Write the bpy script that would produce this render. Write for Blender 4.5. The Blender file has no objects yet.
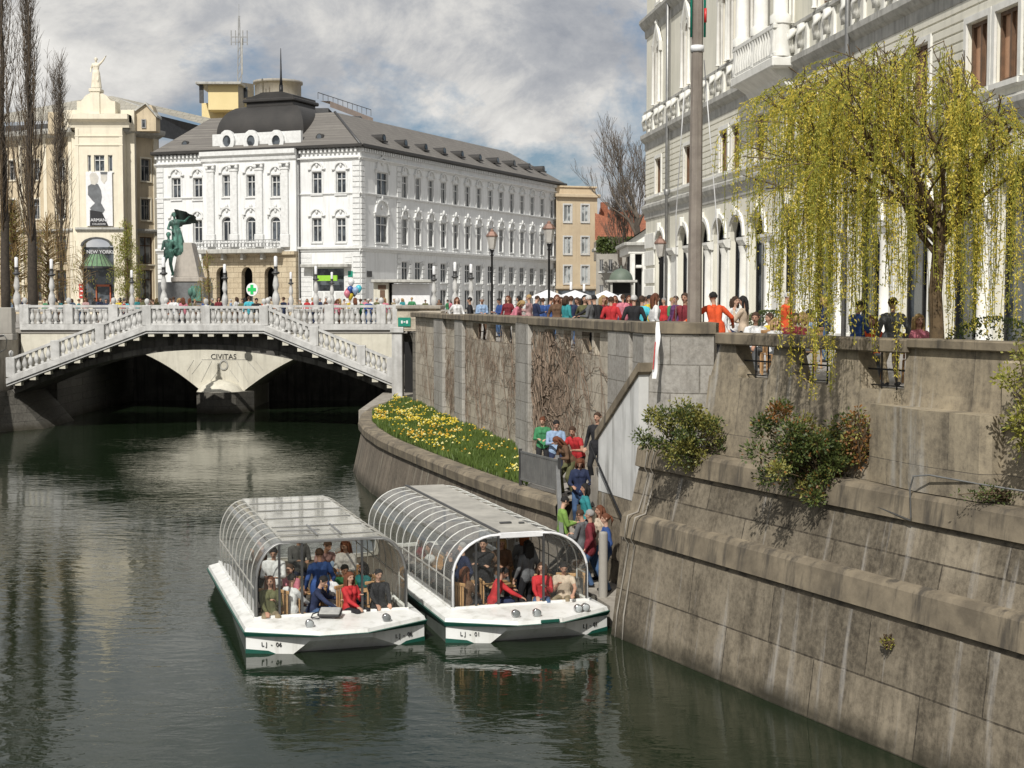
import bpy, bmesh, math, random
import numpy as np
from mathutils import Matrix, Vector, Euler
R = math.radians
random.seed(7)
rnd = random.random
def ru(a, b): return a + (b - a) * random.random()
scene = bpy.context.scene
COL = scene.collection
CAMZ = 7.0; F = 1450.0; PITCH = math.atan(84 / F)
CP, SP = math.cos(PITCH), math.sin(PITCH)

# ---------- photograph pixel -> world ray (used to read positions off the photograph) ----------
def ray(u, v):
    a = (u - 512) / F; b = (384 - v) / F
    return Vector((a, CP + b * SP, -SP + b * CP))
def at_z(u, v, z):
    d = ray(u, v); t = (z - CAMZ) / d.z
    return Vector((d.x * t, d.y * t, z))
def at_y(u, v, Y):
    d = ray(u, v); t = Y / d.y
    return Vector((d.x * t, Y, CAMZ + d.z * t))
def zat(v, Y): return at_y(512, v, Y).z
def xat(u, Y, v=300): return at_y(u, v, Y).x

# ---------- frames: x along a wall (to the right as seen), y into it, z up ----------
class Frame:
    def __init__(s, o, d):
        s.o = Vector((o[0], o[1], 0)); s.d = Vector((d[0], d[1], 0)).normalized()
        s.n = Vector((-s.d.y, s.d.x, 0))
        s.M = Matrix(((s.d.x, s.n.x, 0, s.o.x), (s.d.y, s.n.y, 0, s.o.y), (0, 0, 1, 0), (0, 0, 0, 1)))
    def px(s, u, v, y=0.0):
        r = ray(u, v); o = s.o + s.n * y
        den = r.x * s.n.x + r.y * s.n.y
        t = (o.x * s.n.x + o.y * s.n.y) / den
        p = Vector((r.x * t, r.y * t, CAMZ + r.z * t)) - s.o
        return p.dot(s.d), p.z
    def x(s, u, y=0.0): return s.px(u, 300, y)[0]
    def w(s, x, y, z): return s.M @ Vector((x, y, z))
    def at(s, x, y, z, rz=0): return s.M @ Matrix.Translation((x, y, z)) @ Matrix.Rotation(rz, 4, 'Z')

# ---------- mesh builder ----------
class MB:
    def __init__(s, M=None):
        s.v = []; s.f = []; s.m = []; s.sm = []; s.M = M or Matrix()
    def add(s, vs, fs, m=0, smooth=False):
        b = len(s.v); M = s.M
        s.v += [tuple(M @ Vector(p)) for p in vs]
        s.f += [tuple(i + b for i in f) for f in fs]
        s.m += [m] * len(fs); s.sm += [smooth] * len(fs)
    def poly(s, pts, m=0): s.add(pts, [tuple(range(len(pts)))], m)
    def box(s, x0, x1, y0, y1, z0, z1, m=0):
        s.add([(x0,y0,z0),(x1,y0,z0),(x1,y1,z0),(x0,y1,z0),(x0,y0,z1),(x1,y0,z1),(x1,y1,z1),(x0,y1,z1)],
              [(0,3,2,1),(4,5,6,7),(0,1,5,4),(1,2,6,5),(2,3,7,6),(3,0,4,7)], m)
    def bbox(s, x0, x1, y0, y1, z0, z1, b=0.02, m=0):     # box with a small bevel all round the top and sides
        b = min(b, (x1-x0)*.45, (y1-y0)*.45, (z1-z0)*.45)
        ring = lambda i, z: [(x0+i,y0,z),(x1-i,y0,z),(x1,y0+i,z),(x1,y1-i,z),(x1-i,y1,z),(x0+i,y1,z),(x0,y1-i,z),(x0,y0+i,z)]
        ri = lambda z: [(x0+b,y0+b,z),(x1-b,y0+b,z),(x1-b,y0+b,z),(x1-b,y1-b,z),(x1-b,y1-b,z),(x0+b,y1-b,z),(x0+b,y1-b,z),(x0+b,y0+b,z)]
        vs = ri(z0) + ring(b, z0+b) + ring(b, z1-b) + ri(z1)
        fs = []
        for k in range(3):
            for i in range(8):
                j = (i+1) % 8; fs.append((k*8+i, k*8+j, k*8+8+j, k*8+8+i))
        fs.append((24,26,28,30)); fs.append((6,4,2,0))
        s.add(vs, fs, m)
    def prism(s, pts, z0, z1, m=0, top=None):             # vertical prism over a plan polygon
        n = len(pts)
        vs = [(p[0],p[1],z0) for p in pts] + [(p[0],p[1],z1) for p in pts]
        s.add(vs, [(i,(i+1)%n,n+(i+1)%n,n+i) for i in range(n)] + [tuple(range(n))[::-1]], m)
        s.add([(p[0],p[1],z1) for p in pts], [tuple(range(n))], m if top is None else top)
    def xprism(s, pts, y0, y1, m=0):                      # prism of an (x,z) outline between y0 and y1
        n = len(pts)
        vs = [(p[0],y0,p[1]) for p in pts] + [(p[0],y1,p[1]) for p in pts]
        s.add(vs, [((i+1)%n,i,n+i,n+(i+1)%n) for i in range(n)] + [tuple(range(n)), tuple(range(n,2*n))[::-1]], m)
    def sweep(s, prof, x0, x1, m=0, n=1):                 # (y,z) profile swept along x
        k = len(prof)
        for q in range(n):
            a = x0+(x1-x0)*q/n; b = x0+(x1-x0)*(q+1)/n
            s.add([(a,y,z) for y,z in prof]+[(b,y,z) for y,z in prof], [(i,k+i,k+i+1,i+1) for i in range(k-1)], m)
    def tube(s, pts, r, n=6, m=0, caps=True, smooth=True):
        pts = [Vector(p) for p in pts]
        if not isinstance(r, (list, tuple)): r = [r]*len(pts)
        ref = None; vs = []
        for i, p in enumerate(pts):
            t = (pts[min(i+1,len(pts)-1)] - pts[max(i-1,0)])
            if t.length < 1e-9: t = Vector((0,0,1))
            t.normalize()
            if ref is None: ref = Vector((0,0,1)) if abs(t.z) < .9 else Vector((1,0,0))
            a = t.cross(ref)
            if a.length < 1e-4: a = t.cross(Vector((0,1,0)))
            a.normalize(); b = t.cross(a); ref = -b if False else ref
            for k in range(n):
                q = 2*math.pi*k/n
                vs.append(p + (a*math.cos(q) + b*math.sin(q))*r[i])
        fs = [(i*n+k, i*n+(k+1)%n, (i+1)*n+(k+1)%n, (i+1)*n+k) for i in range(len(pts)-1) for k in range(n)]
        if caps: fs += [tuple(range(n))[::-1], tuple(range((len(pts)-1)*n, len(pts)*n))]
        s.add(vs, fs, m, smooth)
    def lathe(s, prof, c=(0,0,0), n=10, m=0, smooth=True, sx=1, sy=1):
        vs = []
        for r, z in prof:
            for k in range(n):
                q = 2*math.pi*k/n
                vs.append((c[0]+r*sx*math.cos(q), c[1]+r*sy*math.sin(q), c[2]+z))
        K = len(prof)
        fs = [(i*n+k, i*n+(k+1)%n, (i+1)*n+(k+1)%n, (i+1)*n+k) for i in range(K-1) for k in range(n)]
        s.add(vs, fs, m, smooth); s.add(vs[-n:], [tuple(range(n))], m); s.add(vs[:n], [tuple(range(n))[::-1]], m)
    def ell(s, c, r, n=8, m=0, M=None):
        if not isinstance(r, (list, tuple)): r = (r,r,r)
        vs = []; fs = []; h = max(4, n//2+1)
        for i in range(h+1):
            t = math.pi*i/h
            for k in range(n):
                q = 2*math.pi*k/n
                p = Vector((r[0]*math.sin(t)*math.cos(q), r[1]*math.sin(t)*math.sin(q), r[2]*math.cos(t)))
                if M: p = M @ p
                vs.append(p + Vector(c))
        for i in range(h):
            for k in range(n): fs.append((i*n+k, (i+1)*n+k, (i+1)*n+(k+1)%n, i*n+(k+1)%n))
        s.add(vs, fs, m, True)
    def bar(s, a, b, w, h=None, m=0):                     # square bar between two points
        a = Vector(a); b = Vector(b); h = h or w
        t = (b-a).normalized(); ref = Vector((0,0,1)) if abs(t.z) < .95 else Vector((0,1,0))
        x = t.cross(ref).normalized()*w/2; y = x.cross(t).normalized()*h/2
        s.add([a-x-y,a+x-y,a+x+y,a-x+y,b-x-y,b+x-y,b+x+y,b-x+y], [(0,3,2,1),(4,5,6,7),(0,1,5,4),(1,2,6,5),(2,3,7,6),(3,0,4,7)], m)
    def leaf(s, p, d, w, l, m=0, twist=None):             # a leaf-sized bent face
        d = d.normalized(); t = twist or Vector((ru(-1,1), ru(-1,1), ru(-1,1)))
        x = d.cross(t)
        if x.length < 1e-3: x = Vector((1,0,0))
        x = x.normalized()*w/2
        s.add([p, p+d*l*.5+x, p+d*l, p+d*l*.5-x], [(0,1,2,3)], m)
    def mesh(s, name, mats, origin=None):
        me = bpy.data.meshes.new(name)
        vs = s.v if origin is None else [(a-origin[0], b-origin[1], c-origin[2]) for a,b,c in s.v]
        me.from_pydata(vs, [], s.f)
        for x in (mats if isinstance(mats, (list, tuple)) else [mats]): me.materials.append(x)
        me.polygons.foreach_set('material_index', s.m); me.polygons.foreach_set('use_smooth', s.sm)
        me.update(); return me
    def build(s, name, mats, parent=None, keep=False):    # verts are in world coordinates
        if not s.v: return None
        if keep: o = (0,0,0)
        else:
            xs = [p[0] for p in s.v]; ys = [p[1] for p in s.v]; zs = [p[2] for p in s.v]
            o = ((min(xs)+max(xs))/2, (min(ys)+max(ys))/2, min(zs))
        return place(s.mesh(name, mats, o), Matrix.Translation(o), name, parent)
def place(me, W, name, parent=None):
    ob = bpy.data.objects.new(name, me); COL.objects.link(ob)
    if parent is not None:
        ob.parent = parent; ob.matrix_basis = WM[parent.name].inverted() @ W
    else: ob.matrix_basis = W
    WM[ob.name] = W.copy(); return ob
WM = {}
def tag(o, label=None, cat=None, group=None, kind=None):
    if label:
        o['label'] = label
        if len(label.replace('-',' ').split()) > 16: print('LONG', label)
    if cat: o['category'] = cat
    if group: o['group'] = group
    if kind: o['kind'] = kind
    return o
def thing(name, loc, label, cat, group=None, M=None):
    o = bpy.data.objects.new(name, None); COL.objects.link(o); o.empty_display_size = .2
    W = M if M is not None else Matrix.Translation(loc)
    o.matrix_basis = W; WM[o.name] = W.copy()
    return tag(o, label, cat, group)
def copy_tree(o, W, parent=None, label=None, group=None):
    c = o.copy(); COL.objects.link(c)
    if parent is not None: c.parent = parent; c.matrix_basis = WM[parent.name].inverted() @ W
    else: c.parent = None; c.matrix_basis = W
    WM[c.name] = W.copy()
    if label: c['label'] = label
    if group: c['group'] = group
    for ch in list(o.children):
        copy_tree(ch, W @ (WM[o.name].inverted() @ WM[ch.name]), c)
    return c

# ---------- procedural materials ----------
def new_mat(name):
    m = bpy.data.materials.new(name); m.use_nodes = True; nt = m.node_tree
    return m, nt, nt.nodes['Principled BSDF']
def nd(nt, t, **k):
    n = nt.nodes.new(t)
    for a, b in k.items():
        if a in n.inputs.keys(): n.inputs[a].default_value = b
        else: setattr(n, a, b)
    return n
def mixc(nt, fac, a, b, mode='MIX'):
    n = nt.nodes.new('ShaderNodeMix'); n.data_type = 'RGBA'; n.blend_type = mode
    for i, x in ((0, fac), (6, a), (7, b)):
        if hasattr(x, 'links') or isinstance(x, bpy.types.NodeSocket): nt.links.new(x, n.inputs[i])
        elif i == 0: n.inputs[i].default_value = x
        else: n.inputs[i].default_value = (x[0], x[1], x[2], 1)
    return n.outputs[2]
def ramp(nt, fac, stops):
    n = nt.nodes.new('ShaderNodeValToRGB'); e = n.color_ramp.elements
    while len(e) < len(stops): e.new(.5)
    for i, (p, c) in enumerate(stops):
        e[i].position = p; e[i].color = (c[0], c[1], c[2], 1) if isinstance(c, (tuple, list)) else (c, c, c, 1)
    nt.links.new(fac, n.inputs[0]); return n.outputs[0]
def coords(nt, scale=(1,1,1), obj=False):
    if obj: s = nd(nt, 'ShaderNodeTexCoord').outputs['Object']
    else: s = nd(nt, 'ShaderNodeNewGeometry').outputs['Position']
    mp = nd(nt, 'ShaderNodeMapping'); mp.inputs['Scale'].default_value = scale
    nt.links.new(s, mp.inputs[0]); return mp.outputs[0]
def noise(nt, vec, scale, detail=4, rough=.55, dist=0):
    n = nd(nt, 'ShaderNodeTexNoise'); n.inputs['Scale'].default_value = scale; n.inputs['Detail'].default_value = detail
    n.inputs['Roughness'].default_value = rough; n.inputs['Distortion'].default_value = dist
    nt.links.new(vec, n.inputs['Vector']); return n.outputs[0]
def bump(nt, p, h, strength=.3, dist=.02):
    b = nd(nt, 'ShaderNodeBump'); b.inputs['Strength'].default_value = strength; b.inputs['Distance'].default_value = dist
    nt.links.new(h, b.inputs['Height']); nt.links.new(b.outputs[0], p.inputs['Normal'])
MATS = {}
def mat(name, c, c2=None, rough=.7, scale=3, metal=0, bmp=.2, bscale=None, streak=None, obj=False, spec=None):
    """two-tone noisy surface with fine bump; streak = (colour, amount) adds rain streaks that run down"""
    if name in MATS: return MATS[name]
    m, nt, p = new_mat(name)
    c2 = c2 or tuple(x*.8 for x in c)
    v = coords(nt, (1,1,1), obj)
    n1 = noise(nt, v, scale, 6, .6)
    col = mixc(nt, ramp(nt, n1, [(.35,0),(.65,1)]), c, c2)
    if streak:
        v2 = coords(nt, (2.2,2.2,.16), obj); n2 = noise(nt, v2, 1.6, 5, .65)
        col = mixc(nt, ramp(nt, n2, [(.5,0),(.5+.3/streak[1] if streak[1] > 0 else 1,1)]), col, streak[0])
    nt.links.new(col, p.inputs['Base Color'])
    p.inputs['Roughness'].default_value = rough; p.inputs['Metallic'].default_value = metal
    if spec is not None: p.inputs['Specular IOR Level'].default_value = spec
    if bmp: bump(nt, p, noise(nt, v, bscale or scale*9, 4), bmp, .01)
    MATS[name] = m; return m
# ---------- shared materials ----------
def m_wallcourse(name, c, c2, joint, bw, bh, d, dirt=(.12,.1,.08), mortar=.012, streakamt=.5, white=None, bumps=.4, jdark=.6):
    """masonry laid in courses along direction d, with stains and runs"""
    m, nt, p = new_mat(name)
    g = nd(nt, 'ShaderNodeNewGeometry').outputs['Position']
    dp = nd(nt, 'ShaderNodeVectorMath', operation='DOT_PRODUCT'); dp.inputs[1].default_value = (d[0], d[1], 0); nt.links.new(g, dp.inputs[0])
    sp = nd(nt, 'ShaderNodeSeparateXYZ'); nt.links.new(g, sp.inputs[0])
    cb = nd(nt, 'ShaderNodeCombineXYZ'); nt.links.new(dp.outputs['Value'], cb.inputs[0]); nt.links.new(sp.outputs[2], cb.inputs[1])
    br = nd(nt, 'ShaderNodeTexBrick'); nt.links.new(cb.outputs[0], br.inputs['Vector'])
    br.inputs['Scale'].default_value = 1; br.inputs['Brick Width'].default_value = bw; br.inputs['Row Height'].default_value = bh
    br.inputs['Mortar Size'].default_value = mortar; br.inputs['Mortar Smooth'].default_value = .3
    br.inputs['Color1'].default_value = (*c, 1); br.inputs['Color2'].default_value = (*c2, 1); br.inputs['Mortar'].default_value = (*joint, 1)
    n1 = noise(nt, g, .9, 9, .7); n2 = noise(nt, g, 9, 8, .75)
    col = mixc(nt, ramp(nt, n1, [(.38,0),(.6,jdark)]), br.outputs[0], dirt)
    mp = nd(nt, 'ShaderNodeMapping'); mp.inputs['Scale'].default_value = (1.3,.16,1); nt.links.new(cb.outputs[0], mp.inputs[0])
    st = noise(nt, mp.outputs[0], 1.5, 7, .7)
    col = mixc(nt, ramp(nt, st, [(.48,0),(.66,streakamt)]), col, tuple(x*.6 for x in dirt))
    if white:
        mp2 = nd(nt, 'ShaderNodeMapping'); mp2.inputs['Scale'].default_value = (1.5,.1,1); mp2.inputs['Location'].default_value = (5.3,1,0); nt.links.new(cb.outputs[0], mp2.inputs[0])
        w = noise(nt, mp2.outputs[0], 1.7, 6, .6)
        col = mixc(nt, ramp(nt, w, [(.56,0),(.66,.75)]), col, white)
    col = mixc(nt, ramp(nt, n2, [(.45,0),(.66,.25)]), col, tuple(x*1.5 for x in c))
    col = mixc(nt, ramp(nt, n2, [(.34,.35),(.46,0)]), col, tuple(x*.5 for x in dirt))
    # damp, algae-green foot just above the water
    mr = nd(nt, 'ShaderNodeMapRange'); mr.inputs[1].default_value = .42; mr.inputs[2].default_value = .1; nt.links.new(sp.outputs[2], mr.inputs[0])
    ad = nd(nt, 'ShaderNodeMath', operation='MULTIPLY'); nt.links.new(mr.outputs[0], ad.inputs[0]); nt.links.new(ramp(nt, n1, [(.25,.3),(.6,1)]), ad.inputs[1])
    col = mixc(nt, ad.outputs[0], col, (.035,.03,.018))
    nt.links.new(col, p.inputs['Base Color']); p.inputs['Roughness'].default_value = .9
    h = nd(nt, 'ShaderNodeMath', operation='MULTIPLY_ADD'); h.inputs[1].default_value = .5
    nt.links.new(n2, h.inputs[0]); nt.links.new(br.outputs['Fac'], h.inputs[2])
    inv = nd(nt, 'ShaderNodeMath', operation='SUBTRACT'); inv.inputs[0].default_value = 1; nt.links.new(h.outputs[0], inv.inputs[1])
    bump(nt, p, inv.outputs[0], bumps, .03)
    MATS[name] = m; return m

def m_water():
    m, nt, p = new_mat('river water')
    v = coords(nt, (1,1,1))
    m1 = nd(nt, 'ShaderNodeMapping'); m1.inputs['Scale'].default_value = (.8,1.5,1); m1.inputs['Rotation'].default_value = (0,0,.2); nt.links.new(v, m1.inputs[0])
    a = noise(nt, m1.outputs[0], 1.7, 3, .5, .4)
    b = noise(nt, m1.outputs[0], 5.2, 3, .5, .3)
    c = noise(nt, v, .16, 2, .5)
    msk = ramp(nt, c, [(.38,.28),(.62,1)])
    x = nd(nt, 'ShaderNodeMath', operation='MULTIPLY_ADD'); x.inputs[1].default_value = .22; nt.links.new(b, x.inputs[0]); nt.links.new(a, x.inputs[2])
    y = nd(nt, 'ShaderNodeMath', operation='MULTIPLY'); nt.links.new(x.outputs[0], y.inputs[0]); nt.links.new(msk, y.inputs[1])
    bump(nt, p, y.outputs[0], .4, .05)
    p.inputs['Base Color'].default_value = (.011,.019,.009,1); p.inputs['Roughness'].default_value = .03
    p.inputs['IOR'].default_value = 1.33; p.inputs['Specular IOR Level'].default_value = .5
    return m
def m_glass(name, tint=(.9,.95,.92), refl=.18, haze=.06):
    m, nt, p = new_mat(name); out = nt.nodes['Material Output']
    tr = nd(nt, 'ShaderNodeBsdfTransparent'); tr.inputs[0].default_value = (*tint, 1)
    gl = nd(nt, 'ShaderNodeBsdfGlossy'); gl.inputs['Roughness'].default_value = .04; gl.inputs[0].default_value = (1,1,1,1)
    df = nd(nt, 'ShaderNodeBsdfDiffuse'); df.inputs[0].default_value = (.7,.7,.66,1)
    lw = nd(nt, 'ShaderNodeLayerWeight'); lw.inputs[0].default_value = refl
    a = nd(nt, 'ShaderNodeMixShader'); b = nd(nt, 'ShaderNodeMixShader')
    nt.links.new(lw.outputs['Fresnel'], a.inputs[0]); nt.links.new(tr.outputs[0], a.inputs[1]); nt.links.new(gl.outputs[0], a.inputs[2])
    hz = noise(nt, coords(nt, (1,1,.4)), 3, 5, .7)
    hr = ramp(nt, hz, [(.3,haze*.4),(.75,haze*1.8)])
    nt.links.new(hr, b.inputs[0]); nt.links.new(a.outputs[0], b.inputs[1]); nt.links.new(df.outputs[0], b.inputs[2])
    nt.links.new(b.outputs[0], out.inputs[0]); nt.nodes.remove(p)
    return m
def m_leaf(name, c, c2, sub=.35, dk=.62):
    m, nt, p = new_mat(name)
    g = nd(nt, 'ShaderNodeNewGeometry')
    wn = nd(nt, 'ShaderNodeTexWhiteNoise', noise_dimensions='3D')
    sn = nd(nt, 'ShaderNodeVectorMath', operation='SNAP'); sn.inputs[1].default_value = (.07,.07,.07); nt.links.new(g.outputs['Position'], sn.inputs[0]); nt.links.new(sn.outputs[0], wn.inputs[0])
    n1 = noise(nt, g.outputs['Position'], 1.2, 3)
    col = mixc(nt, wn.outputs['Value'], c, c2)
    col = mixc(nt, ramp(nt, n1, [(.4,0),(.65,.5)]), col, tuple(x*dk for x in c))
    nt.links.new(col, p.inputs['Base Color']); p.inputs['Roughness'].default_value = .55
    out = nt.nodes['Material Output']; tl = nd(nt, 'ShaderNodeBsdfTranslucent'); nt.links.new(col, tl.inputs[0])
    mx = nd(nt, 'ShaderNodeMixShader'); mx.inputs[0].default_value = sub
    nt.links.new(p.outputs[0], mx.inputs[1]); nt.links.new(tl.outputs[0], mx.inputs[2]); nt.links.new(mx.outputs[0], out.inputs[0])
    return m
def m_pane(name, c=(.03,.035,.04)):
    m, nt, p = new_mat(name)
    n1 = noise(nt, coords(nt), .9, 2)
    nt.links.new(mixc(nt, ramp(nt, n1, [(.45,0),(.55,1)]), c, tuple(min(1,x*2.6+.02) for x in c)), p.inputs['Base Color'])
    p.inputs['Roughness'].default_value = .06; p.inputs['Specular IOR Level'].default_value = .6
    return m
def m_tiles(name, c, c2, d, w=.28, h=.35):
    m, nt, p = new_mat(name)
    g = nd(nt, 'ShaderNodeNewGeometry').outputs['Position']
    dp = nd(nt, 'ShaderNodeVectorMath', operation='DOT_PRODUCT'); dp.inputs[1].default_value = (d[0], d[1], 0); nt.links.new(g, dp.inputs[0])
    sp = nd(nt, 'ShaderNodeSeparateXYZ'); nt.links.new(g, sp.inputs[0])
    cb = nd(nt, 'ShaderNodeCombineXYZ'); nt.links.new(dp.outputs['Value'], cb.inputs[0]); nt.links.new(sp.outputs[2], cb.inputs[1])
    br = nd(nt, 'ShaderNodeTexBrick'); nt.links.new(cb.outputs[0], br.inputs['Vector']); br.inputs['Scale'].default_value = 1
    br.inputs['Brick Width'].default_value = w; br.inputs['Row Height'].default_value = h; br.inputs['Mortar Size'].default_value = .02
    br.inputs['Color1'].default_value = (*c, 1); br.inputs['Color2'].default_value = (*c2, 1); br.inputs['Mortar'].default_value = (c[0]*.5, c[1]*.5, c[2]*.5, 1)
    n1 = noise(nt, g, .8, 6, .7)
    nt.links.new(mixc(nt, ramp(nt, n1, [(.4,0),(.7,.5)]), br.outputs[0], tuple(x*.6 for x in c)), p.inputs['Base Color'])
    p.inputs['Roughness'].default_value = .8; bump(nt, p, br.outputs['Fac'], .4, -.03)
    return m

DQ = (.431,-.902)
M_QUAY = m_wallcourse('quay concrete', (.31,.262,.19), (.11,.093,.068), (.05,.04,.028), 2.6, .99, DQ, dirt=(.06,.047,.031), mortar=.016, streakamt=.8, white=(.36,.34,.31), bumps=.6)
M_QUAY2 = m_wallcourse('quay concrete upper', (.37,.31,.215), (.25,.21,.15), (.11,.095,.075), 3.1, 2.2, DQ, dirt=(.11,.092,.07), mortar=.008, streakamt=.7, white=(.4,.38,.34), bumps=.5)
M_ASHLAR = m_wallcourse('ashlar stone', (.42,.40,.36), (.30,.285,.26), (.13,.12,.10), 1.25, .62, (.8,-.6), dirt=(.2,.18,.15), mortar=.014, streakamt=.5, bumps=.6, jdark=.5)
M_VWALL = m_wallcourse('vine wall stone', (.56,.5,.4), (.46,.41,.33), (.17,.14,.11), 1.1, .5, (.22,-.975), dirt=(.24,.2,.15), mortar=.01, streakamt=.35, bumps=.8, jdark=.6)
M_COPE = mat('coping stone', (.26,.215,.15), (.13,.107,.076), .9, 1.6, bmp=.5, streak=((.08,.068,.052), 2))
M_PALECOPE = mat('pale coping stone', (.37,.34,.29), (.25,.225,.19), .85, 2, bmp=.4, streak=((.16,.14,.11), 1))
M_STAIRW = mat('whitewashed stair wall', (.62,.62,.6), (.5,.5,.485), .85, 1.2, bmp=.2, streak=((.25,.245,.23), 1.6))
M_BSTONE = mat('bridge stone', (.58,.575,.555), (.42,.415,.4), .75, 2.5, bmp=.25, streak=((.3,.29,.27), .9))
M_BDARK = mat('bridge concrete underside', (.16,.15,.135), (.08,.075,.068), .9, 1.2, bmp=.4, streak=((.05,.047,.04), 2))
M_CREAM = mat('cream bridge stone', (.66,.63,.53), (.55,.52,.43), .8, 1.5, bmp=.2, streak=((.38,.36,.3), .8))
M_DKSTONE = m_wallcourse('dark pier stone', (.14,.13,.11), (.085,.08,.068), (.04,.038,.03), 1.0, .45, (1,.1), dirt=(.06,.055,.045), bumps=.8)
M_GROUND = mat('street paving', (.32,.3,.27), (.26,.245,.22), .9, .7, bmp=.3)
M_GRASS = mat('soil', (.06,.075,.03), (.09,.07,.04), 1, 5, bmp=.6)
M_WATER = m_water()
M_WHITE = mat('white plaster', (.76,.765,.755), (.69,.695,.685), .8, .5, bmp=.08, streak=((.5,.5,.48), .8))
M_WHITE2 = mat('white stucco ornament', (.72,.725,.71), (.6,.6,.585), .8, 3, bmp=.3)
M_OCHRE = m_wallcourse('ochre rusticated stone', (.55,.47,.335), (.47,.395,.275), (.27,.22,.15), 1.3, .55, (.932,-.363), dirt=(.33,.25,.16), mortar=.03, streakamt=.3, bumps=.6, jdark=.4)
M_PALEGREEN = mat('pale grey green plaster', (.79,.76,.65), (.7,.675,.57), .85, .4, bmp=.1, streak=((.36,.36,.31), .5))
M_TRIM = mat('pale trim stone', (.8,.79,.74), (.68,.67,.62), .75, 2.2, bmp=.2, streak=((.5,.49,.44), .45))
M_GTRIM = mat('grey weathered cornice', (.5,.49,.45), (.36,.355,.325), .85, 2, bmp=.3, streak=((.18,.17,.15), 1))
M_BEIGE = mat('beige plaster', (.60,.50,.35), (.48,.4,.275), .85, .6, bmp=.12, streak=((.36,.3,.21), .8))
M_IVORY = mat('ivory plaster', (.76,.7,.56), (.68,.62,.49), .8, .8, bmp=.1, streak=((.5,.46,.38), .5))
M_YELLOW = mat('yellow plaster', (.78,.64,.34), (.74,.6,.31), .85, .5, bmp=.08)
M_TAN = mat('tan plaster', (.55,.45,.31), (.49,.395,.27), .85, .6, bmp=.1, streak=((.38,.28,.18), .5))
M_GREYP = mat('grey plaster', (.36,.34,.3), (.28,.26,.23), .85, .7, bmp=.15, streak=((.2,.19,.17), .8))
M_ROOF = m_tiles('grey slate roof', (.2,.185,.165), (.15,.138,.125), (.4,.9))
M_ROOF2 = m_tiles('pale slate roof', (.40,.375,.31), (.34,.32,.27), (1,0), .6, .5)
M_REDROOF = m_tiles('orange clay tiles', (.36,.13,.065), (.25,.085,.045), (1,0), .22, .3)
M_DOME = mat('dark sheet metal', (.05,.046,.042), (.034,.032,.03), .5, .5, bmp=.1, metal=.2)
M_DARK = mat('dark interior', (.016,.015,.014), (.01,.01,.01), .9, 1, bmp=0)
M_BLACK = mat('black iron', (.02,.02,.022), (.03,.03,.03), .45, 3, metal=.6, bmp=.1)
M_GREYMET = mat('galvanised metal', (.32,.32,.31), (.24,.24,.235), .45, 3, metal=.6, bmp=.1)
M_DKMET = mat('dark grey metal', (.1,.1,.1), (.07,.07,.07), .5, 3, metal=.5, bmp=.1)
M_BROWNF = mat('brown window timber', (.16,.09,.05), (.1,.06,.035), .6, 4, bmp=.2)
M_WFRAME = mat('white window timber', (.62,.62,.6), (.5,.5,.49), .5, 4, bmp=.1)
M_GFRAME = mat('grey window timber', (.33,.32,.31), (.25,.245,.24), .5, 4, bmp=.1)
M_PANE = m_pane('dark window glass')
M_PANEL = m_pane('pale window glass', (.16,.17,.17))
M_BLIND = mat('tan blind', (.56,.33,.2), (.48,.28,.17), .6, 2, bmp=.1)
M_BRONZE = mat('green bronze', (.11,.27,.21), (.04,.08,.065), .6, 1.6, metal=.15, bmp=.4, streak=((.02,.035,.03), 1.5))
M_PEDEST = mat('pedestal granite', (.42,.38,.33), (.34,.31,.27), .7, 2, bmp=.2, streak=((.25,.22,.19), 1))
M_PEDGREY = mat('grey granite', (.17,.175,.175), (.13,.13,.13), .5, 4, bmp=.1)
M_CANOPY = m_glass('boat canopy plastic', (.94,.955,.93), .24, .11)
M_BGLASS = m_glass('clear window panel', (.97,.985,.975), .1, .02)
M_HULL = mat('white boat paint', (.8,.8,.78), (.7,.7,.66), .35, 1.5, bmp=.05, streak=((.4,.39,.34), .9), obj=True)
M_HGREEN = mat('dark green boat paint', (.012,.09,.065), (.01,.07,.05), .4, 3, bmp=.05, obj=True)
M_HDARK = mat('grey green hull side', (.11,.125,.11), (.075,.085,.075), .5, 2, bmp=.1, obj=True)  # darker grey green tone for the hull sides
M_ROOFP = mat('weathered boat roof sheet', (.46,.44,.39), (.33,.315,.28), .6, 1.3, bmp=.15, streak=((.2,.19,.17), .7), obj=True)
M_RIB = mat('white metal hoop', (.6,.6,.57), (.48,.48,.45), .4, 4, bmp=0)
M_CHROME = mat('lamp chrome', (.6,.6,.6), (.45,.45,.45), .2, 8, metal=.9, bmp=0)
M_WOOD = mat('light slatted wood', (.5,.3,.14), (.38,.22,.1), .55, 6, bmp=.15, obj=True)
M_FLOOR = mat('boat floor', (.2,.17,.14), (.14,.12,.1), .7, 3, obj=True)
M_BARK = mat('dark bark', (.06,.048,.036), (.035,.028,.022), .95, 6, bmp=.7)
M_BARK2 = mat('brown bark', (.14,.095,.05), (.08,.055,.03), .95, 7, bmp=.7)
M_TWIG = mat('grey brown twigs', (.13,.105,.08), (.09,.075,.06), .9, 3, bmp=0)
M_TWIG2 = mat('ochre twigs', (.30,.2,.085), (.2,.14,.06), .9, 3, bmp=0)
M_VINE = mat('bare vine stems', (.27,.2,.145), (.15,.11,.08), .95, 3, bmp=0)
M_WILLOW = m_leaf('willow leaf yellow', (.88,.72,.12), (.76,.64,.12), .52, .8)
M_WILLOWG = m_leaf('willow leaf green', (.5,.48,.08), (.34,.36,.06), .52, .75)
M_BUSH = m_leaf('bush leaf', (.11,.14,.03), (.035,.06,.018), .15)
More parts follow.
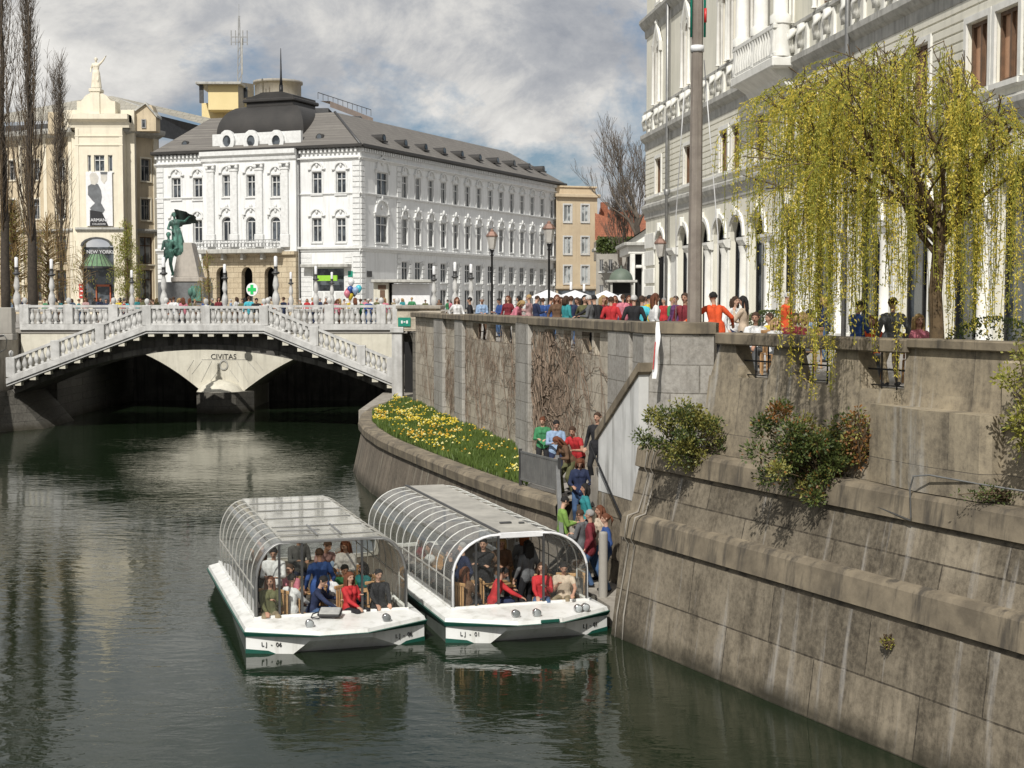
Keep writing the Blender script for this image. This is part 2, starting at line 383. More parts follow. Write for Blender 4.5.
M_BUSH2 = m_leaf('bush leaf young', (.34,.31,.08), (.2,.21,.05), .25)
M_RUST = m_leaf('rusty leaf', (.3,.13,.035), (.2,.1,.03), .25)
M_HAZEL = m_leaf('spring leaf', (.3,.3,.05), (.2,.22,.04), .35)
M_BLADE = m_leaf('grass blade', (.16,.23,.05), (.1,.16,.035), .4)
M_FY = mat('yellow petals', (.7,.55,.04), (.6,.42,.03), .6, 9, bmp=0)
M_FO = mat('orange petals', (.6,.3,.02), (.55,.36,.03), .6, 9, bmp=0)
M_FW = mat('pale petals', (.8,.76,.4), (.8,.7,.2), .6, 9, bmp=0)
M_POLE = mat('weathered concrete pole', (.27,.235,.2), (.2,.17,.145), .9, 3, bmp=.5, streak=((.13,.11,.09), 1))
M_CLOTHW = mat('white cloth', (.78,.78,.78), (.68,.68,.69), .8, 3, bmp=.2)
M_SIGNGREEN = mat('green enamel', (.015,.25,.17), (.012,.2,.14), .4, 3, bmp=0)
M_SIGNRED = mat('red enamel', (.6,.03,.03), (.5,.03,.03), .4, 3, bmp=0)
M_INK = mat('black lettering', (.015,.015,.018), (.02,.02,.02), .5, 3, bmp=0)
M_LIME = mat('lime green awning', (.3,.6,.05), (.25,.5,.04), .6, 3, bmp=.1)

# ---------- walls with real openings ----------
def arch_pts(x0, x1, zs, zc, n=8):
    xm = (x0+x1)/2; hw = (x1-x0)/2
    return [(xm - hw*math.cos(math.pi*i/n), zs + (zc-zs)*math.sin(math.pi*i/n)) for i in range(n+1)]
def wall(mb, x0, x1, z0, z1, holes=(), depth=.35, m=0, y=0.0, mr=None):
    """holes: (x0,x1,z0,z1,arch rise)"""
    mr = m if mr is None else mr
    xs = sorted({x0, x1} | {h[0] for h in holes} | {h[1] for h in holes}); zs = sorted({z0, z1} | {h[2] for h in holes} | {h[3] for h in holes})
    xs = [a for a in xs if x0 <= a <= x1]; zs = [a for a in zs if z0 <= a <= z1]
    for i in range(len(xs)-1):
        for j in range(len(zs)-1):
            cx = (xs[i]+xs[i+1])/2; cz = (zs[j]+zs[j+1])/2
            if any(h[0] < cx < h[1] and h[2] < cz < h[3] for h in holes): continue
            mb.add([(xs[i],y,zs[j]),(xs[i+1],y,zs[j]),(xs[i+1],y,zs[j+1]),(xs[i],y,zs[j+1])], [(0,1,2,3)], m)
    for h in holes:
        a, b, c, d = h[:4]; ar = h[4] if len(h) > 4 else 0
        zs_ = d - ar
        mb.add([(a,y,c),(a,y+depth,c),(a,y+depth,zs_),(a,y,zs_)], [(0,1,2,3)], mr)
        mb.add([(b,y,c),(b,y,zs_),(b,y+depth,zs_),(b,y+depth,c)], [(0,1,2,3)], mr)
        mb.add([(a,y,c),(b,y,c),(b,y+depth,c),(a,y+depth,c)], [(0,1,2,3)], mr)
        if ar > 0:
            P = arch_pts(a, b, zs_, d)
            for i in range(len(P)-1):
                p, q = P[i], P[i+1]
                mb.add([(p[0],y,p[1]),(q[0],y,q[1]),(q[0],y,d),(p[0],y,d)], [(0,1,2,3)], m)
                mb.add([(p[0],y,p[1]),(p[0],y+depth,p[1]),(q[0],y+depth,q[1]),(q[0],y,q[1])], [(0,1,2,3)], mr)
        else:
            mb.add([(a,y,d),(a,y+depth,d),(b,y+depth,d),(b,y,d)], [(0,1,2,3)], mr)
WINC = {}
def window(parent, fr, x, z, w, h, depth=.3, arch=0, style='cross', fm=None, pm=None, y=0.0, sill=True, deco=None, dm=None):
    """a window set in a wall hole: frame mesh (part) with pane, sill and surround as sub-parts; x = centre, z = bottom"""
    fm = fm or M_WFRAME; pm = pm or M_PANE
    key = (round(w,1), round(h,1), round(arch,1), style, fm.name, pm.name, deco, dm.name if dm else '')
    W = fr.at(x, y, z)
    if key not in WINC:
        w_, h_ = w, h; t = .1
        f = MB(); hw = w_/2
        f.box(-hw, -hw+t, depth-.1, depth-.02, 0, h_-arch); f.box(hw-t, hw, depth-.1, depth-.02, 0, h_-arch)
        f.box(-hw+t, hw-t, depth-.1, depth-.02, 0, t)
        if arch > 0:
            P = arch_pts(-hw, hw, h_-arch, h_); Q = arch_pts(-hw+t, hw-t, h_-arch, h_-t)
            for i in range(len(P)-1):
                f.xprism([Q[i], Q[i+1], P[i+1], P[i]], depth-.1, depth-.02)
            f.box(-hw+t, hw-t, depth-.1, depth-.02, h_-arch-t/2, h_-arch+t/2)
        else: f.box(-hw+t, hw-t, depth-.1, depth-.02, h_-t, h_)
        if style in ('cross', 'bar'):
            f.box(-t*.45, t*.45, depth-.12, depth-.03, t, h_-arch-(t if arch == 0 else t/2))
        if style == 'cross' and arch == 0:
            f.box(-hw+t, hw-t, depth-.115, depth-.035, h_*.66, h_*.66+t)
        pn = MB()
        if arch > 0: pn.add([(-hw,depth,0),(hw,depth,0)]+[(a,depth,b) for a,b in arch_pts(-hw,hw,h_-arch,h_)[::-1]], [tuple(range(11))])
        else: pn.add([(-hw,depth,0),(hw,depth,0),(hw,depth,h_),(-hw,depth,h_)], [(0,1,2,3)])
        s_ = MB(); s_.box(-hw-.15, hw+.15, -.14, .02, -.16, -.02)
        dd = None
        if deco:
            dd = MB(); e = hw+.2
            if deco in ('frame', 'pediment', 'round', 'fancy'):
                for sx in (-1, 1): dd.box(min(sx*hw, sx*(hw+.17)), max(sx*hw, sx*(hw+.17)), -.07, .02, .0, h_+.02)
                if arch == 0: dd.box(-hw-.17, hw+.17, -.07, .02, h_+.02, h_+.2)
                else:
                    P = arch_pts(-hw, hw, h_-arch, h_); Q = arch_pts(-hw-.17, hw+.17, h_-arch, h_+.17)
                    for i in range(len(P)-1): dd.xprism([P[i], P[i+1], Q[i+1], Q[i]], -.071, .019)
            if deco == 'pediment':
                dd.box(-e-.1, e+.1, -.22, .02, h_+.28, h_+.38); dd.xprism([(-e-.05,h_+.38),(e+.05,h_+.38),(0,h_+.75)], -.16, .02)
            if deco in ('round', 'fancy'):
                P = arch_pts(-e, e, h_+.3, h_+.3+e*.95, 10); Q = arch_pts(-e+.16, e-.16, h_+.3, h_+.14+e*.95, 10)
                for i in range(10): dd.xprism([Q[i], Q[i+1], P[i+1], P[i]], -.2, .02)
                dd.box(-e-.25, -e+.17, -.24, .015, h_+.2, h_+.32); dd.box(e-.17, e+.25, -.24, .015, h_+.2, h_+.32)
                dd.ell((0,-.06,h_+.38+e*.35), (.17,.12,.24), 6)
            if deco == 'fancy':
                dd.ell((0,-.1,h_+.35+e), (.2,.15,.3), 6)
                for sx in (-1,1): dd.ell((sx*e*.75,-.08,h_+.5+e*.55), (.22,.12,.16), 6); dd.ell((sx*(e+.12),-.08,h_+.1), (.1,.1,.3), 6)
                dd.box(-e+.1, e-.1, -.1, .015, -.65, -.25); dd.ell((0,-.1,-.45), (.3,.1,.12), 6)
        WINC[key] = (f.mesh('window', fm), pn.mesh('pane', pm), s_.mesh('sill', dm or M_WHITE2) if sill else None, dd.mesh('surround', dm or M_WHITE2) if dd else None)
    a, b, c, d = WINC[key]
    o = place(a, W, 'window', parent); place(b, W, 'pane', o)
    if c: place(c, W, 'sill', o)
    if d: place(d, W, 'surround', o)
    return o
def text(s, size, W, m, name, parent, ext=.01, align='CENTER'):
    cu = bpy.data.curves.new(name, 'FONT'); cu.body = s; cu.size = size; cu.extrude = ext; cu.align_x = align; cu.resolution_u = 3
    ob = bpy.data.objects.new('tmp', cu); COL.objects.link(ob)
    dg = bpy.context.evaluated_depsgraph_get(); me = bpy.data.meshes.new_from_object(ob.evaluated_get(dg))
    bpy.data.objects.remove(ob); me.name = name; me.materials.clear(); me.materials.append(m)
    return place(me, W @ Matrix.Rotation(R(90), 4, 'X'), name, parent)
# ================= camera, light, sky =================
cam = bpy.data.objects.new('camera', bpy.data.cameras.new('camera')); COL.objects.link(cam); scene.camera = cam
cam.location = (0,0,CAMZ); cam.rotation_euler = (math.pi/2 - PITCH, 0, 0)
cam.data.sensor_width = 36; cam.data.lens = F/1024*36; cam.data.clip_end = 6000; cam.data.clip_start = .1
SUNH = Vector((-.27,-.96,0)).normalized(); EL = R(44)
sdir = Vector((SUNH.x*math.cos(EL), SUNH.y*math.cos(EL), math.sin(EL)))
sun = bpy.data.objects.new('sun', bpy.data.lights.new('sun', 'SUN')); COL.objects.link(sun)
sun.rotation_euler = sdir.to_track_quat('Z', 'Y').to_euler(); sun.data.energy = 4.3; sun.data.angle = R(.6); sun.data.color = (1,.965,.905)
wd = bpy.data.worlds.new('World'); scene.world = wd; wd.use_nodes = True; nt = wd.node_tree; bg = nt.nodes['Background']
sky = nd(nt, 'ShaderNodeTexSky', sky_type='NISHITA'); sky.sun_disc = False; sky.sun_elevation = EL
sky.sun_rotation = math.atan2(SUNH.x, SUNH.y); sky.air_density = 1; sky.dust_density = 1.5
tc = nd(nt, 'ShaderNodeTexCoord'); mp = nd(nt, 'ShaderNodeMapping'); mp.inputs['Scale'].default_value = (1,1,1.9)
nt.links.new(tc.outputs['Generated'], mp.inputs[0])
mp.inputs['Location'].default_value = (.35,0,.1)
n1 = noise(nt, mp.outputs[0], 5.2, 12, .62, .35)
mp2 = nd(nt, 'ShaderNodeMapping'); mp2.inputs['Scale'].default_value = (1,1,1.7); mp2.inputs['Location'].default_value = (3.1,.4,1.7); nt.links.new(tc.outputs['Generated'], mp2.inputs[0])
n2 = noise(nt, mp2.outputs[0], 6.5, 12, .64, .35)
sz_ = nd(nt, 'ShaderNodeSeparateXYZ'); nt.links.new(tc.outputs['Generated'], sz_.inputs[0])
gap = ramp(nt, sz_.outputs[2], [(.03,0),(.085,.6),(.12,1),(.17,0)])
sb_ = nd(nt, 'ShaderNodeMath', operation='MULTIPLY_ADD'); sb_.inputs[1].default_value = -.09; nt.links.new(gap, sb_.inputs[0]); nt.links.new(n1, sb_.inputs[2])
cover = ramp(nt, sb_.outputs[0], [(.34,0),(.46,1)])
shade = ramp(nt, n2, [(.36,(3.3,3.5,3.9)),(.48,(4.7,4.8,5.0)),(.57,(6.8,6.7,6.5)),(.68,(8.7,8.5,8.1))])
hs = nd(nt, 'ShaderNodeHueSaturation'); hs.inputs['Saturation'].default_value = .9; hs.inputs['Value'].default_value = .8; nt.links.new(sky.outputs[0], hs.inputs['Color'])
blue = mixc(nt, 1.0, hs.outputs[0], (.68,.78,.9), 'MULTIPLY')
nt.links.new(mixc(nt, cover, blue, shade), bg.inputs[0]); bg.inputs[1].default_value = .1
scene.view_settings.view_transform = 'Standard'; scene.view_settings.look = 'None'; scene.view_settings.exposure = 0
scene.render.engine = 'CYCLES'; scene.cycles.max_bounces = 7; scene.cycles.transparent_max_bounces = 16; scene.cycles.glossy_bounces = 4; scene.cycles.diffuse_bounces = 3

# ================= water, ground =================
def struct(mb, name, m): return tag(mb.build(name, m), kind='structure')
SZ = 5.4                                    # street level
w = MB(); w.poly([(-70,-60,0),(40,-60,0),(40,140,0),(-70,140,0)]); struct(w, 'river_water', M_WATER)
# plan lines: q = right-hand quay near the viewer, the upper wall beyond it
B0 = Vector((2.03,30.1)); dq = Vector(DQ); nq = Vector((.902,.431))     # nq points inland
FQ = Frame((B0.x, B0.y), (dq.x, dq.y))                                   # x towards the viewer, y inland
FU = Frame((-4.6,69.2), (.2225,-.975))                                   # upper (vine) wall, x towards the viewer
LU = 36.1                                                                # its length to the stone pier
ULX = FU.w(LU,0,0)
g = MB()
far = 3000
near_in = FQ.w(60,1.7,0); pin = FQ.w(-1.2,2.6,0)
pts = [near_in, FQ.w(3.2,1.7,0), FQ.w(1.0,1.7,0), FQ.w(.2,2.85,0), FU.w(LU-1.0,1.45,0), FU.w(LU-6.6,1.45,0), FU.w(LU-6.6,.5,0), FU.w(0,.5,0), Vector((-5.8,78,0)), Vector((-5.8,101,0)),
       Vector((-28.5,101,0)), Vector((-28.5,78,0)), Vector((-22,-60,0)), Vector((-600,-60,0)), Vector((-600,far,0)), Vector((900,far,0)), Vector((900,-60,0))]
g.poly([(p.x,p.y,SZ) for p in pts]); struct(g, 'street_ground', M_GROUND)
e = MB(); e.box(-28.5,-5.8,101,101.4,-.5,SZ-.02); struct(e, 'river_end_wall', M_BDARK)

# ================= right-hand quay wall =================
def quay():
    root = thing('quay_wall', FQ.w(6,1,0), 'battered concrete quay wall in the right foreground with two stepped ledges and white mineral runs', 'quay wall')
    X0, X1 = 0.1, 50
    a = MB(FQ.M)
    prof = [(-.06,-1.0),(0,0),(.26,1.98)]
    n = 40
    a.sweep(prof, X0, X1, n=1)
    a.sweep([(.44,2.6),(.64,3.45)], X0, X1, n=1)
    a.poly([(X0,-.06,-1),(X0,2.6,-1),(X0,2.6,1.98),(X0,.26,1.98)]); a.poly([(X0,.44,2.6),(X0,2.0,2.6),(X0,2.0,3.45),(X0,.64,3.45)])
    a.build('wall_face', M_QUAY, root)
    for pr, nm in (([(.26,1.98),(.29,2.04),(.19,2.08),(.25,2.5),(.3,2.57),(.44,2.6)], 'ledge'), ([(.64,3.45),(.67,3.5),(.56,3.54),(.61,3.9),(.66,3.97),(1.5,4.0)], 'ledge')):
        b = MB(FQ.M); b.sweep(pr, X0, X1)
        q = pr + [(2.0, pr[-1][1]), (2.0, pr[0][1])]
        b.poly([(X0,y,z) for y,z in q]); b.build(nm, M_COPE, root)
    # upper wall with its openings, solid parapet beyond
    u = lambda px: FQ.x(px, 1.2)
    XA, XB = u(722), u(905)
    holes = [(u(735),u(772),5.55,6.12), (u(790),u(833),5.55,6.12), (u(858),u(903),5.5,6.12)]
    c = MB(FQ.M); XS = u(714)
    # battered face below the openings
    c.sweep([(1.0,3.99),(1.2,5.5)], XS-.15, X1)
    c.poly([(XS-.15,1.0,3.99),(XS-.15,2.2,3.99),(XS-.15,2.2,5.5),(XS-.15,1.2,5.5)])
    c.add([(XS-.15,1.2,5.5),(XB+.1,1.2,5.5),(XB+.1,1.75,5.5),(XS-.15,1.75,5.5)], [(0,1,2,3)])
    c.build('upper_wall', M_QUAY2, root)
    # tapered piers between the openings
    edges = [XS-.1] + [x for h in holes for x in h[:2]]
    prs = [(edges[0], edges[1]), (edges[2], edges[3]), (edges[4], edges[5])]
    for i, (p, q) in enumerate(prs):
        d = MB(FQ.M); t = .16 if i else .22
        zz0, zz1 = 5.5, 6.13
        lo = (p-(.12 if i else .0), q+.14); hi = (p+(.02 if i else .25), q-.05)
        d.add([(lo[0],1.2,zz0),(lo[1],1.2,zz0),(hi[1],1.26,zz1),(hi[0],1.26,zz1),(lo[0],1.62,zz0),(lo[1],1.62,zz0),(hi[1],1.58,zz1),(hi[0],1.58,zz1)],
              [(0,1,2,3),(5,4,7,6),(1,5,6,2),(4,0,3,7),(3,2,6,7)])
        d.build('pier', M_QUAY2, root)
    s = MB(FQ.M); s.sweep([(1.2,5.502),(1.26,6.34)], XB, X1); s.poly([(XB,1.2,5.502),(XB,1.26,6.34),(XB,1.6,6.34),(XB,1.6,5.502)][::-1])
    s.build('parapet', M_QUAY2, root)
    bm_ = MB(FQ.M); bm_.bbox(XS+.15, XB+.12, 1.12, 1.66, 6.13, 6.36, .025); bm_.bbox(XB+.12, X1, 1.14, 1.64, 6.22, 6.375, .02)
    bm_.build('coping_beam', M_COPE, root)
    # barred grilles in the openings
    for h in holes:
        gr = MB(FQ.M)
        for k in range(1, 3): gr.bar((h[0]+(h[1]-h[0])*k/3,1.42,5.5), (h[0]+(h[1]-h[0])*k/3,1.42,6.14), .02)
        gr.bar((h[0],1.42,5.83), (h[1],1.42,5.83), .03); gr.bar((h[0]+.02,1.42,5.56), (h[1]-.02,1.42,5.56), .02)
        gr.build('grille', M_BLACK, root)
    # buttress block standing on the upper ledge
    bx0, bx1, bx2 = FQ.x(874,1.0), FQ.x(921,.72), FQ.x(985,.8)
    k = MB(FQ.M); k.prism([(bx0,1.3),(bx0,.95),(bx1,.72),(bx2,.74),(bx2+.1,.9),(bx2+.1,1.3)], 3.99, 5.28); k.build('buttress_block', M_QUAY2, root)
    t = MB(FQ.M); t.bbox(bx2+.12, bx2+1.1, 1.02, 1.3, 5.1, 6.1, .03); t.build('parapet_panel', M_QUAY2, root)
    return root, holes
quay_root, quay_holes = quay()
# water pipe that climbs over the upper ledge
pp = MB(FQ.M)
xp = FQ.x(918,.6); pp.tube([(FQ.x(868,.5),.6,zat(507,23)-.02),(xp-.02,.55,3.55),(xp,.53,3.62),(xp,.5,4.05),(xp+.05,.52,4.26),(xp+.3,.62,4.3),(xp+1.2,.75,4.26),(xp+4.5,.8,4.25)], .015, 6)
tag(pp.build('drain_pipe', M_GREYMET), 'thin pale metal pipe bent over the upper ledge of the quay wall', 'pipe')
hz = MB(FQ.M)
for (ua, ub, y0) in ((648,640,.1),(655,648,.16)):
    xa = FQ.x(ua,.5); pts = [(xa+math.sin(i*.9+ua)*.05-.03*i, a_, b_) for i, (a_,b_) in enumerate(((.58,4.02),(.5,3.93),(.47,3.55),(.6,3.4),(.52,3.0),(.4,2.62),(.15,2.56),(.09,2.3),(.09,2.1),(.22,1.95),(.12,1.2),(.02,.5),(-.02,-.1)))]
    hz.tube(pts, .018, 5)
tag(hz.build('hose', M_PALECOPE), 'two thin pale hoses hanging down the corner of the quay wall to the water', 'hose')

# stone pier where the two walls meet
pier = thing('stone_pier', FQ.w(-1,2,0), 'broad grey ashlar pier in the quay wall under the concrete pole', 'stone pier')
pa = at_y(636,300,33.2); pb = at_y(722,300,31.3)
pl = [(2.78,33.4),(2.93,32.25),(3.35,31.75),(3.9,31.5),(4.38,31.45),(4.52,32.0),(4.5,33.2),(3.6,34.4)]
m_ = MB(); m_.prism(pl, 2.3, 6.25); m_.build('shaft', M_ASHLAR, pier)
cx = sum(p[0] for p in pl)/8; cy = sum(p[1] for p in pl)/8
ex = [(cx+(p[0]-cx)*1.05, cy+(p[1]-cy)*1.06) for p in pl]
m_ = MB(); m_.prism(ex, 6.27, 6.5); m_.prism([(cx+(p[0]-cx)*1.02, cy+(p[1]-cy)*1.02) for p in pl], 6.251, 6.27); m_.build('coping', M_COPE, pier)

# ================= upper vine-clad wall =================
uw = thing('river_wall', FU.w(18,.5,2), 'tall stone river wall behind the flower bed, covered in bare vine stems', 'stone wall')
u = lambda px: FU.x(px, 0)
hl = []
for a, b in ((473,487),(490,502),(504,512),(546,556),(564,575),(582,592),(594,600)): hl.append((u(a), u(b), 5.5, 6.12))
m_ = MB(FU.M); wall(m_, 0, LU, 1.6, 6.2, hl, .22); m_.poly([(0,0,1.6),(0,.5,1.6),(0,.5,6.2),(0,0,6.2)][::-1]); m_.build('wall_face', M_VWALL, uw)
for a, b in ((437,446),(458,466),(520,533),(612,634)):
    p = MB(FU.M); p.bbox(u(a), u(b), -.16 if a < 600 else -.12, .3, 1.6, 6.3, .03); p.build('pilaster', M_ASHLAR, uw)
m_ = MB(FU.M); m_.bbox(-.2, u(468), -.22, .6, 6.2, 6.42, .03); m_.bbox(u(468), LU+.2, -.16, .62, 6.2, 6.46, .03); m_.build('coping', M_COPE, uw)
for h in hl:
    gr = MB(FU.M)
    for k in range(1, 4): gr.bar((h[0]+(h[1]-h[0])*k/4,.3,5.5), (h[0]+(h[1]-h[0])*k/4,.3,6.13), .03)
    gr.bar((h[0],.3,5.8), (h[1],.3,5.8), .03); gr.build('grille', M_BLACK, uw)

# bare vine: wandering stems that hug the wall
vn = MB(FU.M); random.seed(11)
def stem(x, z, ang, L, r, depth=0):
    pts = [(x,-.03-r,z)]; n = int(L/.22)
    for i in range(n):
        ang += ru(-.75,.75); ang += (math.pi/2-ang)*.03 if depth < 2 else 0
        x += math.cos(ang)*.22; z += math.sin(ang)*.22
        if z > 6.1 or z < 2.2 or x < .2 or x > LU-2.2: break
        pts.append((x,-.03-r*ru(.6,1.6),z))
        if depth < 3 and rnd() < .3: stem(x, z, ang+random.choice((-1,1))*ru(.5,1.5), L*ru(.35,.75), r*.65, depth+1)
    if len(pts) > 2: vn.tube(pts, [max(.005,r*(1-.7*i/len(pts))) for i in range(len(pts))], 4, caps=False)
for x in [u(p) for p in (432,438,445,452,458,470,480,492,500,512,524,540,552,560,575)]:
    for k in range(2): stem(x+ru(-.7,.7), 2.2, ru(.3,2.8), ru(3.0,5.2), ru(.008,.017))
for k in range(4): stem(u(538), 2.3, .3+.22*k, 7.5, .035)
tag(vn.build('climbing_vine', M_VINE), 'leafless brown vine spread across the tall stone river wall', 'vine')

# ================= flower terrace =================
rim_px = [(386,402),(372,407),(363,414),(361,421),(367,428),(380,436.5),(395,443.5),(426,456),(469,472.5),(512,487.5),(553,499),(560,502)]
RZ = 2.05
rim = [at_z(a, b, RZ) for a, b in rim_px]
inner = []
for i, p in enumerate(rim):
    a = rim[max(i-1,0)]; b = rim[min(i+1,len(rim)-1)]; t = (b-a); t.z = 0; t.normalize(); inner.append(p + Vector((-t.y, t.x, 0))*.55)
ter = thing('terrace_wall', rim[6], 'curved battered concrete wall with a broad rounded coping around the flower bed', 'retaining wall')
m_ = MB()
def off(p, i, d):
    a = rim[max(i-1,0)]; b = rim[min(i+1,len(rim)-1)]; t = (b-a); t.z = 0; t.normalize(); q = p + Vector((-t.y, t.x, 0))*d; return q
lv = [(-.42,-1),(-.34,0),(.02,1.66)]
for (d0,z0),(d1,z1) in zip(lv, lv[1:]):
    vs = [(off(p,i,d0).x, off(p,i,d0).y, z0) for i,p in enumerate(rim)] + [(off(p,i,d1).x, off(p,i,d1).y, z1) for i,p in enumerate(rim)]
    n = len(rim); m_.add(vs, [(i,i+1,n+i+1,n+i) for i in range(n-1)], 0, False)
M_TER = m_wallcourse('terrace concrete', (.20,.165,.125), (.15,.125,.095), (.3,.26,.19), 1.6, 3.2, (.45,-.9), dirt=(.08,.066,.05), mortar=.03, streakamt=.8, white=(.3,.28,.22), bumps=.6)
m_.build('wall_face', M_TER, ter)
m_ = MB(); lv = [(.02,1.66),(-.1,1.7),(-.12,1.95),(-.05,2.05),(.4,2.07),(.5,2.02),(.5,1.6)]
for (d0,z0),(d1,z1) in zip(lv, lv[1:]):
    vs = [(off(p,i,d0).x, off(p,i,d0).y, z0) for i,p in enumerate(rim)] + [(off(p,i,d1).x, off(p,i,d1).y, z1) for i,p in enumerate(rim)]
    n = len(rim); m_.add(vs, [(i,i+1,n+i+1,n+i) for i in range(n-1)])
m_.build('coping', M_COPE, ter)
# soil of the bed and paved strip towards the stairs
bed = [off(p,i,.45) for i,p in enumerate(rim[:10])]
A = FU.w(0,0,0); Bq = FU.w(u(516),0,0)
poly = [(p.x,p.y,1.98) for p in bed] + [(Bq.x,Bq.y,2.05),(A.x,A.y,2.05),(A.x-1.4,A.y+4,2.05)]
m_ = MB(); m_.poly(poly); struct(m_, 'flower_bed_soil', M_GRASS)
m_ = MB(); Z = 1.99; wx = lambda Y: 2.07+(34.05-Y)*.37
land = [(rim[9].x+.2,rim[9].y+.25,Z),(1.1,36.85,Z),(1.14,36.5,Z),(wx(36.5),36.5,Z),(1.75,35.1,Z),(FU.w(LU,0,0).x,FU.w(LU,0,0).y,Z),(Bq.x,Bq.y,Z)]
m_.poly(land); struct(m_, 'lower_promenade', M_GROUND)
# grass and flowers, uncountable: one object
random.seed(5)
def inpoly(x, y, P):
    c = False; j = len(P)-1
    for i in range(len(P)):
        if (P[i][1] > y) != (P[j][1] > y) and x < (P[j][0]-P[i][0])*(y-P[i][1])/(P[j][1]-P[i][1])+P[i][0]: c = not c
        j = i
    return c
xs = [p[0] for p in poly]; ys = [p[1] for p in poly]
gm = MB(); fm_ = MB(); cnt = 0
from mathutils import noise as mn
while cnt < 15000:
    x = ru(min(xs), max(xs)); y = ru(min(ys), max(ys))
    if not inpoly(x, y, poly): continue
    cnt += 1
    nz = mn.noise((x*.35,y*.22,3)); h = .14+.16*max(0,mn.noise((x*.9,y*.5,0))+.5)+ru(0,.1)
    gm.leaf(Vector((x,y,2.0)), Vector((ru(-.35,.35),ru(-.35,.35),1)), .05, h, 0)
    patch = mn.noise((x*.5+7,y*.16,1))
    near = max(0,min(1,(62-y)/16)); pr_ = (.2 if patch > .03 else .03)*(1-.45*near)
    if mn.noise((x*1.9,y*.9,9)) > -.08 and rnd() < pr_*1.15:
        k = 1 if nz > -.02+.25*(1-near)*.5 else 0
        if rnd() < .25: k = 2
        z = 2.0+h*ru(.7,1.05)
        fm_.add([(x-.045,y,z),(x,y-.045,z+.015),(x+.045,y,z),(x,y+.045,z+.03),(x,y,z+.06)], [(0,1,4),(1,2,4),(2,3,4),(3,0,4)], k)
gm2 = MB(); gm2.v = gm.v+fm_.v; gm2.f = gm.f+[tuple(i+len(gm.v) for i in f) for f in fm_.f]; gm2.m = [0]*len(gm.m)+[k+1 for k in fm_.m]; gm2.sm = gm.sm+fm_.sm
tag(gm2.build('flower_bed', [M_BLADE, M_FY, M_FO, M_FW]), 'flower bed', kind='stuff')

# ================= stairs to the landing stage =================
# frame along the white stair wall, x towards the viewer, y inland
FS = Frame((2.06,34.05), (.347,-.938))
st = thing('landing_stairs', (1.6,33,0), 'concrete steps dropping from the promenade to the boat landing', 'stairs')
LZ = .45
m_ = MB(); wx = lambda Y: 2.07+(34.05-Y)*.37
ns = 10; Y = 36.5
for i in range(ns):
    z = 1.99-(i+1)*(1.99-LZ)/ns; dy = .29 if i < ns-1 else .2
    m_.prism([(1.14,Y),(1.14,Y-dy),(wx(Y-dy),Y-dy),(wx(Y),Y)], -.6, z); Y -= dy
m_.prism([(1.14,Y),(1.3,Y-.5),(1.75,32.1),(2.1,30.75),(wx(30.6),30.6),(wx(Y),Y)], -.6, LZ)
m_.build('steps', M_PALECOPE, st)
# upper flight behind the white wall
m_ = MB(FS.M); ns = 14
for i in range(ns):
    z = 1.99 + (i+1)*(5.4-1.99)/ns; a = -1.6+i*.23
    m_.box(a, a+.23, .28, 1.5, 1.6, z)
m_.build('steps', M_PALECOPE, st)
# white triangular stair wall and its sloping coping
xw1 = 2.15
m_ = MB(FS.M); m_.xprism([(-.05,2.5),(xw1,2.5),(xw1,5.38),(-.05,3.75)], 0, .24); m_.build('stair_wall', M_STAIRW, st)
m_ = MB(FS.M); m_.xprism([(-.12,3.7),(xw1+.1,5.42),(xw1+.1,5.62),(-.12,3.92)], -.07, .3); m_.build('coping', M_COPE, st)
m_ = MB(FS.M)
m_.xprism([(-2.6,.0),(3.6,.0),(3.6,2.495),(-.1,2.495),(-.2,1.99),(-2.6,1.99)], .012, .26); m_.build('pit_wall', M_QUAY, st)
# black handrail along the wall
m_ = MB(FS.M); m_.tube([(-.25,-.1,3.6),(-.2,-.12,3.5),(1.75,-.14,1.95),(2.1,-.14,1.75)], .028, 6); m_.build('handrail', M_BLACK, st)
# pale side rail board on the river side
m_ = MB(Matrix(((0,-1,0,1.14),(1,0,0,0),(0,0,1,0),(0,0,0,1)))); m_.xprism([(36.75,2.05),(36.75,2.95),(33.4,1.5),(33.4,.5),(36.4,1.9)], -.03, .03); m_.build('side_panel', M_GREYP, st)
m_ = MB(); m_.bar((1.15,36.8,3.02), (1.15,33.3,1.5), .1, .08); m_.build('side_rail', M_GREYMET, st)
# railing with vertical bars on the terrace coping
fa = at_z(517,486,2.05); fb = at_z(557,498,2.05); FF = Frame((fa.x,fa.y), (fb.x-fa.x, fb.y-fa.y)); L = (fb-fa).length
rl = thing('railing', (fa+fb)/2, 'grey metal railing panel of close upright bars at the stair head', 'railing')
m_ = MB(FF.M); m_.box(.08, L-.08, .06, .1, 2.95, 3.0); m_.box(.08, L-.08, .06, .1, 2.22, 2.27)
k = .1
while k < L-.1: m_.box(k, k+.05, .065, .09, 2.27, 2.95); k += .105
m_.build('bars', M_GREYMET, rl)
for x in (0, L-.07):
    m_ = MB(FF.M); m_.box(x, x+.07, .05, .12, 1.9, 3.05); m_.build('post', M_DKMET, rl)
# grey bollard post and timber fender between boat and wall
m_ = MB(); q = at_y(603,600,31.7); m_.lathe([(.1,0),(.1,2.15),(.085,2.2),(.0,2.21)], (q.x,q.y,-.3), 10)
tag(m_.build('mooring_post', M_GREYP), 'round grey mooring post between the right boat and the quay corner', 'mooring post')
